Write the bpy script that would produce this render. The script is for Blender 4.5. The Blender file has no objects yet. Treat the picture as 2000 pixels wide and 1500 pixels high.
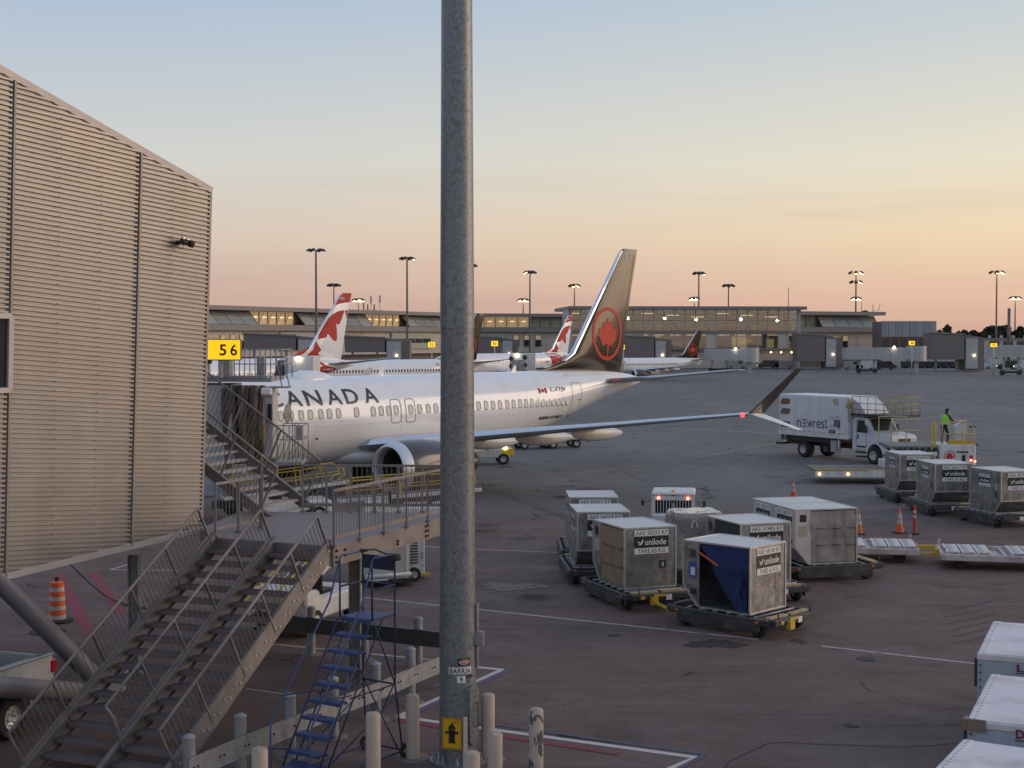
import bpy, bmesh, math, random
from mathutils import Vector, Matrix

# ------------------------------------------------------------------ camera, world, sun, exposure
SC = bpy.context.scene
COL = SC.collection
H, TH, F = 7.265, 0.033, 2778.0            # camera height, pitch (down), focal length in 2000-px units
cam_d = bpy.data.cameras.new('camera')
cam_d.sensor_width = 36.0
cam_d.lens = 36.0 * F / 2000.0
cam_d.clip_start = 0.1
cam_d.clip_end = 20000.0
cam = bpy.data.objects.new('camera', cam_d)
cam.location = (0, 0, H)
cam.rotation_euler = (math.pi / 2 - TH, 0, 0)
COL.objects.link(cam)
SC.camera = cam

SUN_AZ = math.radians(80)                   # direction of the after-glow, clockwise from +Y (to the right of the frame)
SUN_EL = math.radians(12)
world = bpy.data.worlds.new('World')
SC.world = world
world.use_nodes = True
nt = world.node_tree
nt.nodes.clear()
N = nt.nodes.new
L = nt.links.new
out = N('ShaderNodeOutputWorld')
bg = N('ShaderNodeBackground')
L(bg.outputs[0], out.inputs[0])
bg.inputs['Strength'].default_value = 1.0
sky = N('ShaderNodeTexSky')
sky.sky_type = 'NISHITA'
sky.sun_disc = False
sky.sun_elevation = math.radians(1.5)
sky.sun_rotation = SUN_AZ
sky.air_density = 1.0
sky.dust_density = 2.0
sky.ozone_density = 2.0
tc = N('ShaderNodeTexCoord')
sep = N('ShaderNodeSeparateXYZ')
L(tc.outputs['Generated'], sep.inputs[0])
def ramp(stops):
    r = N('ShaderNodeValToRGB')
    e = r.color_ramp.elements
    while len(e) > 1: e.remove(e[-1])
    e[0].position, e[0].color = stops[0][0], (*stops[0][1], 1)
    for p, c in stops[1:]:
        k = e.new(p); k.color = (*c, 1)
    return r
def lin(r, g, b):
    f = lambda v: (v / 255 / 12.92) if v <= 10 else ((v / 255 + 0.055) / 1.055) ** 2.4
    return (f(r), f(g), f(b))
zc = N('ShaderNodeMath'); zc.operation = 'MAXIMUM'; zc.inputs[1].default_value = 0.0
L(sep.outputs['Z'], zc.inputs[0])
# twilight air away from the glow / towards the glow, by height above the horizon (sine of elevation)
rA = ramp([(0.0, lin(182, 152, 145)), (0.03, lin(196, 168, 156)), (0.07, lin(206, 190, 177)), (0.12, lin(201, 202, 198)),
           (0.24, lin(162, 182, 206)), (0.45, lin(150, 170, 202)), (1.0, lin(140, 158, 190))])
rB = ramp([(0.0, lin(218, 170, 146)), (0.03, lin(236, 194, 162)), (0.07, lin(243, 216, 170)), (0.12, lin(234, 222, 192)),
           (0.22, lin(198, 204, 202)), (0.45, lin(165, 180, 202)), (1.0, lin(140, 158, 190))])
L(zc.outputs[0], rA.inputs[0]); L(zc.outputs[0], rB.inputs[0])
# closeness in azimuth to the glow
dot = N('ShaderNodeVectorMath'); dot.operation = 'DOT_PRODUCT'
dot.inputs[1].default_value = (math.sin(SUN_AZ), math.cos(SUN_AZ), 0)
L(tc.outputs['Generated'], dot.inputs[0])
mr = N('ShaderNodeMapRange'); mr.interpolation_type = 'SMOOTHSTEP'
mr.inputs['From Min'].default_value = -0.25; mr.inputs['From Max'].default_value = 1.0
L(dot.outputs['Value'], mr.inputs[0])
mx = N('ShaderNodeMix'); mx.data_type = 'RGBA'
L(mr.outputs[0], mx.inputs['Factor']); L(rA.outputs[0], mx.inputs['A']); L(rB.outputs[0], mx.inputs['B'])
# thin streaks of high cloud near the horizon
cm = N('ShaderNodeMapping'); cm.inputs['Scale'].default_value = (2.2, 2.2, 34)
L(tc.outputs['Generated'], cm.inputs[0])
cn = N('ShaderNodeTexNoise'); cn.inputs['Scale'].default_value = 1.6; cn.inputs['Detail'].default_value = 4
L(cm.outputs[0], cn.inputs['Vector'])
cr = N('ShaderNodeMapRange'); cr.inputs['From Min'].default_value = 0.52; cr.inputs['From Max'].default_value = 0.8
cr.inputs['To Max'].default_value = 0.32
L(cn.outputs['Fac'], cr.inputs[0])
cz = N('ShaderNodeMapRange'); cz.inputs['From Min'].default_value = 0.16; cz.inputs['From Max'].default_value = 0.05
L(zc.outputs[0], cz.inputs[0])
cf = N('ShaderNodeMath'); cf.operation = 'MULTIPLY'
L(cr.outputs[0], cf.inputs[0]); L(cz.outputs[0], cf.inputs[1])
mc = N('ShaderNodeMix'); mc.data_type = 'RGBA'
mc.inputs['B'].default_value = (*lin(176, 150, 146), 1)
L(cf.outputs[0], mc.inputs['Factor']); L(mx.outputs['Result'], mc.inputs['A'])
# physical sky at daylight strength, carrying the twilight air colours on top of it
ns = N('ShaderNodeVectorMath'); ns.operation = 'SCALE'; ns.inputs['Scale'].default_value = 0.012
L(sky.outputs[0], ns.inputs[0])
ad = N('ShaderNodeVectorMath'); ad.operation = 'ADD'
L(mc.outputs['Result'], ad.inputs[0]); L(ns.outputs[0], ad.inputs[1])
L(ad.outputs[0], bg.inputs['Color'])

sun_d = bpy.data.lights.new('sun', 'SUN')
sun_d.energy = 1.3
sun_d.angle = math.radians(40)
sun_d.color = (1.0, 0.74, 0.54)
sun = bpy.data.objects.new('sun', sun_d)
COL.objects.link(sun)
_d = Vector((math.sin(SUN_AZ) * math.cos(SUN_EL), math.cos(SUN_AZ) * math.cos(SUN_EL), math.sin(SUN_EL)))
sun.rotation_euler = _d.to_track_quat('Z', 'Y').to_euler()
sun.location = _d * 100
SC.view_settings.view_transform = 'Standard'
SC.view_settings.look = 'None'
SC.view_settings.exposure = 0.12
SC.view_settings.gamma = 1.0
SC.view_settings.use_curve_mapping = False

# ------------------------------------------------------------------ helpers
random.seed(7)
CT, ST = math.cos(TH), math.sin(TH)
def ray(px, py):
    u, v = (px - 1000) / F, -(py - 750) / F
    return Vector((u, CT + v * ST, -ST + v * CT))
def G(px, py, z=0.0):                      # the point of the level z that lies on that line of sight
    r = ray(px, py); t = (z - H) / r.z
    return Vector((0, 0, H)) + r * t
def P(px, py, Y):                          # the point at that distance ahead
    r = ray(px, py)
    return Vector((0, 0, H)) + r * (Y / r.y)

class MB:
    """collects faces of several materials for ONE mesh"""
    def __init__(s): s.v = []; s.f = []; s.m = []; s.sm = []
    def add(s, vs, fs, mi=0, smooth=False):
        n = len(s.v); s.v += [tuple(v) for v in vs]
        for f in fs: s.f.append(tuple(i + n for i in f)); s.m.append(mi); s.sm.append(smooth)
        return s
    def box(s, c, size, mi=0, rot=None, bev=0.0):
        x, y, z = size[0] / 2, size[1] / 2, size[2] / 2
        M = rot if rot is not None else Matrix.Identity(3)
        c = Vector(c)
        if bev <= 0 or bev >= min(x, y, z):
            vs = [Vector((a, b, d)) for d in (-z, z) for a, b in ((-x, -y), (x, -y), (x, y), (-x, y))]
            fs = [(3, 2, 1, 0), (4, 5, 6, 7), (0, 1, 5, 4), (1, 2, 6, 5), (2, 3, 7, 6), (3, 0, 4, 7)]
        else:
            b = bev
            o = lambda k: [(-x + k, -y), (x - k, -y), (x, -y + k), (x, y - k), (x - k, y), (-x + k, y), (-x, y - k), (-x, -y + k)]
            i = [(-x + b, -y + b), (x - b, -y + b), (x - b, -y + b), (x - b, y - b), (x - b, y - b), (-x + b, y - b), (-x + b, y - b), (-x + b, -y + b)]
            vs = []
            vs += [Vector((p[0], p[1], -z)) for p in i]
            vs += [Vector((p[0], p[1], -z + b)) for p in o(b)]
            vs += [Vector((p[0], p[1], z - b)) for p in o(b)]
            vs += [Vector((p[0], p[1], z)) for p in i]
            fs = []
            for r in range(3):
                for k in range(8):
                    a, d = r * 8 + k, r * 8 + (k + 1) % 8
                    if r == 0 and k % 2 == 1: fs.append((a, d + 8, a + 8)); continue
                    if r == 2 and k % 2 == 1: fs.append((a, d, a + 8)); continue
                    fs.append((a, d, d + 8, a + 8))
            fs.append((6, 4, 2, 0)); fs.append((24, 26, 28, 30))
        return s.add([c + M @ v for v in vs], fs, mi)
    def beam(s, p, q, w, h, mi=0, up=(0, 0, 1), bev=0.0):
        p, q = Vector(p), Vector(q); d = q - p; l = d.length
        if l < 1e-6: return s
        d.normalize(); u = Vector(up)
        if abs(d.dot(u)) > 0.98: u = Vector((0, 1, 0)) if abs(d.y) < 0.9 else Vector((1, 0, 0))
        y = u.cross(d).normalized(); z = d.cross(y)
        M = Matrix((d, y, z)).transposed()
        return s.box((p + q) / 2, (l, w, h), mi, M, bev)
    def tube(s, pts, r, n=8, mi=0, cap=True, smooth=True):
        pts = [Vector(p) for p in pts]; k = len(pts)
        rs = r if isinstance(r, (list, tuple)) else [r] * k
        vs = []; ref = None
        for i in range(k):
            d = (pts[min(i + 1, k - 1)] - pts[max(i - 1, 0)]).normalized()
            if ref is None: ref = Vector((0, 0, 1)) if abs(d.z) < 0.9 else Vector((1, 0, 0))
            a = ref.cross(d)
            if a.length < 1e-4: a = Vector((1, 0, 0)).cross(d)
            a.normalize(); b = d.cross(a); ref = b
            vs += [pts[i] + (a * math.cos(t) + b * math.sin(t)) * rs[i] for t in [2 * math.pi * j / n for j in range(n)]]
        fs = [(i * n + j, i * n + (j + 1) % n, (i + 1) * n + (j + 1) % n, (i + 1) * n + j) for i in range(k - 1) for j in range(n)]
        s.add(vs, fs, mi, smooth)
        if cap:
            s.add(vs[:n], [tuple(range(n - 1, -1, -1))], mi); s.add(vs[-n:], [tuple(range(n))], mi)
        return s
    def lathe(s, prof, c=(0, 0, 0), axis='Z', n=24, mi=0, smooth=True, M=None, caps=True):
        """prof: list of (radius, height)"""
        c = Vector(c); vs = []
        for r, h in prof:
            for j in range(n):
                t = 2 * math.pi * j / n; a, b = r * math.cos(t), r * math.sin(t)
                v = Vector((a, b, h)) if axis == 'Z' else (Vector((h, a, b)) if axis == 'X' else Vector((b, h, a)))
                vs.append(c + (M @ v if M is not None else v))
        fs = [(i * n + j, i * n + (j + 1) % n, (i + 1) * n + (j + 1) % n, (i + 1) * n + j) for i in range(len(prof) - 1) for j in range(n)]
        s.add(vs, fs, mi, smooth)
        if caps:
            if prof[0][0] > 1e-4: s.add(vs[:n], [tuple(range(n - 1, -1, -1))], mi)
            if prof[-1][0] > 1e-4: s.add(vs[-n:], [tuple(range(n))], mi)
        return s
    def loft(s, rings, mi=0, smooth=True, caps=True, closed=True):
        n = len(rings[0]); vs = [Vector(p) for r in rings for p in r]
        m = n if closed else n - 1
        fs = [(i * n + j, i * n + (j + 1) % n, (i + 1) * n + (j + 1) % n, (i + 1) * n + j) for i in range(len(rings) - 1) for j in range(m)]
        s.add(vs, fs, mi, smooth)
        if caps and closed:
            s.add(vs[:n], [tuple(range(n - 1, -1, -1))], mi); s.add(vs[-n:], [tuple(range(n))], mi)
        return s
    def prism(s, poly, o, u, v, depth, mi=0):
        """poly in (u,v) plane at origin o, pushed along u x v by depth"""
        o, u, v = Vector(o), Vector(u), Vector(v); w = u.cross(v).normalized() * depth
        a = [o + u * p[0] + v * p[1] for p in poly]; n = len(a)
        fs = [tuple(range(n - 1, -1, -1)), tuple(range(n, 2 * n))] + [(i, (i + 1) % n, n + (i + 1) % n, n + i) for i in range(n)]
        return s.add(a + [p + w for p in a], fs, mi)
    def quad(s, a, b, c, d, mi=0): return s.add([a, b, c, d], [(0, 1, 2, 3)], mi)
    def mesh(s, name, mats, fix=True):
        me = bpy.data.meshes.new(name)
        me.from_pydata(s.v, [], s.f)
        for m in (mats if isinstance(mats, (list, tuple)) else [mats]): me.materials.append(m)
        me.polygons.foreach_set('material_index', s.m)
        me.polygons.foreach_set('use_smooth', s.sm)
        if fix:
            bm = bmesh.new(); bm.from_mesh(me)
            bmesh.ops.remove_doubles(bm, verts=bm.verts, dist=1e-5)
            bmesh.ops.recalc_face_normals(bm, faces=bm.faces)
            for e in bm.edges:
                if len(e.link_faces) == 2 and e.calc_face_angle(0) > 0.7: e.smooth = False
            bm.to_mesh(me); bm.free()
        me.update()
        return me
    def build(s, name, mats, parent=None, fix=True):
        return put(name, s.mesh(name, mats, fix), parent)

def put(name, me, parent=None, loc=None, rot=None):
    o = bpy.data.objects.new(name, me); COL.objects.link(o)
    if parent is not None: o.parent = parent
    if loc is not None: o.location = loc
    if rot is not None: o.rotation_euler = rot
    return o
def tag(o, label=None, cat=None, group=None, kind=None):
    if label: o['label'] = label
    if cat: o['category'] = cat
    if group: o['group'] = group
    if kind: o['kind'] = kind
    return o
def empty(name, label, cat, loc=(0, 0, 0), rz=0.0, group=None):
    o = bpy.data.objects.new(name, None); COL.objects.link(o)
    o.empty_display_size = 0.2
    o.location = loc; o.rotation_euler = (0, 0, rz)
    return tag(o, label, cat, group)
KIDS = {}
def copy_tree(o, parent=None):
    c = o.copy(); COL.objects.link(c)
    if parent is not None: c.parent = parent
    for ch in [x for x in bpy.data.objects if x.parent == o]: copy_tree(ch, c)
    return c
def thing_copy(o, label, loc, rz, cat=None, group=None):
    c = copy_tree(o); c.location = loc; c.rotation_euler = (0, 0, rz); c['label'] = label
    if cat: c['category'] = cat
    if group: c['group'] = group
    return c

# ------------------------------------------------------------------ materials (base colours only, no baked light)
MATS = {}
def mat(name, col, rough=0.6, metal=0.0, var=0.12, scale=3.0, bump=0.0, bscale=40.0, coat=0.0, dirt=None, dscale=1.5, damt=0.35, streak=False, spec=0.5, emit=None, estr=0.0):
    if name in MATS: return MATS[name]
    m = bpy.data.materials.new(name); MATS[name] = m
    m.use_nodes = True
    t = m.node_tree; b = t.nodes['Principled BSDF']
    b.inputs['Roughness'].default_value = rough
    b.inputs['Metallic'].default_value = metal
    b.inputs['Specular IOR Level'].default_value = spec
    if coat: b.inputs['Coat Weight'].default_value = coat; b.inputs['Coat Roughness'].default_value = 0.06
    if emit:
        b.inputs['Emission Color'].default_value = (*emit, 1); b.inputs['Emission Strength'].default_value = estr
    b.inputs['Base Color'].default_value = (*col, 1)
    n, l = t.nodes.new, t.links.new
    if var or dirt:
        c = n('ShaderNodeTexCoord')
        no = n('ShaderNodeTexNoise'); no.inputs['Scale'].default_value = scale; no.inputs['Detail'].default_value = 5; no.inputs['Roughness'].default_value = 0.6
        l(c.outputs['Object'], no.inputs['Vector'])
        mrr = n('ShaderNodeMapRange'); mrr.inputs['From Min'].default_value = 0.3; mrr.inputs['From Max'].default_value = 0.7
        mrr.inputs['To Min'].default_value = 1 - var; mrr.inputs['To Max'].default_value = 1 + var
        l(no.outputs['Fac'], mrr.inputs[0])
        sc = n('ShaderNodeVectorMath'); sc.operation = 'SCALE'; sc.inputs[0].default_value = col
        l(mrr.outputs[0], sc.inputs['Scale'])
        last = sc.outputs[0]
        if dirt:
            mp = n('ShaderNodeMapping'); mp.inputs['Scale'].default_value = (dscale * 3, dscale * 3, dscale * 0.35) if streak else (dscale,) * 3
            l(c.outputs['Object'], mp.inputs[0])
            d2 = n('ShaderNodeTexNoise'); d2.inputs['Scale'].default_value = 1.0; d2.inputs['Detail'].default_value = 6
            l(mp.outputs[0], d2.inputs['Vector'])
            dm = n('ShaderNodeMapRange'); dm.inputs['From Min'].default_value = 0.48; dm.inputs['From Max'].default_value = 0.72; dm.inputs['To Max'].default_value = damt
            l(d2.outputs['Fac'], dm.inputs[0])
            mi = n('ShaderNodeMix'); mi.data_type = 'RGBA'
            l(dm.outputs[0], mi.inputs['Factor']); l(last, mi.inputs['A']); mi.inputs['B'].default_value = (*dirt, 1)
            last = mi.outputs['Result']
        l(last, b.inputs['Base Color'])
        rm = n('ShaderNodeMapRange'); rm.inputs['From Min'].default_value = 0.3; rm.inputs['From Max'].default_value = 0.7
        rm.inputs['To Min'].default_value = max(0.02, rough * 0.85); rm.inputs['To Max'].default_value = min(1, rough * 1.15)
        l(no.outputs['Fac'], rm.inputs[0]); l(rm.outputs[0], b.inputs['Roughness'])
        if bump:
            bn = n('ShaderNodeTexNoise'); bn.inputs['Scale'].default_value = bscale; bn.inputs['Detail'].default_value = 3
            l(c.outputs['Object'], bn.inputs['Vector'])
            bu = n('ShaderNodeBump'); bu.inputs['Strength'].default_value = bump; bu.inputs['Distance'].default_value = 0.02
            l(bn.outputs['Fac'], bu.inputs['Height']); l(bu.outputs[0], b.inputs['Normal'])
    return m

M_white = mat('white_paint', (0.78, 0.77, 0.75), 0.35, var=0.05, scale=1.2, dirt=(0.45, 0.42, 0.38), dscale=0.8, damt=0.18, streak=True)
M_gse = mat('white_equipment_paint', (0.68, 0.66, 0.62), 0.5, var=0.06, scale=2, dirt=(0.25, 0.22, 0.19), dscale=1.6, damt=0.45, streak=True)
M_grey = mat('grey_paint', (0.33, 0.33, 0.33), 0.5, var=0.1)
M_dark = mat('dark_steel', (0.03, 0.03, 0.032), 0.55, var=0.2, dirt=(0.10, 0.085, 0.07), dscale=3)
M_black = mat('black_rubber', (0.018, 0.018, 0.018), 0.8, var=0.2, dirt=(0.06, 0.052, 0.045), dscale=4)
M_ink = mat('black_lettering', (0.015, 0.015, 0.016), 0.5, var=0)
M_galv = mat('galvanised_steel', (0.29, 0.295, 0.30), 0.5, metal=0.35, var=0.2, scale=7, dirt=(0.2, 0.19, 0.18), dscale=2.5, damt=0.5)
M_stair = mat('galvanised_stair_steel', (0.235, 0.21, 0.195), 0.55, metal=0.25, var=0.14, scale=5, dirt=(0.15, 0.11, 0.09), dscale=2, damt=0.55)
M_tread = mat('steel_grating_tread', (0.17, 0.13, 0.122), 0.7, metal=0.1, var=0.15, scale=8, dirt=(0.12, 0.09, 0.08), dscale=2)
M_alu = mat('aluminium_sheet', (0.36, 0.36, 0.355), 0.34, metal=0.75, var=0.3, scale=3.5, bump=0.8, bscale=3.2, dirt=(0.17, 0.155, 0.145), dscale=2.0, damt=0.7)
M_aluedge = mat('aluminium_edge', (0.62, 0.61, 0.59), 0.35, metal=0.7, var=0.1)
M_yellow = mat('yellow_paint', (0.62, 0.40, 0.035), 0.5, var=0.12, dirt=(0.14, 0.09, 0.04), dscale=3)
M_orange = mat('orange_plastic', (0.72, 0.13, 0.02), 0.5, var=0.08, dirt=(0.3, 0.1, 0.05), dscale=3)
M_red = mat('red_paint', (0.50, 0.035, 0.03), 0.4, var=0.06)
M_glass = mat('dark_glass', (0.025, 0.03, 0.032), 0.06, var=0.0, spec=0.8)
M_wlab = mat('white_label', (0.74, 0.73, 0.70), 0.5, var=0.05)
M_tyre = M_black
M_rim = mat('wheel_rim', (0.55, 0.54, 0.52), 0.4, metal=0.4, var=0.1)

# ------------------------------------------------------------------ text and flat marks as geometry
def text_bm(s, size=1.0, spacing=1.0, xs=1.0, bold=0.0):
    cu = bpy.data.curves.new('lettering', 'FONT'); cu.body = s; cu.size = 1.0; cu.align_x = 'CENTER'; cu.align_y = 'CENTER'
    cu.space_character = spacing; cu.offset = bold; cu.resolution_u = 3; cu.fill_mode = 'FRONT'
    o = bpy.data.objects.new('lettering', cu); COL.objects.link(o)
    bpy.context.view_layer.update()
    me = bpy.data.meshes.new_from_object(o.evaluated_get(bpy.context.evaluated_depsgraph_get()))
    bpy.data.objects.remove(o); bpy.data.curves.remove(cu)
    vs = [v.co.copy() for v in me.vertices]; fs = [tuple(p.vertices) for p in me.polygons]
    bpy.data.meshes.remove(me)
    if vs:
        x0 = min(v.x for v in vs); x1 = max(v.x for v in vs); y0 = min(v.y for v in vs); y1 = max(v.y for v in vs)
        vs = [Vector(((v.x - (x0 + x1) / 2) * size * xs, (v.y - (y0 + y1) / 2) * size, 0)) for v in vs]
    return vs, fs
def text_fit(s, w, h, spacing=1.0, bold=0.01):
    vs, fs = text_bm(s, 1.0, spacing, 1.0, bold)
    x1 = max(v.x for v in vs) * 2; y1 = max(v.y for v in vs) * 2
    return [Vector((v.x * w / x1, v.y * h / y1, 0)) for v in vs], fs
def text_on(mb, s, c, u, v, w, h, mi=0, bold=0.012, spacing=1.0):
    """flat lettering w x h centred at c with axes u (reading direction) and v (up)"""
    vs, fs = text_fit(s, w, h, spacing, bold); c, u, v = Vector(c), Vector(u), Vector(v)
    mb.add([c + u * p.x + v * p.y for p in vs], fs, mi)
def fill_poly(pts):
    bm = bmesh.new(); vs = [bm.verts.new((p[0], p[1], 0)) for p in pts]
    f = bm.faces.new(vs); bmesh.ops.triangulate(bm, faces=[f])
    r = [v.co.copy() for v in bm.verts], [tuple(v.index for v in f.verts) for f in bm.faces]
    bm.verts.index_update(); r = ([v.co.copy() for v in bm.verts], [tuple(v.index for v in f.verts) for f in bm.faces])
    bm.free(); return r
def decal(mb, vsfs, fn, mi=0, step=0.25, smooth=True):
    """cut a flat shape along a grid and lay it on a curved surface: fn(u, v) -> point"""
    vs, fs = vsfs
    bm = bmesh.new(); bv = [bm.verts.new(v) for v in vs]
    for f in fs:
        try: bm.faces.new([bv[i] for i in f])
        except ValueError: pass
    x0 = min(v.x for v in vs); x1 = max(v.x for v in vs); y0 = min(v.y for v in vs); y1 = max(v.y for v in vs)
    for ax, a, b in ((0, x0, x1), (1, y0, y1)):
        k = math.floor(a / step) + 1
        while k * step < b:
            no = (1, 0, 0) if ax == 0 else (0, 1, 0); co = (k * step, 0, 0) if ax == 0 else (0, k * step, 0)
            bmesh.ops.bisect_plane(bm, geom=bm.verts[:] + bm.edges[:] + bm.faces[:], plane_co=co, plane_no=no)
            k += 1
    bm.verts.index_update()
    mb.add([fn(v.co.x, v.co.y) for v in bm.verts], [tuple(v.index for v in f.verts) for f in bm.faces], mi, smooth)
    bm.free()
LEAF = [(0, -1.0), (0.045, -1.0), (0.05, -0.52), (0.56, -0.62), (0.48, -0.42), (0.98, -0.02), (0.84, 0.06), (0.94, 0.36), (0.62, 0.30), (0.55, 0.46),
        (0.28, 0.18), (0.38, 0.74), (0.20, 0.66), (0, 1.0)]
LEAF = LEAF + [(-x, y) for x, y in LEAF[-2:0:-1]]
def xf(vsfs, sx, sy, dx, dy, rot=0.0):
    c, s = math.cos(rot), math.sin(rot)
    return [Vector((dx + (v.x * sx) * c - (v.y * sy) * s, dy + (v.x * sx) * s + (v.y * sy) * c, 0)) for v in vsfs[0]], vsfs[1]
def ring_vf(rx, ry, t, dx=0, dy=0, n=48):
    vs = []; fs = []
    for k in range(n):
        a = 2 * math.pi * k / n
        vs += [Vector((dx + rx * math.cos(a), dy + ry * math.sin(a), 0)), Vector((dx + (rx - t) * math.cos(a), dy + (ry - t) * math.sin(a), 0))]
        j = (k + 1) % n; fs.append((2 * k, 2 * j, 2 * j + 1, 2 * k + 1))
    return vs, fs
# ------------------------------------------------------------------ ground
def ground_material():
    m = bpy.data.materials.new('worn_apron_asphalt'); m.use_nodes = True
    t = m.node_tree; b = t.nodes['Principled BSDF']; n, l = t.nodes.new, t.links.new
    tcn = n('ShaderNodeTexCoord')
    def noise(scale, detail=6, rough=0.6, sc=(1, 1, 1), rot=0.0, dist=0.0):
        mp = n('ShaderNodeMapping'); mp.inputs['Scale'].default_value = sc; mp.inputs['Rotation'].default_value = (0, 0, rot)
        l(tcn.outputs['Object'], mp.inputs[0])
        x = n('ShaderNodeTexNoise'); x.inputs['Scale'].default_value = scale; x.inputs['Detail'].default_value = detail; x.inputs['Roughness'].default_value = rough
        x.inputs['Distortion'].default_value = dist
        l(mp.outputs[0], x.inputs['Vector']); return x.outputs['Fac']
    def rng(s, a, b2, c=0.0, d=1.0):
        r = n('ShaderNodeMapRange'); r.inputs['From Min'].default_value = a; r.inputs['From Max'].default_value = b2
        r.inputs['To Min'].default_value = c; r.inputs['To Max'].default_value = d; l(s, r.inputs[0]); return r.outputs[0]
    def mix(f, a, bcol, mode='MIX'):
        x = n('ShaderNodeMix'); x.data_type = 'RGBA'; x.blend_type = mode
        if isinstance(f, float): x.inputs['Factor'].default_value = f
        else: l(f, x.inputs['Factor'])
        for k, val in (('A', a), ('B', bcol)):
            if isinstance(val, tuple): x.inputs[k].default_value = (*val, 1)
            else: l(val, x.inputs[k])
        return x.outputs['Result']
    asphalt = mix(rng(noise(0.35, 8, 0.65), 0.35, 0.68), (0.130, 0.078, 0.061), (0.205, 0.134, 0.107))
    asphalt = mix(rng(noise(14, 4, 0.7), 0.35, 0.7, 0, 0.55), asphalt, (0.062, 0.044, 0.038))
    asphalt = mix(rng(noise(45, 3, 0.8), 0.3, 0.72, 0, 0.6), asphalt, (0.20, 0.145, 0.125))
    asphalt = mix(rng(noise(2.2, 9, 0.75, dist=0.8), 0.5, 0.7, 0, 0.5), asphalt, (0.070, 0.047, 0.040))
    concrete = mix(rng(noise(0.05, 7, 0.6, (1, 0.35, 1), 0.3), 0.35, 0.65), (0.140, 0.130, 0.122), (0.20, 0.187, 0.175))
    sp = n('ShaderNodeSeparateXYZ'); l(tcn.outputs['Object'], sp.inputs[0])
    # the pavement changes to concrete some 58 m out; the joint wanders a little
    wob = n('ShaderNodeMath'); wob.operation = 'MULTIPLY_ADD'; wob.inputs[1].default_value = 10.0
    l(noise(0.05, 3), wob.inputs[0]); l(sp.outputs['Y'], wob.inputs[2])
    col = mix(rng(wob.outputs[0], 58, 68), asphalt, concrete)
    # pale scuffs and dust drawn out along the traffic
    col = mix(rng(noise(0.5, 7, 0.7, (0.5, 2.2, 1), 0.5), 0.52, 0.75, 0, 0.6), col, (0.235, 0.18, 0.155))
    col = mix(rng(noise(1.6, 6, 0.7, (0.3, 3.0, 1), -0.7), 0.54, 0.75, 0, 0.55), col, (0.055, 0.040, 0.035))
    # tyre tracks, long and thin
    col = mix(rng(noise(0.5, 4, 0.6, (0.12, 6.0, 1), 0.75, 0.4), 0.58, 0.7, 0, 0.5), col, (0.05, 0.038, 0.034))
    # oil spots
    v = n('ShaderNodeTexVoronoi'); v.inputs['Scale'].default_value = 0.42; v.inputs['Randomness'].default_value = 1.0
    dv = n('ShaderNodeVectorMath'); dv.operation = 'ADD'; l(tcn.outputs['Object'], dv.inputs[0])
    nn = n('ShaderNodeTexNoise'); nn.inputs['Scale'].default_value = 2.0; l(tcn.outputs['Object'], nn.inputs['Vector'])
    l(nn.outputs['Color'], dv.inputs[1]); l(dv.outputs[0], v.inputs['Vector'])
    spot = n('ShaderNodeMath'); spot.operation = 'MULTIPLY'
    l(rng(v.outputs['Distance'], 0.34, 0.10), spot.inputs[0]); l(rng(noise(0.12, 2), 0.5, 0.62), spot.inputs[1])
    col = mix(spot.outputs[0], col, (0.028, 0.025, 0.024))
    # cracks
    v2 = n('ShaderNodeTexVoronoi'); v2.feature = 'DISTANCE_TO_EDGE'; v2.inputs['Scale'].default_value = 0.11
    dv2 = n('ShaderNodeVectorMath'); dv2.operation = 'ADD'; l(tcn.outputs['Object'], dv2.inputs[0])
    n3 = n('ShaderNodeTexNoise'); n3.inputs['Scale'].default_value = 0.5; n3.inputs['Detail'].default_value = 6; l(tcn.outputs['Object'], n3.inputs['Vector'])
    s3 = n('ShaderNodeVectorMath'); s3.operation = 'SCALE'; s3.inputs['Scale'].default_value = 2.5; l(n3.outputs['Color'], s3.inputs[0])
    l(s3.outputs[0], dv2.inputs[1]); l(dv2.outputs[0], v2.inputs['Vector'])
    crk = n('ShaderNodeMath'); crk.operation = 'MULTIPLY'
    l(rng(v2.outputs['Distance'], 0.008, 0.002), crk.inputs[0]); l(rng(noise(0.3, 4), 0.5, 0.62), crk.inputs[1])
    col = mix(crk.outputs[0], col, (0.03, 0.026, 0.024))
    l(col, b.inputs['Base Color'])
    l(rng(noise(0.6, 5), 0.3, 0.7, 0.62, 0.9), b.inputs['Roughness'])
    b.inputs['Specular IOR Level'].default_value = 0.2
    bu = n('ShaderNodeBump'); bu.inputs['Strength'].default_value = 0.35; bu.inputs['Distance'].default_value = 0.01
    l(noise(30, 3), bu.inputs['Height']); l(bu.outputs[0], b.inputs['Normal'])
    return m
M_ground = ground_material()
g = MB()
xs = [-6000, -600, -120, -40, -12, 0, 12, 40, 120, 600, 6000]; ys = [-200, -20, 5, 15, 25, 40, 60, 90, 150, 300, 700, 9000]
for i in range(len(xs) - 1):
    for j in range(len(ys) - 1):
        g.quad((xs[i], ys[j], 0), (xs[i + 1], ys[j], 0), (xs[i + 1], ys[j + 1], 0), (xs[i], ys[j + 1], 0))
tag(g.build('ground', M_ground), kind='structure')

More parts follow.
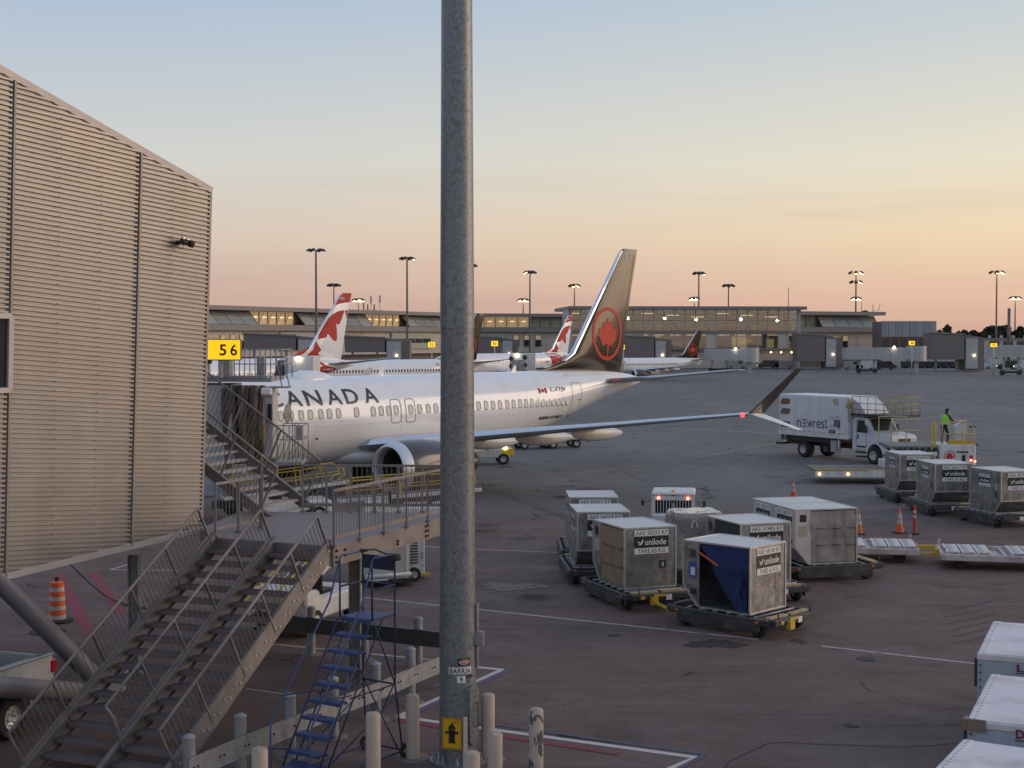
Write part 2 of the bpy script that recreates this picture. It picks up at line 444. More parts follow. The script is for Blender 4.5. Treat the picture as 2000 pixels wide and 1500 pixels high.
def paint(name, col, wear):
    m = bpy.data.materials.new(name); m.use_nodes = True
    t = m.node_tree; b = t.nodes['Principled BSDF']; n, l = t.nodes.new, t.links.new
    c = n('ShaderNodeTexCoord'); x = n('ShaderNodeTexNoise'); x.inputs['Scale'].default_value = 3.5; x.inputs['Detail'].default_value = 8; x.inputs['Roughness'].default_value = 0.75
    l(c.outputs['Object'], x.inputs['Vector'])
    r = n('ShaderNodeMapRange'); r.inputs['From Min'].default_value = wear; r.inputs['From Max'].default_value = wear + 0.14; l(x.outputs['Fac'], r.inputs[0])
    mi = n('ShaderNodeMix'); mi.data_type = 'RGBA'; l(r.outputs[0], mi.inputs['Factor'])
    mi.inputs['A'].default_value = (*col, 1); mi.inputs['B'].default_value = (0.125, 0.085, 0.072, 1)
    l(mi.outputs['Result'], b.inputs['Base Color']); b.inputs['Roughness'].default_value = 0.75
    return m
M_pw = paint('worn_white_road_paint', (0.46, 0.42, 0.40), 0.52)
M_pp = paint('worn_pinkish_white_road_paint', (0.60, 0.50, 0.46), 0.60)
M_pr = paint('worn_red_road_paint', (0.24, 0.035, 0.045), 0.54)
M_pb = paint('worn_blue_road_paint', (0.09, 0.095, 0.15), 0.48)
M_py = paint('worn_yellow_road_paint', (0.34, 0.25, 0.09), 0.5)
def stripe(name, pix, w, m, z=0.004):
    """painted stripe through ground points seen at those pixels"""
    pts = [G(*p) for p in pix]; b = MB()
    for i in range(len(pts) - 1):
        a, c = pts[i], pts[i + 1]; d = (c - a).normalized(); s = Vector((-d.y, d.x, 0)) * w / 2
        zz = Vector((0, 0, z + 0.0005 * i)); k = max(1, int((c - a).length / 4))
        for j in range(k):
            p, q = a.lerp(c, j / k), a.lerp(c, (j + 1) / k)
            b.quad(p - s + zz, q - s + zz, q + s + zz, p + s + zz)
    return tag(b.build(name, m, fix=False), kind='structure')
stripe('white_line', [(640, 1160), (930, 1190), (1330, 1233), (1480, 1249)], 0.10, M_pw)
stripe('white_line', [(1604, 1262), (1910, 1297)], 0.10, M_pw)
stripe('white_line', [(600, 1056), (930, 1072.8), (1110, 1080), (1180, 1083)], 0.10, M_pw)
stripe('white_line', [(520, 1257), (700, 1275), (862, 1291)], 0.11, M_pw)
stripe('blue_line', [(745, 1286), (862, 1297)], 0.13, M_pb, 0.008)
stripe('white_line', [(480, 1345), (562, 1357)], 0.06, M_pw)
stripe('white_line', [(928, 1303), (982, 1308), (778, 1400), (1362, 1480), (1300, 1506)], 0.16, M_pp)
stripe('blue_line', [(1000, 1306), (800, 1397)], 0.16, M_pb, 0.008)
stripe('blue_line', [(932, 1411), (1378, 1474), (1316, 1506)], 0.10, M_pb, 0.008)
stripe('red_line', [(772, 1406), (862, 1421), (1000, 1442), (1210, 1473)], 0.17, M_pr, 0.008)
stripe('red_line', [(112, 1120), (178, 1240)], 0.34, M_pr)
stripe('red_line', [(180, 1118), (238, 1200)], 0.28, M_pr)
stripe('white_line', [(214, 1113), (330, 1114), (420, 1124)], 0.10, M_pw)
stripe('white_line', [(214, 1113), (262, 1100)], 0.10, M_pw, 0.006)
stripe('yellow_line', [(1120, 925), (1330, 900), (1530, 862), (1900, 800)], 0.18, M_py)
stripe('white_line', [(1300, 836), (1516, 846)], 0.22, M_pw)
stripe('white_line', [(1885, 853), (2060, 857)], 0.22, M_pw)
stripe('yellow_line', [(930, 880), (1300, 985), (1520, 1040)], 0.10, M_pb, 0.004)
# pale patch of spilt de-icing dust and a dark oil patch, irregular flat shapes
def blotch(name, px, py, rx, ry, m, seed, z):
    r = random.Random(seed); c = G(px, py); b = MB(); n = 40
    ph = [r.uniform(0, 6.28) for _ in range(5)]
    pts = []
    for k in range(n):
        a = 2 * math.pi * k / n
        q = 1 + 0.25 * math.sin(2 * a + ph[0]) + 0.18 * math.sin(3 * a + ph[1]) + 0.13 * math.sin(7 * a + ph[2]) + 0.1 * math.sin(11 * a + ph[3])
        pts.append((c.x + rx * q * math.cos(a), c.y + ry * q * math.sin(a), z))
    b.add(pts + [(c.x, c.y, z)], [(k, (k + 1) % n, n) for k in range(n)])
    return tag(b.build(name, m, fix=False), kind='structure')
M_oil = paint('oil_stain', (0.035, 0.03, 0.028), 0.56)
M_dust = paint('pale_spill', (0.21, 0.155, 0.13), 0.44)
blotch('oil_stain', 1396, 1258, 0.55, 0.5, M_oil, 3, 0.010)
blotch('oil_stain', 1560, 1252, 0.18, 0.2, M_oil, 5, 0.010)
blotch('oil_stain', 1692, 1287, 0.22, 0.2, M_oil, 6, 0.010)
blotch('oil_stain', 1200, 1241, 0.12, 0.15, M_oil, 8, 0.012)
blotch('oil_stain', 1662, 1418, 0.12, 0.12, M_oil, 9, 0.012)
blotch('pale_stain', 1000, 1146, 0.75, 0.8, M_dust, 4, 0.010)
M_crk = paint('crack_in_asphalt', (0.03, 0.024, 0.02), 0.60)
stripe('crack', [(1410, 1508), (1424, 1488), (1452, 1474), (1476, 1464), (1500, 1452), (1545, 1450), (1575, 1453), (1640, 1455), (1742, 1459), (1800, 1458), (1870, 1452)], 0.025, M_crk, 0.005)
stripe('crack', [(1120, 1020), (930, 948), (700, 870)], 0.06, M_crk, 0.005)
M_tyre2 = paint('tyre_rubber_mark', (0.07, 0.048, 0.040), 0.50)
for q in ([(940, 945), (1170, 1035)], [(1180, 905), (1420, 1010), (1500, 1042)], [(1560, 930), (1860, 860)], [(930, 905), (1230, 800)], [(1250, 860), (2000, 960)]): stripe('pavement_joint', q, 0.05, M_crk, 0.005)
for k in range(6):
    stripe('tyre_mark', [(1838 + 6 * k, 1192 + 13 * k), (1880 + 6 * k, 1186 + 12 * k), (1938 + 4 * k, 1174 + 12 * k)], 0.09, M_tyre2, 0.005)
# ------------------------------------------------------------------ corrugated ramp building on the left
def building():
    az = math.radians(35.5)
    A = Vector((math.sin(az), math.cos(az), 0)); n = Vector((A.y, -A.x, 0))      # along the wall (away), outward (to the right)
    up = (Vector((0, 0, 1)) + n * 0.05).normalized()
    O = P(391, 1036, 31.0)                                                       # low far corner
    zref = O.z
    root = empty('ramp_building', 'tall corrugated metal building with a sloping roof edge at left behind the stairs', 'building', (O.x, O.y, 0))
    O = Vector((0, 0, zref))
    # wall coordinates: a (negative = toward the camera), b height up the leaning wall
    def W(a, b, off=0.0): return O + A * a + up * b + n * off
    def hit(px, py):                                                            # where a line of sight meets the wall
        r = ray(px, py); o = Vector((0, 0, H)) - root.location; nn = A.cross(up)
        t = (O - o).dot(nn) / r.dot(nn); q = o + r * t - O
        return q.dot(A), q.dot(up) if abs(A.dot(up)) < 1e-6 else q.z / up.z
    t0, t1, t2 = hit(0, 140), hit(200, 254), hit(407, 373)
    b0, b1, b2 = hit(0, 1130), hit(200, 1083), hit(391, 1036)
    st = (t2[1] - t0[1]) / (t2[0] - t0[0]); top = lambda a: t2[1] + st * (a - t2[0])
    sb = (b2[1] - b0[1]) / (b2[0] - b0[0]); bot = lambda a: b2[1] + sb * (a - b2[0])
    sr = -0.082
    M_corr = mat('corrugated_cladding', (0.40, 0.376, 0.352), 0.42, metal=0.45, var=0.1, scale=0.9, dirt=(0.28, 0.25, 0.225), dscale=0.5, damt=0.35, streak=True)
    M_trim = mat('cladding_trim', (0.30, 0.27, 0.245), 0.5, metal=0.3, var=0.08)
    M_edge = mat('pale_roof_edge', (0.52, 0.47, 0.44), 0.5, metal=0.2, var=0.05)
    s1 = hit(262, 700)[0]; s2 = hit(15, 700)[0]
    seams = [0.0, s1, s2, s2 - (s1 - s2), s2 - 2 * (s1 - s2)]
    pitch = 0.094
    prof = [(0.0, 0.0), (0.40, 0.0), (0.48, 0.052), (0.90, 0.052)]
    wl, wr, wb, wt = None, None, None, None
    wA, wB = hit(0, 617), hit(14, 762)
    for k in range(4):
        a1, a0 = seams[k] - 0.03, seams[k + 1] + 0.03
        mb = MB(); rows = []
        lo = min(bot(a0), bot(a1)) - 1.0; hi = max(top(a0), top(a1)) + 1.0
        i = int(lo / pitch) - 2
        seq = []
        while i * pitch < hi + 0.5:
            for f, d in prof: seq.append(((i + f) * pitch, d))
            i += 1
        for c0, d in seq:
            # the ridge b = c0 + sr * a, clipped between the bottom and top edges
            l0, l1 = a0, a1
            def clip(l0, l1, fn, keep_above):
                g0, g1 = c0 + sr * l0 - fn(l0), c0 + sr * l1 - fn(l1)
                if not keep_above: g0, g1 = -g0, -g1
                if g0 < 0 and g1 < 0: return None
                if g0 >= 0 and g1 >= 0: return l0, l1
                x = l0 + (l1 - l0) * (g0 / (g0 - g1))
                return (l0, x) if g0 >= 0 else (x, l1)
            r = clip(l0, l1, bot, True)
            if r: r = clip(r[0], r[1], top, False)
            rows.append((c0, d, r))
        for (ca, da, ra), (cb, db, rb) in zip(rows, rows[1:]):
            if not ra or not rb: continue
            mb.quad(W(ra[0], ca + sr * ra[0], da), W(ra[1], ca + sr * ra[1], da), W(rb[1], cb + sr * rb[1], db), W(rb[0], cb + sr * rb[0], db))
        tag(mb.build('corrugated_panel', M_corr, root))
        # seam strip: a pale half-round batten with dark gap
        a = seams[k + 1]
        mb = MB()
        e1, e2 = W(a, bot(a) + 0.02, 0.02), W(a, top(a) - 0.02, 0.02)
        mb.beam(e1, e2, 0.10, 0.02, 0, n); mb.beam(W(a + 0.012, bot(a) + 0.03, 0.06), W(a + 0.012, top(a) - 0.03, 0.06), 0.045, 0.035, 0, n)
        mb.build('seam_batten', M_trim, root)
    # screws: rows of little dark heads, too small to count
    mb = MB()
    for k in range(2):
        for fr in ((0.35, 0.68) if k == 1 else (0.45,)):
            a = seams[k + 1] + (seams[k] - seams[k + 1]) * fr
            c = bot(a) + 0.1; i = int((c - sr * a) / pitch)
            while True:
                bb = (i + 0.68) * pitch + sr * a
                if bb > top(a) - 0.1: break
                if bb > bot(a) + 0.05 and i % 2 == 0: mb.box(W(a, bb - 0.018, 0.054), (0.028, 0.02, 0.035))
                i += 1
    tag(mb.build('screw_heads', M_trim, root), kind='stuff')
    # dark wall plane behind the sheets, return end, roof
    D = 5.0; a_end = seams[-1]
    M_in = mat('ramp_end_cladding', (0.20, 0.18, 0.165), 0.6, var=0.1)
    mb = MB()
    back = lambda p: p - n * D
    c = [W(a_end, bot(a_end), -0.02), W(0, bot(0), -0.02), W(0, top(0), -0.02), W(a_end, top(a_end), -0.02)]
    q = [back(p) for p in c]
    mb.add(c + q, [(0, 1, 2, 3), (1, 5, 6, 2), (5, 4, 7, 6), (4, 0, 3, 7), (0, 4, 5, 1), (3, 2, 6, 7)])
    mb.build('wall_core', M_in, root)
    mb = MB()
    mb.beam(W(0.02, bot(0) - 0.02, 0.01), W(0.02, top(0) + 0.0, 0.01), 0.06, 0.05, 0, n)
    mb.build('corner_trim', M_trim, root)
    mb = MB()
    mb.beam(W(a_end, top(a_end) + 0.05, -0.02), W(0.05, top(0.05) + 0.05, -0.02), 0.13, 0.13, 0, up)
    mb.build('roof_edge', M_edge, root)
    mb = MB()
    mb.beam(W(a_end, bot(a_end) + 0.03, 0.0), W(0.03, bot(0.03) + 0.03, 0.0), 0.14, 0.13, 0, up)
    mb.build('base_flashing', M_edge, root)
    # the window at the left edge of the view: frame and dark pane
    wy1, wy0, wx = wA[1], hit(5, 762)[1], hit(14, 690)[0]
    fr = MB(); w2 = wx - 2.6
    for p, qq in (((w2, wy0), (wx, wy0)), ((w2, wy1), (wx, wy1))):
        fr.beam(W(p[0], p[1], 0.07), W(qq[0], qq[1], 0.07), 0.10, 0.11, 0, n)
    for xx in (wx, w2): fr.beam(W(xx, wy0, 0.072), W(xx, wy1, 0.072), 0.10, 0.11, 0, n)
    f = fr.build('window_frame', M_edge, root)
    pn = MB(); pn.quad(W(w2, wy0, 0.062), W(wx, wy0, 0.062), W(wx, wy1, 0.062), W(w2, wy1, 0.062)); pn.build('pane', M_glass, f)
    # steel column below the far panel
    cp = P(262, 1084, 30.6); mb = MB(); cx, cy = cp.x - root.location.x, cp.y - root.location.y
    mb.box((cx - 0.10, cy, cp.z / 2), (0.022, 0.26, cp.z)); mb.box((cx + 0.10, cy, cp.z / 2), (0.022, 0.26, cp.z)); mb.box((cx, cy, cp.z / 2), (0.18, 0.02, cp.z))
    mb.box((cx, cy, 0.02), (0.4, 0.4, 0.04))
    mb.build('support_column', M_galv, root)
    # two inclined tubular struts down to a footing
    foot = G(172, 1362) - Vector((root.location.x, root.location.y, 0))
    off = Vector((root.location.x, root.location.y, 0))
    M_strut = mat('grey_strut_paint', (0.17, 0.165, 0.18), 0.5, var=0.1, dirt=(0.1, 0.09, 0.08))
    for nm, pa, pb in (('strut', P(-40, 1096, 26.7) - off, foot + Vector((0.15, 0.3, 0.22))), ('strut', P(-120, 1335, 22.2) - off, foot + Vector((0.0, -0.2, 0.16)))):
        MB().tube([pa, pa.lerp(pb, 0.5), pb], 0.185, 20).build(nm, M_strut, root)
    mb = MB(); mb.box(foot + Vector((0.1, 0.05, 0.08)), (1.0, 1.1, 0.16), 0, None, 0.02)
    mb.build('footing', mat('concrete_footing', (0.30, 0.275, 0.255), 0.85, bump=0.3), root)
    # flood lamp on an arm
    fa, fb = hit(345, 474)
    lp = empty('flood_lamp', 'black flood lamp fixed high on the corrugated wall near its far corner', 'lamp', root.location + W(fa, fb, 0.0))
    lp.scale = (0.6, 0.6, 0.6)
    M_lamp = mat('black_lamp_housing', (0.03, 0.027, 0.025), 0.5, var=0.1)
    mb = MB(); R = Matrix((A, up.cross(A) * 1.0, up)).transposed()
    mb.box(n * 0.08, (0.16, 0.10, 0.16), 0, R); mb.beam(n * 0.08, n * 0.34, 0.05, 0.05); mb.build('bracket', M_lamp, lp)
    mb = MB()
    rot = Matrix.Rotation(math.radians(20), 3, A) @ R
    mb.box(n * 0.38 + up * 0.0 + A * 0.05, (0.34, 0.26, 0.15), 0, rot, 0.03); mb.box(n * 0.50 - up * 0.05 + A * 0.22, (0.18, 0.2, 0.22), 0, rot, 0.02)
    mb.build('housing', M_lamp, lp)
    mb = MB(); mb.box(n * 0.36 + up * 0.15 - A * 0.02, (0.12, 0.12, 0.07), 0, R, 0.01); mb.box(n * 0.40 + up * 0.11 + A * 0.14, (0.12, 0.10, 0.06), 0, R, 0.01)
    mb.build('ballast_box', M_aluedge, lp)
    mb = MB(); mb.tube([n * 0.3 + up * 0.1, n * 0.34 - up * 0.1, n * 0.3 - up * 0.24, n * 0.1 - up * 0.2], 0.012, 6); mb.build('cable', M_dark, lp)
    return root
ramp_building = building()

# ------------------------------------------------------------------ light mast in the middle
def mast():
    c = G(894, 1487)
    root = empty('light_mast', 'thick grey galvanised mast standing in the middle of the foreground', 'mast', (c.x, c.y, 0))
    M_mast = mat('mast_zinc', (0.215, 0.222, 0.228), 0.42, metal=0.35, var=0.28, scale=24, dirt=(0.10, 0.105, 0.11), dscale=13, damt=0.7, bump=0.08, bscale=14)
    lean = -0.0009
    ztop = 26.0; zj = 7.42
    R = lambda z: 0.318 - 0.0050 * z
    X = lambda z: Vector((lean * z * 0, 0, z))
    mb = MB(); mb.lathe([(R(0.04), 0.04), (R(3), 3), (R(zj + 0.4), zj + 0.4)], n=28); mb.build('lower_tube', M_mast, root)
    mb = MB(); mb.lathe([(R(zj) + 0.012, zj), (R(zj) + 0.010, zj + 0.02), (R(12) + 0.008, 12), (R(ztop) + 0.008, ztop)], n=28); mb.build('upper_tube', M_mast, root)
    mb = MB(); mb.lathe([(0.48, 0.0), (0.48, 0.05), (0.33, 0.05)], n=28); mb.build('base_plate', M_mast, root)
    for k in range(10):
        a = 2 * math.pi * (k + 0.5) / 10; mb = MB()
        mb.lathe([(0.036, 0.05), (0.036, 0.11), (0.018, 0.11), (0.018, 0.19)], (0.41 * math.cos(a), 0.41 * math.sin(a), 0), n=6, smooth=False)
        mb.build('anchor_bolt', M_galv, root)
    def onface(ang, z, r=None):                                    # frame on the tube: ang measured from facing the camera, + to the right
        rr = (R(z) if r is None else r); dcam = Vector((-c.x, -c.y, 0)).normalized(); right = Vector((-dcam.y, dcam.x, 0))
        nrm = dcam * math.cos(ang) + right * math.sin(ang); u = -dcam * math.sin(ang) + right * math.cos(ang)
        return nrm * rr + Vector((0, 0, z)), u, Vector((0, 0, 1)), nrm
    ppm = F / 24.3
    zz = lambda py: H - (py - 658) * 24.0 / F
    # rounded hand-hole cover
    p, u, v, nr = onface(math.radians(52), (zz(1340) + zz(1458)) / 2); h = zz(1338) - zz(1458); w = 0.25
    out = []
    for k in range(24):
        a = 2 * math.pi * k / 24; out.append((w / 2 * math.cos(a), (h / 2 - w / 2) * (1 if math.sin(a) >= 0 else -1) + w / 2 * math.sin(a)))
    mb = MB(); mb.prism(out, p - nr * 0.12, u, v, 0.17); cov = mb.build('hand_hole_cover', M_mast, root)
    mb = MB(); q = p + nr * 0.05
    mb.tube([q - v * 0.2 + u * 0.03, q - v * 0.2 + u * 0.03 + nr * 0.05, q + v * 0.2 + u * 0.03 + nr * 0.05, q + v * 0.2 + u * 0.03], 0.011, 6); mb.build('handle', M_dark, cov)
    # cable box above
    p, u, v, nr = onface(math.radians(80), zz(1252)); mb = MB(); mb.box(p + nr * 0.06, (0.18, 0.10, 0.24), 0, Matrix((nr, u, v)).transposed(), 0.01)
    mb.tube([p + nr * 0.03 + v * 0.1, p + nr * 0.03 + v * 0.6], 0.03, 8); mb.tube([p + nr * 0.03 - v * 0.1, p + nr * 0.03 - v * 0.5], 0.03, 8); mb.build('cable_box', M_galv, root)
    def plate(nm, ang, py, w, h, mats, draw, bend=True):
        z = zz(py); mb = MB(); seg = 6
        p0, u0, v0, n0 = onface(ang, z, R(z) + 0.006)
        if bend:
            vs = []
            for k in range(seg + 1):
                s = -w / 2 + w * k / seg; pp, uu, vv, nn = onface(ang + s / R(z), z, R(z) + 0.006); vs += [pp - v0 * h / 2, pp + v0 * h / 2]
            mb.add(vs, [(2 * k, 2 * k + 2, 2 * k + 3, 2 * k + 1) for k in range(seg)], 0)
            fn = lambda x, y, o=0.010: onface(ang + x / R(z), z, R(z) + o)[0] + v0 * y
        else:
            mb.box(p0 + n0 * 0.012, (w, h, 0.006), 0, Matrix((u0, v0, n0)).transposed()); fn = lambda x, y, o=0.018: p0 + n0 * o + u0 * x + v0 * y
        draw(mb, fn); return mb.build(nm, mats, root)
    # angle of a picture column on the mast
    def ang(px, py): 
        Y = 24.1; x = (px - 1000) * Y / F - c.x; z = zz(py)
        return math.asin(max(-0.98, min(0.98, x / (R(z) + 0.006)))) 
    def d_danger(mb, fn):
        decal(mb, xf(([Vector((math.cos(2 * math.pi * k / 20), math.sin(2 * math.pi * k / 20), 0)) for k in range(20)], [tuple(range(20))]), 0.095, 0.042, 0, 0.0), lambda x, y: fn(x, y, 0.009), 2, 0.05)
        decal(mb, ring_vf(0.095, 0.042, 0.007, n=20), lambda x, y: fn(x, y, 0.011), 1, 0.05)
        decal(mb, text_fit('DANGER', 0.14, 0.032, 1.0, 0.02), lambda x, y: fn(x, y, 0.011), 1, 0.05)
    plate('danger_sticker', ang(906, 1293), 1293, 0.225, 0.12, [M_ink, M_wlab, M_red], d_danger)
    def lab(s, w, h): return lambda mb, fn: decal(mb, text_fit(s, w, h, 1.05, 0.01), fn, 1, 0.04)
    plate('number_label', ang(898.5, 1310), 1310, 0.40, 0.115, [M_wlab, M_ink], lab('BARR56', 0.36, 0.09))
    plate('number_label', ang(900, 1327), 1327, 0.145, 0.115, [M_wlab, M_ink], lab('9', 0.05, 0.09))
    M_hyd = mat('hydrant_sign_yellow', (0.66, 0.36, 0.01), 0.45, var=0.05)
    def d_hyd(mb, fn):
        f2 = lambda x, y: fn(x, y, 0.018)
        def rect(x0, y0, x1, y1): decal(mb, ([Vector((x0, y0, 0)), Vector((x1, y0, 0)), Vector((x1, y1, 0)), Vector((x0, y1, 0))], [(0, 1, 2, 3)]), f2, 1, 1)
        rect(-0.055, -0.15, 0.055, 0.06); rect(-0.07, -0.165, 0.07, -0.152); rect(-0.068, 0.062, 0.068, 0.078); rect(-0.09, 0.0, 0.09, 0.035); rect(-0.118, -0.01, -0.092, 0.045); rect(0.092, -0.01, 0.118, 0.045)
        dome = [(0.062 * math.cos(a), 0.082 + 0.075 * math.sin(a)) for a in [math.pi * k / 12 for k in range(13)]]
        decal(mb, fill_poly(dome), f2, 1, 1); rect(-0.014, 0.157, 0.014, 0.178)
        t = text_fit('117', 0.11, 0.065, 1.0, 0.0); decal(mb, xf(t, 1, 1, 0.07, 0.19), f2, 1, 1)
        w, h, e = 0.165, 0.258, 0.008
        for a, b2, d2, e2 in ((-w, -h, w, -h + e), (-w, h - e, w, h), (-w, -h, -w + e, h), (w - e, -h, w, h)): rect(a, b2, d2, e2)
    plate('hydrant_sign', ang(882, 1433), 1433, 0.35, 0.535, [M_hyd, M_ink], d_hyd, False)
    p, u, v, nr = onface(ang(905, 1450), zz(1455)); mb = MB()
    mb.box(p + nr * 0.06, (0.075, 0.05, 0.95), 0, Matrix((u, nr, v)).transposed(), 0.006)
    mb.build('marker_post', mat('cream_marker_post', (0.55, 0.45, 0.37), 0.6, var=0.1, dirt=(0.3, 0.22, 0.16), dscale=6), root)
    mb = MB(); p, u, v, nr = onface(ang(916, 1323), zz(1322), R(1.4)); mb.box(p + nr * 0.006, (0.12, 0.005, 0.045), 0, Matrix((u, nr, v)).transposed()); mb.build('black_tag', M_ink, root)
mast()

# ------------------------------------------------------------------ bollards, posts, barrier rails
M_cream = mat('cream_bollard_paint', (0.50, 0.40, 0.315), 0.6, var=0.08, scale=2, dirt=(0.30, 0.22, 0.16), dscale=2.2, damt=0.4)
def chipped():
    m = mat('chipped_bollard_paint', (0.50, 0.41, 0.33), 0.6, var=0.06)
    t = m.node_tree; b = t.nodes['Principled BSDF']; n, l = t.nodes.new, t.links.new
    src = b.inputs['Base Color'].links[0].from_socket
    c = n('ShaderNodeTexCoord'); mp = n('ShaderNodeMapping'); mp.inputs['Scale'].default_value = (5, 5, 2.6); l(c.outputs['Object'], mp.inputs[0])
    x = n('ShaderNodeTexNoise'); x.inputs['Scale'].default_value = 1.3; x.inputs['Detail'].default_value = 5; x.inputs['Distortion'].default_value = 0.6; l(mp.outputs[0], x.inputs['Vector'])
    r = n('ShaderNodeMapRange'); r.inputs['From Min'].default_value = 0.53; r.inputs['From Max'].default_value = 0.55; l(x.outputs['Fac'], r.inputs[0])
    mi = n('ShaderNodeMix'); mi.data_type = 'RGBA'; l(r.outputs[0], mi.inputs['Factor']); l(src, mi.inputs['A']); mi.inputs['B'].default_value = (0.10, 0.095, 0.095, 1)
    l(mi.outputs['Result'], b.inputs['Base Color']); return m
M_chip = chipped()
M_capc = mat('bollard_concrete_cap', (0.42, 0.34, 0.27), 0.85, var=0.2, scale=9, bump=0.6, bscale=18)
M_foot = mat('post_footing', (0.20, 0.165, 0.145), 0.9, var=0.15, bump=0.3)
def bollard(px, ytop, ybase, label, m, r=0.118, rough_top=False):
    c = G(px, ybase); Y = c.y; h = H - (ytop - 658) * Y / F - 0.0
    h = min(max(h, 0.6), 1.5)
    root = empty('bollard', label, 'bollard', (c.x, c.y, 0), random.uniform(0, 6), 'cream bollards round the mast')
    MB().lathe([(r, 0), (r, h - 0.02), (r - 0.006, h)], n=24).build('tube', m, root)
    mb = MB(); n = 18
    rr = random.Random(px)
    ring = lambda q, z: [(r * q * math.cos(2 * math.pi * k / n), r * q * math.sin(2 * math.pi * k / n), z + (rr.uniform(-0.015, 0.02) if rough_top else rr.uniform(-0.004, 0.006))) for k in range(n)]
    mb.loft([ring(0.95, h + 0.0), ring(0.8, h + 0.018), ring(0.35, h + 0.024)], caps=True); mb.build('concrete_cap', M_capc, root)
    MB().lathe([(0.30, 0.0), (0.29, 0.012), (r, 0.014)], n=20).build('footing', M_foot, root)
bollard(806, 1364, 1480, 'cream bollard just right of the blue rolling ladder, left of the mast', M_cream)
bollard(729, 1400, 1532, 'cream bollard in front of the blue rolling ladder', M_cream, 0.122)
bollard(508, 1470, 1600, 'cream bollard with a ragged broken top left of the blue ladder', M_cream, 0.122, True)
bollard(953, 1362, 1482, 'taller cream bollard close to the right side of the mast', M_cream)
bollard(967, 1439, 1560, 'shorter cream bollard in front of another right of the mast', M_cream)
bollard(1047, 1391, 1512, 'cream bollard with badly chipped paint, the one farthest right', M_chip, 0.122)
bollard(921, 1478, 1612, 'cream bollard at the foot of the mast, cut by the picture edge', M_cream, 0.128)

def post(px, ytop, ybase, label, parent=None, r=0.10):
    c = G(px, ybase); h = H - (ytop - 658) * c.y / F
    h = min(max(h, 0.9), 1.4)
    n = parent
    mb = MB(); o = Vector((c.x, c.y, 0)) - n.location
    mb.lathe([(r, 0), (r, h - 0.05), (r + 0.008, h - 0.045), (r + 0.008, h - 0.03), (r * 0.8, h - 0.005), (r * 0.4, h + 0.012), (0.002, h + 0.016)], o, n=18)
    mb.build('post', M_galv, n)
    mb = MB(); mb.lathe([(0.27, 0.0), (0.26, 0.012), (r, 0.014)], o, n=18); mb.build('footing', M_foot, n)
    return c
def rail(name_pts, root, z0, z1, th, mlist, off):
    mb = MB()
    for (a, b) in zip(name_pts, name_pts[1:]):
        a, b = a - root.location, b - root.location
        d = (b - a).normalized(); s = Vector((d.y, -d.x, 0)) * off
        p, q = a + s - d * 0.0, b + s
        m = (z0 + z1) / 2
        mb.beam(p + Vector((0, 0, m)), q + Vector((0, 0, m)), th, (z1 - z0))
        mb.beam(p + Vector((0, 0, z1 - 0.01)) + Vector((d.y, -d.x, 0)) * (th / 2), q + Vector((0, 0, z1 - 0.01)) + Vector((d.y, -d.x, 0)) * (th / 2), 0.03, 0.02)
        mb.beam(p + Vector((0, 0, z0 + 0.01)) + Vector((d.y, -d.x, 0)) * (th / 2), q + Vector((0, 0, z0 + 0.01)) + Vector((d.y, -d.x, 0)) * (th / 2), 0.03, 0.02)
    return mb.build('rail_beam', mlist, root)
c0 = G(370, 1562)
bar = empty('guard_rail', 'long grey steel guard rail on round capped posts crossing the foreground behind the blue ladder', 'guard rail', (c0.x, c0.y, 0))
pp = [(370, 1441, 1566), (470, 1400, 1520), (567, 1360, 1478), (651, 1326, 1438), (734, 1297, 1404), (802, 1268, 1371), (868, 1243, 1343)]
pts = [post(*p, '', bar) for p in pp]
e0 = pts[0] + (pts[0] - pts[1]) * 0.12
rail([e0] + pts[1:], bar, 0.40, 0.74, 0.02, M_galv, 0.12)
mb = MB()
for a, b in zip(pts, pts[1:]):
    d = (b - a).normalized(); s = Vector((d.y, -d.x, 0)) * 0.135
    for q in (a, a.lerp(b, 0.5)):
        for k in (-0.05, 0.05): mb.box(q + s + d * k + Vector((0, 0, 0.57)) - bar.location, (0.03, 0.03, 0.03))
tag(mb.build('bolt_heads', M_dark, bar), kind='stuff')
c0 = G(608, 1277)
bar2 = empty('guard_rail', 'dark guard rail with round posts under the stair landing, beyond the blue ladder', 'guard rail', (c0.x, c0.y, 0))
pts = [post(*p, '', bar2) for p in [(510, 1176, 1262), (608, 1187, 1277), (712, 1196, 1290), (817, 1208, 1303), (905, 1216, 1313)]]
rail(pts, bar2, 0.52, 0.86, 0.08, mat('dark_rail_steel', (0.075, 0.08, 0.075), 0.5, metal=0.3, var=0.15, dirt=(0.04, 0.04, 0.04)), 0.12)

# ------------------------------------------------------------------ orange drum, manhole, bits under the ramp
c = G(112, 1214)
dr = empty('traffic_drum', 'orange and white striped traffic drum standing under the corrugated building', 'drum', (c.x, c.y, 0))
M_wst = mat('dirty_white_band', (0.52, 0.47, 0.43), 0.6, dirt=(0.3, 0.26, 0.23), dscale=5)
zz = [0.06, 0.26, 0.30, 0.46, 0.50, 0.66, 0.70, 0.86, 0.9]
rd = lambda z: 0.225 - 0.055 * z
MB().lathe([(0.40, 0.0), (0.40, 0.05), (0.24, 0.07)], n=24).build('rubber_base', M_black, dr)
for i in range(8):
    z0, z1 = 0.07 + i * 0.118, 0.07 + (i + 1) * 0.118
    step = 0.014 if i % 2 else 0.0
    MB().lathe([(rd(z0) - 0.012 , z0), (rd(z0), z0 + 0.01), (rd(z1), z1 - 0.012), (rd(z1) - 0.014, z1 - 0.001)], n=24).build('white_band' if i % 2 == 0 else 'orange_band', M_wst if i % 2 == 0 else M_orange, dr)
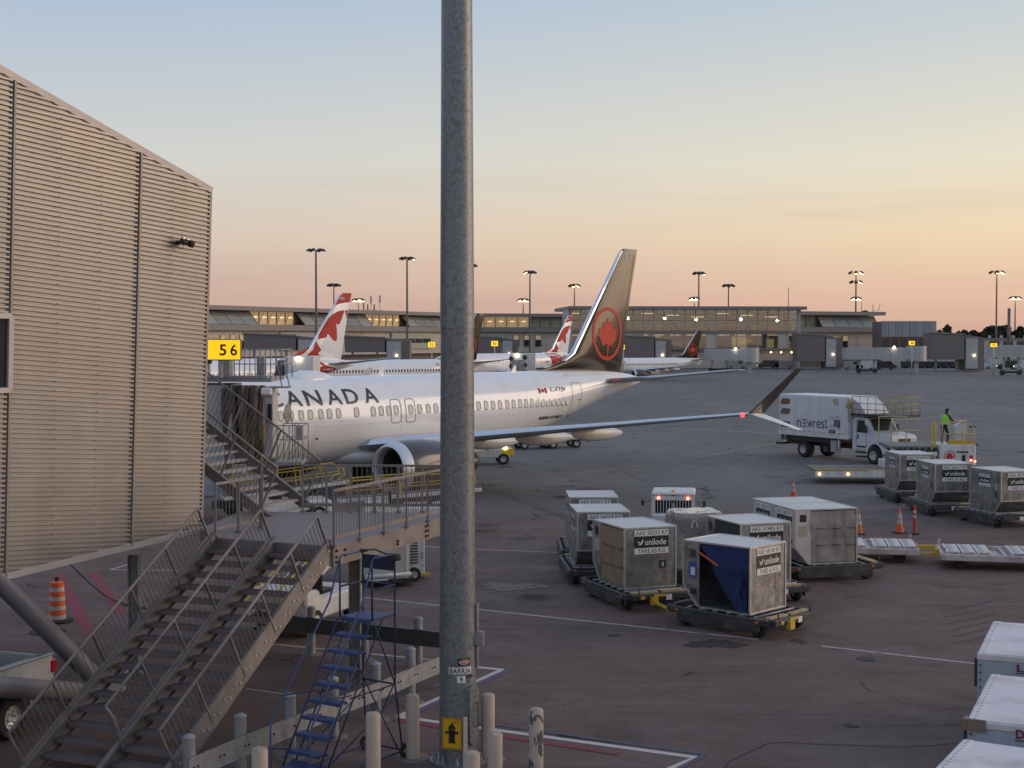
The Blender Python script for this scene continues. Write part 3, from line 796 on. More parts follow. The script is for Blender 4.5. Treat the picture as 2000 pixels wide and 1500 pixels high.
MB().lathe([(rd(1.0) - 0.015, 1.013), (0.10, 1.03), (0.03, 1.05)], n=24).build('drum_top', M_orange, dr)
mb = MB(); mb.box((0.0, 0, 1.09), (0.10, 0.04, 0.10)); mb.build('drum_handle', M_dark, dr)
c = G(106, 1226)
mh = MB(); mh.lathe([(0.45, 0.0), (0.45, 0.012), (0.40, 0.014)], n=28)
o = tag(mh.build('manhole_cover', M_black), 'round black manhole cover in the tarmac beside the striped drum', 'manhole cover'); o.location = (c.x, c.y - 0.5, 0.0)
a, b = G(125, 1150), G(290, 1192)
hz = []
for k in range(25):
    t = k / 24; p = a.lerp(b, t); hz.append(Vector((p.x, p.y, 0.9 * (1 - t) ** 3 + 0.02)) + Vector((0, 0.15 * math.sin(7 * t), 0)))
tag(MB().tube(hz, 0.02, 6).build('hose', M_black), 'black hose trailing over the tarmac from the drum to the column', 'hose')
for (px, py, lab2) in ((24, 1190, 'orange traffic cone at the left picture edge under the corrugated building'), (290, 1196, 'orange traffic cone behind the left stair railing by the column')):
    pass
# ------------------------------------------------------------------ the double stair and its landing
def stairs():
    A0 = Vector((-7.979, 23.828, 0)); a = 0.399
    D = Vector((math.sin(a), math.cos(a), 0)); T = Vector((math.cos(a), -math.sin(a), 0)); RUN, RISE = 0.319, 0.187
    root = empty('access_stair', 'grey galvanised double stair with railings rising to a steel landing on the left', 'stairs', A0)
    Z0 = 0.226
    def S(i, w, dz=0.0): return D * (RUN * i) + T * w + Vector((0, 0, Z0 + RISE * i + dz))
    W1, W2 = 1.412, 2.716
    ZP = Z0 + 16 * RISE
    # treads: folded plates with a lip, each its own part
    mb = MB(); R = Matrix((T, D, Vector((0, 0, 1)))).transposed()
    wid = W1 - 0.12
    mb.box((0, 0.14, -0.018), (wid, 0.28, 0.03)); mb.box((0, 0.0, -0.035), (wid, 0.02, 0.07)); mb.box((0, 0.285, -0.035), (wid, 0.02, 0.06))
    for k in range(7): mb.box((0, 0.035 + k * 0.036, 0.0), (wid, 0.006, 0.008))
    for sx in (-1, 1): mb.box((sx * (wid / 2 - 0.06), 0.14, -0.06), (0.12, 0.2, 0.06))
    me = mb.mesh('tread', M_tread)
    for fl, w0, wl in ((0, 0, W1), (1, W1, W2 - W1)):
        for i in range(-1, 16):
            o = put('tread', me, root, S(i, w0 + wl / 2)); o.rotation_euler = (0, 0, -a); o.scale = ((wl - 0.12) / wid, 1, 1)
    # stringers: deep channels
    def off_n(v): return v
    for w, name in ((0.0, 'stringer'), (W1, 'stringer'), (W2, 'stringer')):
        mb = MB()
        p, q = S(-1.6, w, -0.04), S(16.1, w, -0.04)
        mb.beam(p, q, 0.022, 0.34, 0, (0, 0, 1))
        for e in (-1, 1):
            u = (q - p).normalized(); vv = T.cross(u)
            mb.beam(p + vv * (0.17 * e) + T * (0.04 if w < W2 else -0.04), q + vv * (0.17 * e) + T * (0.04 if w < W2 else -0.04), 0.10, 0.018, 0, vv)
        st = mb.build(name, M_stair, root)
        if w == W2:
            mb = MB()
            for i in range(0, 34):
                c = S(i * 0.5 - 0.5, w + 0.018, -0.02 - (0.07 if i % 2 else -0.03)); mb.lathe([(0.028, -0.012), (0.028, 0.012)], c, 'Z', 8, 0, False, Matrix((D, Vector((0, 0, 1)), T)).transposed())
            tag(mb.build('stringer_bolts', M_aluedge, root), kind='stuff')
    # railings along the flights: handrail, bottom rail and slanted balusters (square to the flight)
    u = (S(1, 0) - S(0, 0)).normalized(); nrm = T.cross(u) if T.cross(u).z > 0 else -T.cross(u)
    def railing(w, i0, i1, label=None, topend=None, foot=False):
        hr, br = 0.98, 0.20
        lift = lambda i, h: S(i, w, 0.0) + nrm * (h * 0.86)
        mb = MB(); mb.tube([lift(i0, hr), lift(i1, hr)], 0.03, 8)
        o = mb.build('railing', M_stair, root)
        mb = MB(); mb.beam(lift(i0, br), lift(i1, br), 0.03, 0.045); mb.build('bottom_rail', M_stair, o)
        n = 5; step = (i1 - i0) / n
        for k in range(n + 1):
            i = i0 + step * k
            mb = MB(); mb.beam(lift(i, hr), lift(i, -0.10), 0.05, 0.03, 0, u)
            mb.build('railing_post', M_stair, o)
        mb = MB(); m = int((i1 - i0) * 0.366 / 0.118)
        for k in range(1, m):
            i = i0 + (i1 - i0) * k / m
            mb.tube([lift(i, br), lift(i, hr - 0.01)], 0.0085, 5, cap=False)
        tag(mb.build('balusters', M_stair, o), kind='stuff')
        return o
    railing(0.0, -1.0, 15.6)
    railing(W1, 1.2, 15.8)
    railing(W2, 0.2, 15.6)
    mb = MB(); x = lambda i, h: S(i, W1) + nrm * h
    mb.tube([x(1.2, 0.84), x(1.2, 0.72) + D * 0.25 * 0 + T * 0.12 - Vector((0, 0, .1)), x(1.0, 0.5) + T * 0.12, x(0.9, 0.0) + T * 0.08], 0.03, 8); mb.build('railing_end', M_stair, root)
    # landing deck: corners found from the photograph's lines of sight at that level
    off = Vector((A0.x, A0.y, 0))
    K = lambda px, py, z=ZP: G(px, py, z) - off
    p_a, p_b = K(418, 1050), K(650, 1067)
    p_c, p_d, p_e = K(873, 1008), K(858, 1013), K(560, 1000)
    pts = [p_a, p_b, p_c, K(872, 1001), p_e, K(470, 998), K(392, 1032)]
    mb = MB(); n = len(pts); lo = [p - Vector((0, 0, 0.06)) for p in pts]
    mb.add(pts + lo, [tuple(range(n)), tuple(range(2 * n - 1, n - 1, -1))] + [(i, n + i, n + (i + 1) % n, (i + 1) % n) for i in range(n)])
    mb.build('landing_deck', mat('landing_plate', (0.25, 0.195, 0.18), 0.6, metal=0.1, var=0.08, scale=1.5, dirt=(0.18, 0.14, 0.13), dscale=2, bump=0.1), root)
    dn = Vector((0, 0, 1))
    b1, b2 = p_b - dn * 0.20, p_c - dn * 0.20
    mb = MB(); mb.beam(b1, b2, 0.03, 0.36); sd = (b2 - b1).normalized(); so = Vector((sd.y, -sd.x, 0))
    for e in (-0.18, 0.18): mb.beam(b1 + dn * e - so * 0.04, b2 + dn * e - so * 0.04, 0.12, 0.02)
    beam = mb.build('landing_beam', M_stair, root)
    mb = MB(); ln = (b2 - b1).length
    for f, rows, cols in ((0.085, (0.08, -0.02), (0,)), (0.52, (-0.04, -0.11), (0,)), (0.02, (0.1, -0.02, -0.12), (0,)), (0.79, (0.11, 0.0, -0.11), (-0.04, 0.05))):
        for rz in rows:
            for cx in cols: mb.box(b1 + sd * (ln * f + cx) + dn * rz + so * 0.025, (0.05, 0.05, 0.05), 0, Matrix((sd, so, dn)).transposed())
    tag(mb.build('beam_bolts', M_dark, beam), kind='stuff')
    for p, q in ((p_a, p_b), (p_a, pts[6]), (p_e, pts[3])):
        mb = MB(); mb.beam(p - dn * 0.19, q - dn * 0.19, 0.025, 0.30); mb.build('edge_beam', M_stair, root)
    def guard(p, q, nposts, hgt=1.08, toe=True):
        mb = MB(); mb.beam(p + dn * hgt, q + dn * hgt, 0.05, 0.05)
        o = mb.build('guard_railing', M_stair, root)
        mb = MB(); mb.beam(p + dn * 0.17, q + dn * 0.17, 0.012, 0.07); mb.build('bottom_rail', M_stair, o)
        for k in range(nposts + 1):
            c = p.lerp(q, k / nposts); mb = MB(); mb.beam(c - dn * 0.05, c + dn * hgt, 0.045, 0.045); mb.box(c + dn * 0.02, (0.12, 0.12, 0.03)); mb.build('railing_post', M_stair, o)
        mb = MB(); m = int((q - p).length / 0.112)
        for k in range(1, m):
            c = p.lerp(q, k / m); mb.tube([c + dn * 0.17, c + dn * (hgt - 0.02)], 0.008, 5, cap=False)
        tag(mb.build('balusters', M_stair, o), kind='stuff')
    guard(p_b + so * 0.02, p_c + so * 0.02, 5)
    guard(pts[3] , p_e + (pts[3] - p_e) * 0.1, 6)
    guard(p_a + D * 0.05, K(508, 1031), 2)
    mb = MB(); c = K(512, 1033); mb.beam(c, c + dn * 1.55, 0.045, 0.045); mb.build('railing_post', M_stair, root)
    # square columns under the landing
    for px, py in ((694, 1332),):
        c = G(px, py) - off; h = ZP - 0.4
        mb = MB(); mb.box((c.x - 0.11, c.y, h / 2), (0.02, 0.24, h)); mb.box((c.x + 0.11, c.y, h / 2), (0.02, 0.24, h)); mb.box((c.x, c.y, h / 2), (0.2, 0.02, h)); mb.box((c.x, c.y, 0.015), (0.4, 0.4, 0.03))
        mb.build('landing_column', M_stair, root)
    return root, off, ZP
stair_root, stair_off, ZP = stairs()

# ------------------------------------------------------------------ second stair from the landing up to the jet bridge
def stair2():
    F0 = G(606, 990, ZP)
    az = math.radians(22.9); Lf = Vector((-math.cos(az), math.sin(az), 0)); Bk = Vector((math.sin(az), math.cos(az), 0))
    root = empty('bridge_stair', 'upper grey stair climbing leftward from the landing to the jet bridge door', 'stairs', (F0.x, F0.y, 0))
    W = 1.9; RUN, RISE = 0.285, 0.185; n = 16
    S = lambda i, w, dz=0.0: Lf * (RUN * i) - Bk * w + Vector((0, 0, ZP + RISE * i + dz))
    R = Matrix((Bk, Lf, Vector((0, 0, 1)))).transposed()
    mb = MB(); mb.box((0, 0.13, -0.018), (W - 0.05, 0.26, 0.03)); mb.box((0, 0.0, -0.03), (W - 0.05, 0.02, 0.06))
    M_t2 = mat('pale_grating_tread', (0.36, 0.33, 0.31), 0.7, var=0.1, dirt=(0.15, 0.12, 0.1), dscale=2)
    me = mb.mesh('tread', M_t2)
    for i in range(n):
        o = put('tread', me, root, S(i, W / 2)); o.rotation_euler = R.to_euler()
    u = (S(1, 0) - S(0, 0)).normalized(); nn = Vector((0, 0, 1))
    for w in (0.0, W):
        mb = MB(); mb.beam(S(-0.3, w, -0.05), S(n, w, -0.05), 0.02, 0.26); mb.beam(S(-0.3, w, 0.09), S(n, w, 0.09), 0.09, 0.02); mb.build('stringer', M_stair, root)
        lift = lambda i, h: S(i, w) + nn * h - Lf * (h * 0.45)
        mb = MB(); mb.tube([lift(0.6, 1.0), lift(n - 0.2, 1.0)], 0.028, 8); o = mb.build('railing', M_stair, root)
        for k in range(5):
            mb = MB(); i = 0.6 + (n - 0.8) * k / 4; mb.beam(lift(i, 1.0), lift(i, 0.0), 0.04, 0.04, 0, u); mb.build('railing_post', M_stair, o)
        mb = MB()
        for k in range(1, 44):
            i = 0.6 + (n - 0.8) * k / 44; mb.tube([lift(i, 0.12), lift(i, 0.98)], 0.008, 5, cap=False)
        tag(mb.build('balusters', M_stair, o), kind='stuff')
    # upper landing at the bridge
    top = S(n, 0); c = S(n, W / 2) + Lf * 0.9
    mb = MB(); mb.box(c - Vector((0, 0, 0.05)), (W, 1.8, 0.08), 0, R); mb.build('upper_landing', M_stair, root)
    return root
stair2()

# ------------------------------------------------------------------ blue rolling ladder
def ladder():
    M_blue = mat('blue_ladder_paint', (0.035, 0.065, 0.17), 0.5, var=0.12, dirt=(0.07, 0.07, 0.09), dscale=6)
    M_bl2 = mat('dark_blue_tube', (0.018, 0.028, 0.085), 0.45, var=0.12)
    c = G(664, 1506)
    # local x: right along a step, local y: climbing direction (away); steps descend toward the camera's left
    a = math.radians(-33)
    root = empty('rolling_ladder', 'blue rolling warehouse ladder with two rear wheels standing before the guard rail', 'ladder', (c.x, c.y, 0), a)
    W = 0.66; n = 9; rise = 0.246; zt = n * rise + 0.28
    y0 = -1.05; run = 0.165
    ytop = y0 + run * n
    plat = 0.62
    for i in range(n):
        mb = MB(); z = 0.28 + i * rise; w = W if i else W + 0.14
        mb.box((0, y0 + i * run + 0.09, z - 0.012), (w, 0.20, 0.02)); mb.box((0, y0 + i * run - 0.01, z - 0.03), (w, 0.018, 0.05)); mb.box((0, y0 + i * run + 0.185, z - 0.03), (w, 0.018, 0.045))
        mb.build('step', M_blue, root)
    mb = MB(); mb.box((0, ytop + plat / 2, zt), (W, plat, 0.03), 0, None, 0.008); mb.box((0, ytop, zt - 0.03), (W, 0.02, 0.06)); mb.build('top_platform', M_blue, root)
    t = 0.0165
    for s in (-1, 1):
        x = s * (W / 2 + 0.02)
        mb = MB(); mb.tube([(s * (W / 2 + 0.05), y0 - 0.10, 0.03), (x, y0 + run * (n - 1) + 0.1, zt - 0.03)], t, 8); mb.build('front_stile', M_bl2, root)
        mb = MB(); mb.tube([(x, y0 + 0.28, 0.20), (x, ytop + 0.28, zt - 0.02)], t * 0.9, 8); mb.build('rear_stile', M_bl2, root)
        mb = MB(); mb.tube([(x * 1.12, ytop + plat + 0.15, 0.09), (x, ytop + plat, 1.3), (x, ytop + plat, zt + 1.02)], t, 8); mb.build('rear_leg', M_bl2, root)
        mb = MB()
        mb.tube([(s * (W / 2 + 0.09), y0 - 0.18, 0.05), (s * (W / 2 + 0.09), y0 - 0.18, 1.02), (x, ytop - 0.28, zt + 0.30), (x, ytop, zt + 1.0), (x, ytop + 0.05, zt + 1.05), (x, ytop + plat - 0.05, zt + 1.05), (x, ytop + plat, zt + 1.0)], t, 8)
        mb.build('handrail', M_blue if s < 0 else M_blue, root)
        mb = MB(); mb.tube([(x, ytop, zt), (x, ytop, zt + 1.02)], t, 8); mb.tube([(x, ytop, zt + 0.52), (x, ytop + plat, zt + 0.52)], t, 8); mb.build('platform_rail', M_bl2, root)
        mb = MB(); mb.tube([(s * (W / 2 + 0.09), y0 + 0.1, 1.42), (x, ytop - 0.55, 1.35)], t * 0.8, 6); mb.tube([(s * (W / 2 + 0.09), y0 - 0.18, 0.62), (x, y0 + 0.28, 0.5)], t * 0.8, 6); mb.build('rail_strut', M_bl2, root)
        mb = MB(); mb.tube([(x, ytop + 0.05, zt - 0.05), (x, ytop + plat, 1.3)], t * 0.8, 6); mb.tube([(x * 1.06, ytop + plat + 0.05, 1.1), (x, y0 + 0.45, 0.35)], t * 0.8, 6); mb.tube([(x, y0 + 0.9, 1.3), (x, ytop + plat, 1.3)], t * 0.8, 6); mb.build('brace', M_bl2, root)
        mb = MB(); mb.tube([(x, y0 - 0.05, 0.11), (x * 1.12, ytop + plat + 0.15, 0.11)], t, 8); mb.build('base_tube', M_bl2, root)
        w = MB(); w.lathe([(0.05, -0.02), (0.115, -0.025), (0.125, -0.01), (0.125, 0.01), (0.115, 0.025), (0.05, 0.02)], (x * 1.25, ytop + plat + 0.15, 0.125), 'X', 20); wh = w.build('wheel', M_black, root)
        w = MB(); w.lathe([(0.045, -0.03), (0.05, 0.03)], (x * 1.25, ytop + plat + 0.15, 0.125), 'X', 12)
        for k in range(5):
            q = 2 * math.pi * k / 5; w.beam((x * 1.25, ytop + plat + 0.15, 0.125), (x * 1.25, ytop + plat + 0.15 + 0.1 * math.cos(q), 0.125 + 0.1 * math.sin(q)), 0.02, 0.02)
        w.build('wheel_hub', M_grey, wh)
    for dy, e, z in ((0.15, 0.1, 0.125), (0, 0, zt + 0.52), (0, 0, 1.3)): MB().tube([(-W / 2 - e, ytop + plat + dy, z), (W / 2 + e, ytop + plat + dy, z)], t, 8).build('cross_tube', M_bl2, root)
    for s in (-1, 1): MB().tube([(-s * W / 2, ytop + plat, 1.3), (s * W / 2, ytop + plat + 0.1, 0.15)], t * .8, 6).build('cross_tube', M_bl2, root)
    mb = MB(); mb.box((0, ytop + plat, zt + 0.88), (W, 0.03, 0.24)); mb.build('back_panel', mat('navy_panel', (0.012, 0.02, 0.045), 0.4, var=0.1), root)
    mb = MB(); mb.box((0, y0 + 0.18, 0.22), (W + 0.1, 0.02, 0.3), 0, Matrix.Rotation(-0.7, 3, 'X')); mb.build('base_panel', M_blue, root)
    mb = MB(); mb.tube([(-W / 2, ytop + plat, zt + 1.06), (-W * 0.1, ytop + plat - 0.02, zt + 1.1), (W * 0.3, ytop + plat, zt + 1.03)], 0.016, 6); mb.box((W * 0.52, ytop + plat, zt + 1.0), (0.22, 0.12, 0.12), 0, None, 0.02); mb.box((-W / 2, ytop + plat, zt + 1.06), (0.12, 0.07, 0.05)); mb.build('lock_lever', M_dark, root)
ladder()
# ------------------------------------------------------------------ airliners
M_fus = mat('airliner_white', (0.82, 0.81, 0.80), 0.22, var=0.03, scale=0.5, coat=0.6, dirt=(0.62, 0.60, 0.57), dscale=0.35, damt=0.22, streak=True)
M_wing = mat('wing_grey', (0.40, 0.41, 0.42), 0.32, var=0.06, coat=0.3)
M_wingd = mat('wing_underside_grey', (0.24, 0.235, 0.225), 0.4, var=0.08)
M_silver = mat('polished_leading_edge', (0.80, 0.80, 0.80), 0.16, metal=0.95, var=0.04)
M_blackt = mat('pearl_black_tail', (0.024, 0.019, 0.013), 0.24, metal=0.5, var=0.25, scale=0.9, coat=0.3)
M_acred = mat('bright_red_emblem', (0.56, 0.045, 0.028), 0.5, var=0.04, spec=0.25)
M_rred = mat('dark_red_livery', (0.46, 0.04, 0.03), 0.5, var=0.04, spec=0.25)
M_brown = mat('charcoal_lettering', (0.045, 0.036, 0.033), 0.3, var=0.0)
M_lined = mat('panel_line_grey', (0.30, 0.30, 0.31), 0.5, var=0.0)
M_fair = mat('fairing_cream', (0.58, 0.57, 0.53), 0.35, var=0.05)
M_nac = mat('charcoal_nacelle', (0.06, 0.05, 0.045), 0.25, var=0.06, coat=0.5)
M_lip = mat('satin_inlet_lip', (0.74, 0.74, 0.74), 0.3, metal=0.55, var=0.05)
M_pane = mat('cabin_window_shade', (0.42, 0.44, 0.41), 0.15, var=0.1, scale=0.6)
M_rimw = mat('window_rim', (0.46, 0.46, 0.46), 0.3, var=0)
M_eng = mat('engine_inside', (0.12, 0.10, 0.085), 0.35, metal=0.5, var=0.1)
ST_S = [0, .15, .5, 1.2, 2.2, 3.2, 4.5, 6.0, 8.0, 24.0, 25.5, 27, 29, 31, 33, 35, 37, 38.4, 39.1]
ST_T = [2.96, 3.22, 3.50, 3.92, 4.50, 5.02, 5.33, 5.43, 5.44, 5.44, 5.44, 5.44, 5.44, 5.44, 5.42, 5.37, 5.26, 5.08, 4.95]
ST_B = [2.90, 2.66, 2.40, 2.05, 1.74, 1.56, 1.45, 1.43, 1.43, 1.43, 1.47, 1.62, 2.02, 2.52, 3.05, 3.58, 4.06, 4.36, 4.50]
ST_W = [0.03, .28, .58, 0.95, 1.30, 1.56, 1.76, 1.86, 1.88, 1.88, 1.87, 1.83, 1.70, 1.50, 1.23, 0.92, 0.58, 0.34, 0.22]
def interp(xs, ys, x):
    if x <= xs[0]: return ys[0]
    if x >= xs[-1]: return ys[-1]
    i = max(k for k in range(len(xs)) if xs[k] <= x)
    if i >= len(xs) - 1: return ys[-1]
    t = (x - xs[i]) / (xs[i + 1] - xs[i])
    m = lambda k: 0.0 if k <= 0 or k >= len(xs) - 1 else (ys[k + 1] - ys[k - 1]) / (xs[k + 1] - xs[k - 1])
    h = xs[i + 1] - xs[i]
    return (2 * t**3 - 3 * t**2 + 1) * ys[i] + (t**3 - 2 * t**2 + t) * h * m(i) + (-2 * t**3 + 3 * t**2) * ys[i + 1] + (t**3 - t**2) * h * m(i + 1)
def sect(s):
    T, B, W = interp(ST_S, ST_T, s), interp(ST_S, ST_B, s), interp(ST_S, ST_W, s)
    return T, B, W, B + (T - B) * 0.531
def side(s, z, off=0.012, port=True):                         # the fuselage skin at that station and height
    T, B, W, zm = sect(s)
    k = (z - zm) / (T - zm) if z >= zm else (zm - z) / (zm - B)
    y = W * math.sqrt(max(0.0, 1 - min(1, k) ** 2)) + off
    return Vector((s, -y if port else y, z))
FIN_Z = [5.15, 5.45, 5.64, 5.95, 6.35, 8.0, 10.0, 11.9, 12.25, 12.39]
FIN_L = [29.0, 29.9, 31.2, 32.3, 33.0, 34.22, 35.72, 37.13, 37.42, 37.75]
FIN_T = [37.4, 37.55, 37.6, 37.65, 37.72, 38.06, 38.48, 38.96, 39.05, 39.07]
FIN_H = [0.02, 0.06, 0.12, 0.20, 0.24, 0.22, 0.16, 0.09, 0.07, 0.02]
def lin1(xs, ys, x):
    for i in range(len(xs) - 1):
        if x <= xs[i + 1]: t = max(0, (x - xs[i]) / (xs[i + 1] - xs[i])); return ys[i] + t * (ys[i + 1] - ys[i])
    return ys[-1]
AF = [(0.0, 0.0), (0.04, 0.55), (0.12, 0.85), (0.3, 1.0), (0.5, 0.88), (0.75, 0.5), (1.0, 0.03)]
def af_h(f):
    return lin1([a for a, b in AF], [b for a, b in AF], max(0, min(1, f)))
def fin_at(s, z, off=0.015, port=True):
    le, te, h = lin1(FIN_Z, FIN_L, z), lin1(FIN_Z, FIN_T, z), lin1(FIN_Z, FIN_H, z)
    y = h * af_h((s - le) / (te - le)) + off
    return Vector((s, -y if port else y, z))
def airfoil_ring(le, te, z, th, lat, vertical=False):
    up = [(le + (te - le) * f, th * g) for f, g in AF]; dn = [(x, -y * 0.75) for x, y in up[-1:0:-1]]
    return [Vector((x, lat, z + y)) for x, y in up + dn]

def airliner(label, root_xy, rz, sc, livery, detail, letters=None, tail_no='', group=None):
    root = empty('airliner', label, 'airliner', (root_xy[0], root_xy[1], 0), rz, group)
    root.scale = (sc, sc, sc)
    ns, nphi = [], 40
    ss = [0, .08, .15, .3, .5, .8, 1.2, 1.7, 2.2, 2.7, 3.2, 3.8, 4.5, 5.2, 6.0, 8.0, 12, 16, 20, 24.0, 25, 26, 27, 28, 29, 30, 31, 32, 33, 34, 35, 36, 37, 37.8, 38.4, 38.8, 39.1]
    mb = MB(); rings = []
    for s in ss:
        T, B, W, zm = sect(s); r = []
        for k in range(nphi):
            a = 2 * math.pi * k / nphi; z = zm + (T - zm) * math.cos(a) if math.cos(a) >= 0 else zm + (zm - B) * math.cos(a)
            r.append(Vector((s, W * math.sin(a), z)))
        rings.append(r)
    mb.loft(rings); fus = mb.build('fuselage', M_fus, root)
    # wing-body fairing
    mb = MB(); rr = []
    for s, w, h in ((14.6, .4, .05), (15.3, 1.0, .15), (16.4, 1.75, .35), (19, 1.98, .5), (22, 1.95, .5), (24.5, 1.4, .3), (26.2, .3, .1)):
        rr.append([Vector((s, w * math.sin(2 * math.pi * k / 20), 1.75 + (h + 0.25) * math.cos(2 * math.pi * k / 20))) for k in range(20)])
    mb.loft(rr); mb.build('belly_fairing', M_fus, root)
    for port in (True, False):
        sg = -1 if port else 1
        # wing
        W = [(1.2, 15.7, 22.4, 2.22, 0.42), (1.9, 16.0, 22.3, 2.30, 0.40), (3.2, 17.1, 22.3, 2.45, 0.34), (5.6, 18.7, 22.5, 2.70, 0.26), (9, 20.6, 23.7, 3.08, 0.18), (13, 22.85, 25.05, 3.52, 0.12), (16.2, 24.65, 26.1, 3.86, 0.08), (16.6, 24.95, 26.3, 3.9, 0.07)]
        mb = MB(); mb.loft([airfoil_ring(le, te, z, th, sg * lat) for lat, le, te, z, th in W])
        wing = mb.build('wing', M_wing, root)
        mb = MB()
        mb.loft([[Vector((le - 0.02 + (te - le) * f, sg * lat, z + th * g)) for f, g in ((0.085, 0.80), (0.035, 0.58), (0.0, 0.02), (0.03, -0.46), (0.075, -0.62))] for lat, le, te, z, th in W[1:]], closed=False, caps=False)
        mb.build('leading_edge', M_silver, wing)
        mb = MB()
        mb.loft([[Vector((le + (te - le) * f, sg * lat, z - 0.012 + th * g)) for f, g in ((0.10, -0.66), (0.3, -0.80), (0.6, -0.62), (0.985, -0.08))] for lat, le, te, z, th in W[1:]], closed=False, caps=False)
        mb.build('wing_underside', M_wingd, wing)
        for lat, ln in ((3.5, 4.0), (6.5, 4.2), (9.0, 3.8)):
            te = lin1([w[0] for w in W], [w[2] for w in W], lat); z = lin1([w[0] for w in W], [w[3] for w in W], lat)
            mb = MB(); c = te - ln * 0.42
            mb.loft([[Vector((c + ln * f, sg * lat + w2 * 0.30 * math.sin(2 * math.pi * k / 14), z - 0.26 - (0.05 if f < 0 else 0.12 * f) + h2 * 0.36 * math.cos(2 * math.pi * k / 14))) for k in range(14)] for f, w2, h2 in ((0, .1, .1), (0.08, .55, .55), (0.25, .95, .95), (0.5, 1, 1), (0.72, .8, .85), (0.9, .42, .5), (1, .06, .22))])
            mb.build('flap_track_fairing', M_fair, wing)
        def vane(p0, c0, p1, c1, nm, m):
            mb = MB(); rs = []
            for (p, c, th) in ((p0, c0, 0.07), (Vector(p0).lerp(Vector(p1), .5), (c0 + c1) / 2, 0.05), (p1, c1, 0.02)):
                p = Vector(p); rs.append([Vector((p.x + c * f, sg * p.y, p.z)) + Vector((0, sg * 0.5, 0.5)) * (th * g) for f, g in ((0, 0), (0.15, 1), (0.5, 1), (1, 0.1), (0.5, -1), (0.15, -1))])
            mb.loft(rs, smooth=False); mb.build(nm, m, root)
        if detail:
            vane((24.95, 16.6, 3.9), 1.35, (26.75, 17.9, 5.85), 0.55, 'winglet', mat('dark_winglet', (0.05, 0.035, 0.028), 0.3, var=0.05, coat=0.5))
            vane((25.2, 16.6, 3.88), 0.95, (27.5, 17.65, 3.12), 0.35, 'lower_winglet', M_fus)
        else:
            vane((24.95, 16.6, 3.9), 1.35, (26.0, 17.0, 4.75), 0.55, 'winglet', M_fus)
        # engine
        el, ez, x0 = 4.83, 1.50, 14.5
        mb = MB(); mb.lathe([(1.14, 0.50), (1.195, 0.8), (1.23, 1.6), (1.18, 2.6), (1.02, 3.5), (0.85, 4.2), (0.80, 4.2)], (x0, sg * el, ez), 'X', 36, caps=False)
        eng = mb.build('engine_nacelle', M_nac if livery == 'black' else M_fus, root)
        mb = MB(); mb.lathe([(0.88, 0.55), (0.885, 0.25), (0.92, 0.08), (0.97, 0.0), (1.03, 0.03), (1.105, 0.20), (1.165, 0.52)], (x0, sg * el, ez), 'X', 36, caps=False); mb.build('inlet_lip', M_lip, eng)
        mb = MB(); mb.lathe([(0.88, 0.5), (0.87, 1.1), (0.3, 1.15), (0.26, 0.95), (0.12, 0.72), (0.005, 0.62)], (x0, sg * el, ez), 'X', 30, caps=False); mb.build('intake', M_eng, eng)
        mb = MB()
        for k in range(18):
            a = 2 * math.pi * k / 18; d = Vector((0, math.cos(a), math.sin(a))); t = Vector((0, -math.sin(a), math.cos(a))); c = Vector((x0 + 1.02, sg * el, ez))
            mb.quad(c + d * 0.26 - t * 0.05, c + d * 0.86 - t * 0.13 + Vector((0.02, 0, 0)), c + d * 0.86 + t * 0.11 + Vector((-0.12, 0, 0)), c + d * 0.26 + t * 0.05 - Vector((0.06, 0, 0)))
        mb.build('fan_blades', M_dark, eng)
        mb = MB(); mb.lathe([(0.80, 4.0), (0.62, 4.6), (0.55, 5.2), (0.30, 5.2), (0.03, 5.9)], (x0, sg * el, ez), 'X', 24, caps=False); mb.build('exhaust', M_eng, eng)
        mb = MB(); mb.loft([[Vector((x0 + a, sg * el + w, z)) for w, a, z in ((0.13, 1.0, 2.68), (0.2, 4.8, 2.75), (0, 6.6, 2.75), (-0.2, 4.8, 2.75), (-0.13, 1.0, 2.68), (0, 0.7, 2.66))], [Vector((x0 + a, sg * el + w, z)) for w, a, z in ((0.13, 1.8, 2.3), (0.2, 4.6, 2.0), (0, 6.4, 2.4), (-0.2, 4.6, 2.0), (-0.13, 1.8, 2.3), (0, 1.4, 2.35))]], smooth=False); mb.build('pylon', M_fus, eng)
        # stabiliser
        mb = MB(); mb.loft([airfoil_ring(le, te, z, th, sg * lat) for lat, le, te, z, th in ((0.45, 34.7, 38.4, 4.72, 0.2), (1.2, 35.2, 38.55, 4.80, 0.17), (4, 36.9, 39.0, 5.1, 0.11), (6.9, 38.55, 39.55, 5.42, 0.06), (7.15, 38.95, 39.62, 5.45, 0.03))])
        stb = mb.build('stabiliser', M_wing, root)
        mb = MB(); mb.loft([[Vector((le - .015 + (te - le) * f, sg * lat, z + th * g)) for f, g in ((0.07, 0.7), (0.0, 0.02), (0.06, -0.55))] for lat, le, te, z, th in ((1.0, 35.05, 38.5, 4.78, 0.18), (4, 36.9, 39.0, 5.1, 0.11), (6.9, 38.55, 39.55, 5.42, 0.06))], closed=False, caps=False); mb.build('leading_edge', M_silver, stb)
        # main gear
        mb = MB(); mb.tube([(20.2, sg * 2.86, 2.1), (20.2, sg * 2.86, 0.57)], 0.12, 10); mb.tube([(20.2, sg * 2.3, 0.57), (20.2, sg * 3.4, 0.57)], 0.09, 8); gr = mb.build('main_gear_leg', M_grey, root)
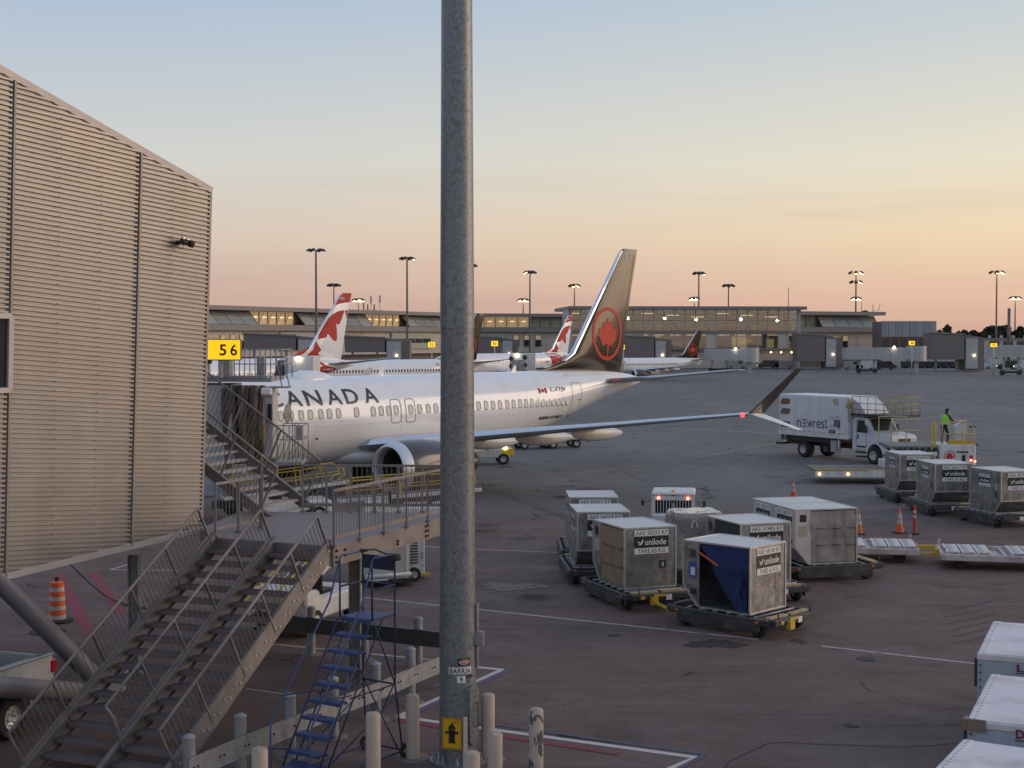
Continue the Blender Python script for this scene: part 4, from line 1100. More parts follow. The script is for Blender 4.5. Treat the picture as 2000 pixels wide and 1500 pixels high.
        for e in (-0.38, 0.38):
            mb = MB(); mb.lathe([(0.28, -0.17), (0.5, -0.2), (0.565, -0.13), (0.565, 0.13), (0.5, 0.2), (0.28, 0.17)], (20.2, sg * 2.86 + e, 0.566), 'Y', 24); mb.build('main_wheel', M_black, gr)
    mb = MB(); mb.tube([(4.2, 0, 1.7), (4.2, 0, 0.35)], 0.09, 8); ng = mb.build('nose_gear_leg', M_grey, root)
    for e in (-0.22, 0.22):
        mb = MB(); mb.lathe([(0.15, -0.1), (0.32, -0.11), (0.345, -0.06), (0.345, 0.06), (0.32, 0.11), (0.15, 0.1)], (4.2, e, 0.346), 'Y', 20); mb.build('nose_wheel', M_black, ng)
    # cockpit windows
    for port in (True, False):
        for s0, s1, z0, z1 in ((1.75, 2.45, 3.78, 4.25), (2.5, 3.1, 3.85, 4.42)):
            mb = MB(); decal(mb, ([Vector((s0, z0, 0)), Vector((s1, z0, 0)), Vector((s1 - .05, z1, 0)), Vector((s0 + .25, z1 - .1, 0))], [(0, 1, 2, 3)]), lambda s, z: side(s, z, 0.015, port), 0, 0.15); mb.build('cockpit_window', M_glass, root)
    # fin
    mb = MB(); rings = []
    for z, l, t, h in zip(FIN_Z, FIN_L, FIN_T, FIN_H):
        rings.append([Vector((l + (t - l) * f, -h * g, z)) for f, g in AF] + [Vector((l + (t - l) * f, h * g, z)) for f, g in AF[-2:0:-1]])
    mb.loft(rings)
    fin = mb.build('tail_fin', M_blackt if livery == 'black' else M_fus, root)
    mb = MB(); rr = []
    for z, l, t, h in list(zip(FIN_Z, FIN_L, FIN_T, FIN_H))[3:9]:
        w = 0.14
        rr.append([Vector((l - 0.03 + w * f, y, z)) for f, y in ((1.3, -h * af_h(1.3 * w / (t - l)) - 0.02), (0.5, -h * 0.5 * af_h(0.5) - 0.03), (0, 0), (0.5, h * 0.5 * af_h(0.5) + 0.03), (1.3, h * af_h(1.3 * w / (t - l)) + 0.02))])
    mb.loft(rr, closed=False, caps=False); mb.build('leading_edge', M_silver, fin)
    for port in (True, False):
        fn = lambda s, z: fin_at(s, z, 0.02, port); fl = 1 if port else -1
        if livery == 'black':
            mb = MB()
            decal(mb, ring_vf(1.45, 1.52, 0.20, 36.05, 7.45), fn, 0, 0.3)
            decal(mb, xf(fill_poly(LEAF), 0.98, 1.0, 36.05, 7.40), fn, 0, 0.3)
            decal(mb, ([Vector((36.0, 6.0, 0)), Vector((36.1, 6.0, 0)), Vector((36.1, 6.5, 0)), Vector((36.0, 6.5, 0))], [(0, 1, 2, 3)]), fn, 0, 0.3)
            mb.build('leaf_roundel', M_acred, fin)
            if tail_no:
                mb = MB(); decal(mb, xf(text_fit(tail_no, 0.62, 0.34), fl, 1, 38.05, 11.95), fn, 0, 0.3); mb.build('tail_number', M_wlab, fin)
                mb = MB()
                for a, b in (((37.15, 5.6), (38.75, 12.1)),):
                    decal(mb, ([Vector((a[0], a[1], 0)), Vector((a[0] + .03, a[1], 0)), Vector((b[0] + .03, b[1], 0)), Vector((b[0], b[1], 0))], [(0, 1, 2, 3)]), fn, 0, 0.5)
                mb.build('rudder_gap', M_ink, fin)
        else:
            red = MB()
            def K(*q):                                            # (share of the chord, height) pairs -> station, height
                return fill_poly([(lin1(FIN_Z, FIN_L, z) * (1 - f) + lin1(FIN_Z, FIN_T, z) * f, z) for f, z in q])
            for pl in (K((0.04, 10.95), (0.25, 11.15), (0.6, 11.3), (0.99, 11.36), (0.99, 12.1), (0.99, 12.36), (0.15, 12.36), (0.04, 12.0)),
                       K((0.756, 10.48), (0.73, 9.7), (0.68, 9.0), (0.62, 8.92), (0.52, 9.08), (0.66, 8.2), (0.745, 7.3), (0.70, 7.16), (0.62, 7.28), (0.33, 7.98), (0.345, 7.56), (0.10, 7.39), (0.045, 7.9), (0.04, 8.57), (0.08, 9.6), (0.18, 10.05), (0.36, 10.33), (0.55, 10.45)),
                       K((0.79, 10.46), (0.97, 10.48), (0.98, 9.6)),
                       K((0.06, 7.2), (0.21, 6.7), (0.37, 6.2), (0.365, 5.9), (0.58, 5.55), (0.27, 5.55), (0.12, 6.3)),
                       K((0.03, 6.6), (0.06, 6.0), (0.12, 5.5), (0.02, 5.5))):
                decal(red, pl, fn, 0, 0.3)
            red.build('red_leaf_livery', M_rred, fin)
            red = MB()
            decal(red, fill_poly([(30.2, 5.3), (33.5, 5.3), (34.6, 4.6), (36.6, 4.2), (34.5, 3.7), (31.6, 3.1)]), lambda s, z: side(s, z, 0.02, port), 0, 0.4); red.build('red_rear_livery', M_rred, root)
            if tail_no:
                mb = MB(); decal(mb, xf(text_fit(tail_no, 0.62, 0.3), fl, 1, 37.6, 11.75), fn, 0, 0.3); mb.build('tail_number', M_wlab, fin)
    return root
HD = 0.841
AD = Vector((math.cos(HD), math.sin(HD), 0)); AN = Vector((AD.y, -AD.x, 0)); AO = Vector((-3.042, 72.066, 0))
S0 = 23.5
r0 = AO - AD * S0
jet = airliner('big white airliner with black tail and red leaf roundel filling the middle of the apron', (r0.x, r0.y), HD, 1.0, 'black', True, tail_no='501')
def s_of(px, lat=1.86):
    k = (px - 1000) / F; X, Y = AO.x + lat * AN.x, AO.y + lat * AN.y
    return S0 + (k * Y - X) / (AD.x - k * AD.y)
def z_of(px, py, lat=1.86):
    s = s_of(px, lat); Y = AO.y + AD.y * (s - S0) + lat * AN.y
    r = ray(px, py); return H + r.z * Y / r.y
def jet_details():
    # cabin windows
    zw = 3.84
    n = 22
    def oval(w, h, p=3.0):
        o = []
        for k in range(n):
            a = 2 * math.pi * k / n; c, s = math.cos(a), math.sin(a)
            o.append((w * math.copysign(abs(c) ** (2 / p), c), h * math.copysign(abs(s) ** (2 / p), s)))
        return o
    ref = 20.0
    # shared meshes, origin at the window centre on the port skin
    mb = MB(); po, pi = oval(0.165, 0.235), oval(0.128, 0.198); c = side(ref, zw, 0)
    a = [side(ref + x, zw + z, 0.008) - c for x, z in po]; b = [side(ref + x, zw + z, 0.020) - c for x, z in pi]
    mb.add(a + b, [(k, (k + 1) % n, n + (k + 1) % n, n + k) for k in range(n)]); rim = mb.mesh('window', M_rimw, False)
    mb = MB(); b2 = [side(ref + x, zw + z, 0.010) - c for x, z in pi]; mb.add(b2, [tuple(range(n))]); pane = mb.mesh('pane', M_pane, False)
    px = [548.4, 568, 588, 606, 626.4, 643.2, 661, 696.2, 729, 744.4, 759, 773.5, 802.4, 819.6, 836.4, 851.4]
    rear = [175, 248, 315, 385, 457, 520, 585, 643, 704, 763, 820, 876, 933, 987, 1042, 1093]
    s_list = [s_of(p) for p in px] + [s_of(900 + q / 5) for q in rear]
    a, b = s_of(851.4), s_of(935); k = max(1, round((b - a) / 0.51))
    s_list += [a + (b - a) * i / k for i in range(1, k)] + [5.9, 6.4, 6.9, 7.4, 7.9, 8.5, 9.0, 9.5, 10.05, 10.6]
    for s in sorted(s_list):
        w = put('window', rim, jet, side(s, zw, 0)); put('pane', pane, w)
    # lettering
    def word(txt, s0, s1, z0, z1, nm, m, bold=0.012, shear=0.0):
        mb = MB(); v, f = text_fit(txt, s1 - s0, z1 - z0, 1.0, bold)
        v = [Vector((p.x + p.y * shear + (s0 + s1) / 2, p.y + (z0 + z1) / 2, 0)) for p in v]
        decal(mb, (v, f), lambda s, z: side(s, z, 0.014), 0, 0.14); return mb.build(nm, m, jet)
    zt, zb = z_of(714, 759.5), z_of(714, 786)
    letters = [('C', 526, 557.5), ('A', 564.5, 595.5), ('N', 603, 634), ('A', 645, 673.5), ('D', 680, 706), ('A', 717, 744)]
    for ch, x0, x1 in letters:
        s0, s1 = s_of(x0), s_of(x1)
        word(ch, s0, s1, 4.23, 4.90, 'letter', M_brown, 0.014, 0.0)
    base = s_of(522)
    for ch, a, b in (('A', -3.3, -2.5), ('I', -2.35, -2.2), ('R', -2.0, -1.3)): word(ch, base + a, base + b, 4.23, 4.90, 'letter', M_brown, 0.014)
    word('C-FTJV', s_of(1083), s_of(1116.5), z_of(1100, 766.5), z_of(1100, 756.5), 'registration', M_ink, 0.01)
    word('BOEING 737 MAX 8', s_of(1061), s_of(1118), z_of(1090, 819), z_of(1090, 812.5), 'type_name', M_ink, 0.03, 0.35)
    # flag
    s0, s1, z0, z1 = s_of(1059), s_of(1076), z_of(1068, 768), z_of(1068, 758)
    mb = MB(); w = (s1 - s0) / 4
    R4 = lambda a, b: ([Vector((a, z0, 0)), Vector((b, z0, 0)), Vector((b, z1, 0)), Vector((a, z1, 0))], [(0, 1, 2, 3)])
    for a, b in ((s0, s0 + w), (s1 - w, s1)): decal(mb, R4(a, b), lambda s, z: side(s, z, 0.014), 0, 0.2)
    decal(mb, xf(fill_poly(LEAF), w * 0.8, (z1 - z0) * 0.42, (s0 + s1) / 2, (z0 + z1) / 2), lambda s, z: side(s, z, 0.015), 0, 0.2); mb.build('flag_marking', M_rred, jet)
    # doors: thin outlines
    def outline(s0, s1, z0, z1, t, rad, nm):
        o = []
        for (cx, cz, a0) in ((s1 - rad, z1 - rad, 0), (s0 + rad, z1 - rad, 90), (s0 + rad, z0 + rad, 180), (s1 - rad, z0 + rad, 270)):
            for k in range(6): a = math.radians(a0 + 18 * k); o.append((cx, cz, math.cos(a), math.sin(a), rad))
        # densify along the long sides
        pts = []
        for (a, b) in zip(o, o[1:] + o[:1]):
            for k in range(5):
                f = k / 5; pts.append(tuple(a[i] + (b[i] - a[i]) * f for i in range(5)))
        mb = MB(); m = len(pts)
        out = [side(c[0] + c[2] * c[4], c[1] + c[3] * c[4], 0.012) for c in pts]; inn = [side(c[0] + c[2] * (c[4] - t), c[1] + c[3] * (c[4] - t), 0.014) for c in pts]
        mb.add(out + inn, [(k, (k + 1) % m, m + (k + 1) % m, m + k) for k in range(m)]); return mb.build(nm, M_lined, jet, False)
    d = outline(s_of(1130), s_of(1151.5), 2.98, 4.80, 0.035, 0.16, 'aft_door_outline')
    mb = MB(); decal(mb, ([Vector((s_of(1134), 2.92, 0)), Vector((s_of(1145), 2.92, 0)), Vector((s_of(1145), 2.99, 0)), Vector((s_of(1134), 2.99, 0))], [(0, 1, 2, 3)]), lambda s, z: side(s, z, 0.02), 0, 0.3); mb.build('door_sill', M_lined, jet)
    mb = MB(); decal(mb, ([Vector((s_of(1144), 3.83, 0)), Vector((s_of(1150), 3.83, 0)), Vector((s_of(1150), 3.89, 0)), Vector((s_of(1144), 3.89, 0))], [(0, 1, 2, 3)]), lambda s, z: side(s, z, 0.03), 0, 0.3); mb.build('door_handle', M_lined, jet)
    outline(s_of(763.5), s_of(783.5), 3.22, 4.36, 0.035, 0.16, 'overwing_exit_outline'); outline(s_of(792), s_of(811.5), 3.22, 4.36, 0.035, 0.16, 'overwing_exit_outline')
    # skin joints
    mb = MB()
    for s in (7.6, 12.9, 18.2, 23.1, 27.3, 30.4):
        decal(mb, ([Vector((s, 2.2, 0)), Vector((s + .012, 2.2, 0)), Vector((s + .012, 5.3, 0)), Vector((s, 5.3, 0))], [(0, 1, 2, 3)]), lambda a, z: side(a, z, 0.006), 0, 0.2)
    for z in (3.28, 2.55):
        decal(mb, ([Vector((8, z, 0)), Vector((27, z, 0)), Vector((27, z + .012, 0)), Vector((8, z + .012, 0))], [(0, 1, 2, 3)]), lambda a, zz: side(a, zz, 0.006), 0, 1.0)
    tag(mb.build('skin_joints', mat('skin_joint', (0.60, 0.59, 0.58), 0.4, var=0), jet), kind='stuff')
    # dorsal radome, blade antennas
    mb = MB(); rr = []; s0, s1 = s_of(553, 0), s_of(648, 0)
    for f, w, h in ((0, .05, .02), (.06, .35, .12), (.18, .6, .24), (.4, .7, .33), (.65, .66, .31), (.85, .42, .18), (.96, .18, .06), (1, .02, .01)):
        s = s0 + (s1 - s0) * f; rr.append([Vector((s, w * math.cos(math.pi * k / 12), 5.44 - 0.5 * (w * math.cos(math.pi * k / 12)) ** 2 / 1.88 - 0.03 + h * math.sin(math.pi * k / 12))) for k in range(13)])
    mb.loft(rr, closed=False, caps=False); mb.build('radome', M_fus, jet)
    for px, h in ((743, 0.42), (1003, 0.34)):
        s = s_of(px, 0); mb = MB(); mb.loft([[Vector((s - .22, 0, 5.42)), Vector((s, -.03, 5.42)), Vector((s + .22, 0, 5.42)), Vector((s, .03, 5.42))], [Vector((s + .05, 0, 5.43 + h)), Vector((s + .12, -.015, 5.43 + h)), Vector((s + .2, 0, 5.43 + h)), Vector((s + .12, .015, 5.43 + h))]], smooth=False); mb.build('blade_antenna', M_fus, jet)
    # red wing-tip light (lit)
    M_nav = mat('lit_red_lamp', (0.6, 0.02, 0.02), 0.3, var=0, emit=(1.0, 0.03, 0.04), estr=5.0)
    mb = MB(); mb.lathe([(0.002, -0.1), (0.07, -0.07), (0.10, 0.0), (0.07, 0.07), (0.002, 0.1)], (24.78, -16.45, 3.86), 'X', 12); mb.build('wing_tip_light', M_nav, jet)
    mb = MB(); c = side(13.1, 2.75, 0.01); mb.lathe([(0.05, -0.02), (0.06, 0.0), (0.03, 0.02)], (c.x, c.y, c.z), 'Y', 10); mb.build('static_port', M_ink, jet)
jet_details()
def bg_plane(label, px, Y, sc, livery, rz=HD, tail_no=''):
    t = P(px, 660, Y); d = Vector((math.cos(rz), math.sin(rz), 0)) * sc * 39.07
    return airliner(label, (t.x - d.x, t.y - d.y), rz, sc, livery, False, tail_no=tail_no)
b1 = bg_plane('white airliner with a red and white leaf tail close behind the big jet', 687, 147, 0.955, 'rouge', tail_no='481')
b2 = bg_plane('white airliner with a plain black tail mostly hidden behind the mast', 946, 182, 0.83, 'black', rz=0.66)
b3 = bg_plane('white airliner with red and white leaf tail just left of the big black fin', 1119, 235, 0.87, 'rouge', tail_no='284')
b4 = bg_plane('small far airliner with dark tail parked before the glass terminal', 1371, 250, 0.68, 'black', rz=0.5)
def row(pl, s0, s1, step, z=3.84):
    mb = MB(); s = s0
    while s < s1:
        c = side(s, z, 0.02); mb.add([side(s - .13, z - .2, .02), side(s + .13, z - .2, .02), side(s + .13, z + .2, .02), side(s - .13, z + .2, .02)], [(0, 1, 2, 3)]); s += step
    tag(mb.build('window_row', M_glass, pl), kind='stuff')
for pl in (b1, b2, b3, b4): row(pl, 6, 30, 0.52)
def words(pl, txt, s0, s1, z0, z1):
    mb = MB(); v, f = text_fit(txt, s1 - s0, z1 - z0, 1.0, 0.02); decal(mb, ([Vector((p.x + (s0 + s1) / 2, p.y + (z0 + z1) / 2, 0)) for p in v], f), lambda s, z: side(s, z, 0.03), 0, 0.4); mb.build('lettering', M_ink, pl)
words(b4, 'AIR CANADA', 5.5, 14.5, 4.2, 5.0)
words(b2, 'C-GJ', 29.0, 31.0, 4.4, 4.85)
# ------------------------------------------------------------------ jet bridge head, gate sign, roof plant
def bridge():
    Y = 56.0
    o = P(470, 658, Y); o = Vector((o.x, o.y, 0))
    root = empty('jet_bridge', 'grey jet bridge cab with folded dark bellows docked to the big white airliner', 'jet bridge', o)
    M_cab = mat('bridge_grey', (0.30, 0.28, 0.265), 0.5, var=0.08, dirt=(0.18, 0.15, 0.13), dscale=1)
    M_hood = mat('bridge_white_hood', (0.50, 0.48, 0.46), 0.5, var=0.06, dirt=(0.3, 0.26, 0.22))
    M_bel = mat('brown_bellows_fabric', (0.19, 0.135, 0.10), 0.75, var=0.25, scale=3)
    M_bel2 = mat('dark_bellows_fabric', (0.085, 0.065, 0.055), 0.7, var=0.2, scale=3)
    q = lambda px, py, dy=0.0: P(px, py, Y + dy) - o
    # roof slab and parapet
    a, b = q(300, 742), q(545, 742)
    mb = MB(); mb.box(((a.x + b.x) / 2 - 0.15, 1.6, a.z), (b.x - a.x - 0.3, 3.4, 0.16)); mb.box(((a.x + b.x) / 2 - 0.3, -0.1, a.z + 0.12), (b.x - a.x - 0.6, 0.1, 0.1)); mb.build('roof', M_cab, root)
    # tunnel wall in white with tall arched openings between dark fabric
    a, b = q(300, 752), q(448, 905)
    mb = MB(); mb.box(((a.x + b.x) / 2, 1.4, (a.z + b.z) / 2), (b.x - a.x, 2.6, a.z - b.z)); mb.build('tunnel', M_hood, root)
    # bellows: a row of U-shaped folds
    folds = 16
    for k in range(folds):
        px = 436 + (514 - 436) * k / (folds - 1); c = q(px, 752); z0, z1 = q(px, 905).z, q(px, 752).z
        w = 0.10 if k % 2 else 0.0
        m = M_bel2 if k in (1, 2, 5, 6) else (M_hood if k in (0, 3, 4) else M_bel)
        mb = MB(); prof = []
        for j in range(13):
            t = j / 12; y = -0.25 - w - 0.25 * math.sin(math.pi * t) + 0.12 * math.sin(5 * t + k)
            prof.append(Vector((c.x + 0.06 * math.sin(3 * t + k * 1.7), y, z0 + (z1 - z0) * t)))
        for j in range(12):
            p0, p1 = prof[j], prof[j + 1]
            mb.quad(p0 + Vector((-0.06, 0.14, 0)), p0 + Vector((0.06, 0, 0)), p1 + Vector((0.06, 0, 0)), p1 + Vector((-0.06, 0.14, 0)))
            mb.quad(p0 + Vector((0.06, 0, 0)), p0 + Vector((0.13, 0.16, 0)), p1 + Vector((0.13, 0.16, 0)), p1 + Vector((0.06, 0, 0)))
        mb.build('bellows_fold', m, root)
    mb = MB(); a, b = q(436, 757), q(516, 905); mb.box(((a.x + b.x) / 2, 0.6, (a.z + b.z) / 2), (b.x - a.x, 0.9, a.z - b.z)); mb.build('bellows_core', M_bel2, root)
    # two arched dark openings on the white hood
    for px0, px1, pt, pb in ((437, 459, 757, 852), (465, 476, 759, 846)):
        mb = MB(); out = []
        cx = (q(px0, 0).x + q(px1, 0).x) / 2; w = (q(px1, 0).x - q(px0, 0).x) / 2; zt, zb = q(px0, pt).z, q(px0, pb).z
        for k in range(20):
            t = 2 * math.pi * k / 20; out.append((cx + w * math.cos(t), (zt + zb) / 2 + ((zt - zb) / 2) * math.copysign(abs(math.sin(t)) ** 0.6, math.sin(t))))
        mb.prism(out, (0, -0.56, 0), (1, 0, 0), (0, 0, 1), -0.05); mb.build('hood_opening', M_bel2, root)
    # door column with window
    a, b = q(515, 757), q(537, 892)
    mb = MB(); mb.box(((a.x + b.x) / 2, 0.2, (a.z + b.z) / 2), (b.x - a.x, 1.2, a.z - b.z), 0, None, 0.02); col = mb.build('door_column', mat('bridge_door_grey', (0.42, 0.40, 0.38), 0.45, var=0.05), root)
    a, b = q(526, 788), q(534, 823)
    mb = MB(); mb.box(((a.x + b.x) / 2, -0.415, (a.z + b.z) / 2), (b.x - a.x, 0.03, a.z - b.z)); mb.build('door_window', M_glass, col)
    mb = MB(); c = q(525, 764); mb.box((c.x, -0.5, c.z), (0.42, 0.3, 0.3), 0, None, 0.06); mb.build('door_lamp', M_wlab, col)
    # service landing with railings
    a, b = q(545, 880), q(597, 900)
    mb = MB(); mb.box(((a.x + b.x) / 2, -0.3, b.z), (b.x - a.x, 1.6, 0.12)); mb.build('service_landing', M_cab, root)
    def rail(pts, m=M_galv, r=0.022): 
        mb = MB()
        for u, v in pts: mb.tube([u, v], r, 6)
        return mb.build('landing_rail', m, root)
    z0, zm, z1 = q(0, 895).z, q(0, 855).z, q(0, 828).z
    x0, x1 = q(546, 0).x, q(595, 0).x
    for y in (-1.05, 0.45):
        rail([((x0, y, z1), (x1, y, z1)), ((x0, y, zm), (x1, y, zm))] + [((x, y, z0), (x, y, z1)) for x in (x0, x0 + 0.45, x1 - 0.4, x1)])
    rail([((x1, -1.05, z1), (x1, 0.45, z1)), ((x1, -1.05, zm), (x1, 0.45, zm))])
    mb = MB(); mb.box((x1 - 0.12, -1.15, (z1 + zm) / 2), (0.24, 0.14, z1 - zm)); mb.build('control_box', M_cab, root)
    c = q(570, 804); mb = MB(); mb.lathe([(0.02, -0.03), (0.36, -0.03), (0.38, 0.0), (0.3, 0.04), (0.02, 0.05)], (c.x, -1.1, c.z), 'Y', 20, 0, True, Matrix.Rotation(1.35, 3, 'Z')); mb.tube([(c.x + 0.1, -1.05, c.z), (c.x + 0.2, -1.0, z1)], 0.025, 6); mb.build('mirror', mat('mirror_back', (0.36, 0.36, 0.36), 0.3, metal=0.5), root)
    # drive column and legs
    for px in (430, 520):
        x = q(px, 0).x; mb = MB(); mb.box((x, 1.0, 1.2), (0.35, 0.35, 2.4)); mb.build('support_leg', M_cab, root)
    mb = MB(); mb.box((q(475, 0).x, 1.0, 0.55), (3.0, 0.6, 0.3)); 
    mb.build('drive_axle', M_dark, root)
    for px in (445, 505):
        mb = MB(); mb.lathe([(0.2, -0.18), (0.5, -0.2), (0.55, -0.1), (0.55, 0.1), (0.5, 0.2), (0.2, 0.18)], (q(px, 0).x, 1.0, 0.55), 'Y', 20); mb.build('drive_wheel', M_black, root)
    # roof railing
    zr0, zr1, zrm = q(0, 740).z, q(0, 683).z, q(0, 711).z
    xa, xb = q(453, 0).x, q(545, 0).x
    rail([((xa, 0, zr1), (xb, 0, zr1)), ((xa, 0, zrm), (xb, 0, zrm))] + [((xa + (xb - xa) * k / 9, 0, zr0), (xa + (xb - xa) * k / 9, 0, zr1)) for k in range(10)], M_galv, 0.022)
    rail([((xa, 2.8, zr1), (xb, 2.8, zr1)), ((xb, 0, zr1), (xb, 2.8, zr1)), ((xb, 0, zrm), (xb, 2.8, zrm)), ((xa, 0, zr1), (xa, 2.8, zr1))] + [((xb, 2.8, zr0), (xb, 2.8, zr1)), ((xb, 1.4, zr0), (xb, 1.4, zr1)), ((xb, 0, zr1), (xb + 0.35, -0.1, zr0 - 0.3)), ((xb - .25, 0, zr1), (xb + 0.05, -0.1, zr0 - 0.3))], M_galv, 0.022)
    mb = MB(); mb.box((xb - 0.05, -0.1, zr0 - 0.32), (0.85, 0.6, 0.06)); mb.build('roof_step', M_cab, root)
    # plant on the roof
    def unit(nm, x0, x1, y0, y1, m, dy=1.6, dep=1.2, bev=0.03):
        a, b = q(x0, y0), q(x1, y1); mb = MB(); k = (Y + dy) / Y
        mb.box(((a.x + b.x) / 2, dy, (a.z + b.z) / 2), (b.x - a.x, dep, a.z - b.z), 0, None, bev); return mb.build(nm, m, root)
    unit('roof_cabinet', 405, 408, 702, 745, M_hood, 0.2, 0.3, 0.0)
    unit('roof_duct', 425, 446, 699, 738, mat('roof_duct_grey', (0.33, 0.31, 0.29), 0.5, var=0.08), 0.9, 0.45, 0.1)
    unit('roof_kerb', 405, 500, 734, 741, M_hood, 0.3, 0.5, 0.0)
    unit('roof_cabinet', 487, 503, 697, 738, M_cab, 1.8, 0.5, 0.02)
    unit('roof_cabinet', 388, 414, 694, 710, M_dark, -0.1, 0.3, 0.0)
    return root
bridge()
def gate_sign():
    Y = 55.6; a, b = P(405, 664, Y), P(470, 702, Y)
    c = Vector(((a.x + b.x) / 2, Y, (a.z + b.z) / 2))
    root = empty('gate_sign', 'yellow lit gate sign with black number 56 on the jet bridge roof', 'sign', (c.x, c.y, P(0, 738, Y).z))
    zc = c.z - root.location.z; w, h = b.x - a.x, a.z - b.z
    M_face = mat('lit_yellow_sign', (0.8, 0.5, 0.01), 0.4, var=0, emit=(1.0, 0.55, 0.01), estr=0.85)
    mb = MB(); mb.box((0, 0, zc), (w + 0.08, 0.18, h + 0.08), 0, None, 0.02); mb.build('sign_box', mat('sign_frame', (0.22, 0.17, 0.08), 0.5), root)
    mb = MB(); mb.box((0, -0.095, zc), (w, 0.02, h)); f = mb.build('lit_face', M_face, root)
    for ch, x in (('5', -0.02), ('6', 0.40)): mb = MB(); text_on(mb, ch, (x, -0.112, zc - 0.01), (1, 0, 0), (0, 0, 1), 0.27, h * 0.58, 0, 0.02); mb.build('digit', M_ink, f)
    mb = MB(); mb.tube([(-0.15, 0.05, 0), (-0.15, 0.05, zc - h / 2)], 0.09, 10); mb.build('sign_post', M_grey, root)
gate_sign()
# white box units that stand behind the airliner's back
def white_unit(px0, px1, py0, py1, Y, label, holes):
    a, b = P(px0, py0, Y), P(px1, py1, Y); c = ((a.x + b.x) / 2, Y)
    root = empty('high_loader_truck', label, 'truck', (c[0], c[1], 0))
    w, zt, zb = b.x - a.x, a.z, 2.1
    mb = MB(); mb.box((0, 1.5, (zt + zb) / 2), (w, 3.0, zt - zb), 0, None, 0.03); box = mb.build('box_body', M_gse, root)
    if holes:
        for k in range(3):
            mb = MB(); mb.lathe([(0.17, -0.02), (0.2, 0.0), (0.05, 0.02)], (w * 0.58 - w / 2, -0.02, zt - 0.35 - k * 0.62), 'Y', 14); mb.build('round_vent', M_dark, box)
            mb = MB(); mb.lathe([(0.17, -0.02), (0.2, 0.0), (0.05, 0.02)], (-w * 0.45, -0.02, zt - 0.45 - k * 0.62), 'Y', 14); mb.build('round_vent', M_dark, box)
        mb = MB(); mb.box((-w * 0.18, -0.03, (zt + zb) / 2 + 0.5), (w * 0.5, 0.05, 1.7)); mb.build('roller_door', M_alu, box)
    else:
        for k in range(2):
            for j in range(2):
                mb = MB(); mb.box((-w * 0.2 + w * 0.4 * k, -0.02, zt - 0.9 - 0.45 * j), (0.3, 0.04, 0.05)); mb.build('door_handle', M_grey, box)
        mb = MB(); mb.box((-w * 0.42, -0.02, zt - 0.7), (0.12, 0.04, 1.2)); mb.build('hinge_strip', M_grey, box)
    mb = MB(); mb.box((0, 1.5, 1.6), (w * 0.8, 2.6, 1.0)); mb.build('scissor_lift', M_dark, root)
    mb = MB(); mb.box((0, 1.6, 0.75), (w, 5.5, 0.5), 0, None, 0.03); mb.box((0, -1.0, 1.4), (w * 0.9, 1.4, 1.2), 0, None, 0.1); mb.build('chassis_and_cab', M_gse, root)
    for y in (-0.9, 3.4):
        for s in (-1, 1):
            mb = MB(); mb.lathe([(0.2, -0.14), (0.42, -0.15), (0.46, -0.08), (0.46, 0.08), (0.42, 0.15), (0.2, 0.14)], (s * w * 0.42, y, 0.46), 'X', 18); mb.build('wheel', M_black, root)
    M_wl = mat('lit_white_lamp', (0.9, 0.85, 0.75), 0.3, var=0, emit=(1.0, 0.85, 0.62), estr=14.0)
    mb = MB(); mb.lathe([(0.002, -0.1), (0.09, -0.06), (0.12, 0), (0.09, 0.06), (0.002, 0.1)], (-w * 0.02 if not holes else -w * 0.22, -0.15, zt - 0.12), 'Y', 12); mb.build('work_lamp', M_wl, box)
white_unit(556, 612, 696, 735, 84, 'white high loader truck box with a bright lamp behind the airliner near the gate sign', False)
white_unit(996, 1046, 690, 722, 118, 'white high loader truck box with round vents behind the airliner right of the mast', True)
# ------------------------------------------------------------------ far terminal
M_cladb = mat('terminal_beige_cladding', (0.58, 0.50, 0.43), 0.6, var=0.06, scale=0.15, dirt=(0.26, 0.22, 0.19), dscale=0.12)
M_roofg = mat('terminal_roof_fascia', (0.24, 0.22, 0.205), 0.6, var=0.06, scale=0.2)
M_darkcl = mat('dark_bronze_cladding', (0.20, 0.165, 0.15), 0.6, var=0.07, scale=0.3)
M_lightcl = mat('pale_grey_cladding', (0.42, 0.42, 0.42), 0.5, var=0.06, scale=0.3)
M_mull = mat('grey_mullion', (0.42, 0.43, 0.40), 0.5, var=0)
M_lit = mat('lit_interior_strip', (0.8, 0.7, 0.5), 0.5, var=0, emit=(1.0, 0.72, 0.38), estr=1.0)
M_lampw = mat('lit_ceiling_lamp', (0.9, 0.9, 0.9), 0.5, var=0, emit=(0.95, 1.0, 0.85), estr=14.0)
M_intw = mat('interior_wall', (0.42, 0.42, 0.33), 0.8, var=0.12, scale=0.4)
M_warmwin = mat('lit_window', (0.36, 0.27, 0.16), 0.4, var=0.35, scale=0.9, emit=(1.0, 0.66, 0.34), estr=0.22)
def glass_far():
    m = bpy.data.materials.new('terminal_glass'); m.use_nodes = True; t = m.node_tree; t.nodes.clear()
    o = t.nodes.new('ShaderNodeOutputMaterial'); mx_ = t.nodes.new('ShaderNodeMixShader'); tr = t.nodes.new('ShaderNodeBsdfTransparent'); gl = t.nodes.new('ShaderNodeBsdfGlossy')
    tr.inputs[0].default_value = (0.70, 0.80, 0.68, 1); gl.inputs['Roughness'].default_value = 0.05; gl.inputs['Color'].default_value = (0.8, 0.85, 0.82, 1)
    mx_.inputs[0].default_value = 0.30
    t.links.new(tr.outputs[0], mx_.inputs[1]); t.links.new(gl.outputs[0], mx_.inputs[2]); t.links.new(mx_.outputs[0], o.inputs[0]); return m
M_tglass = glass_far()
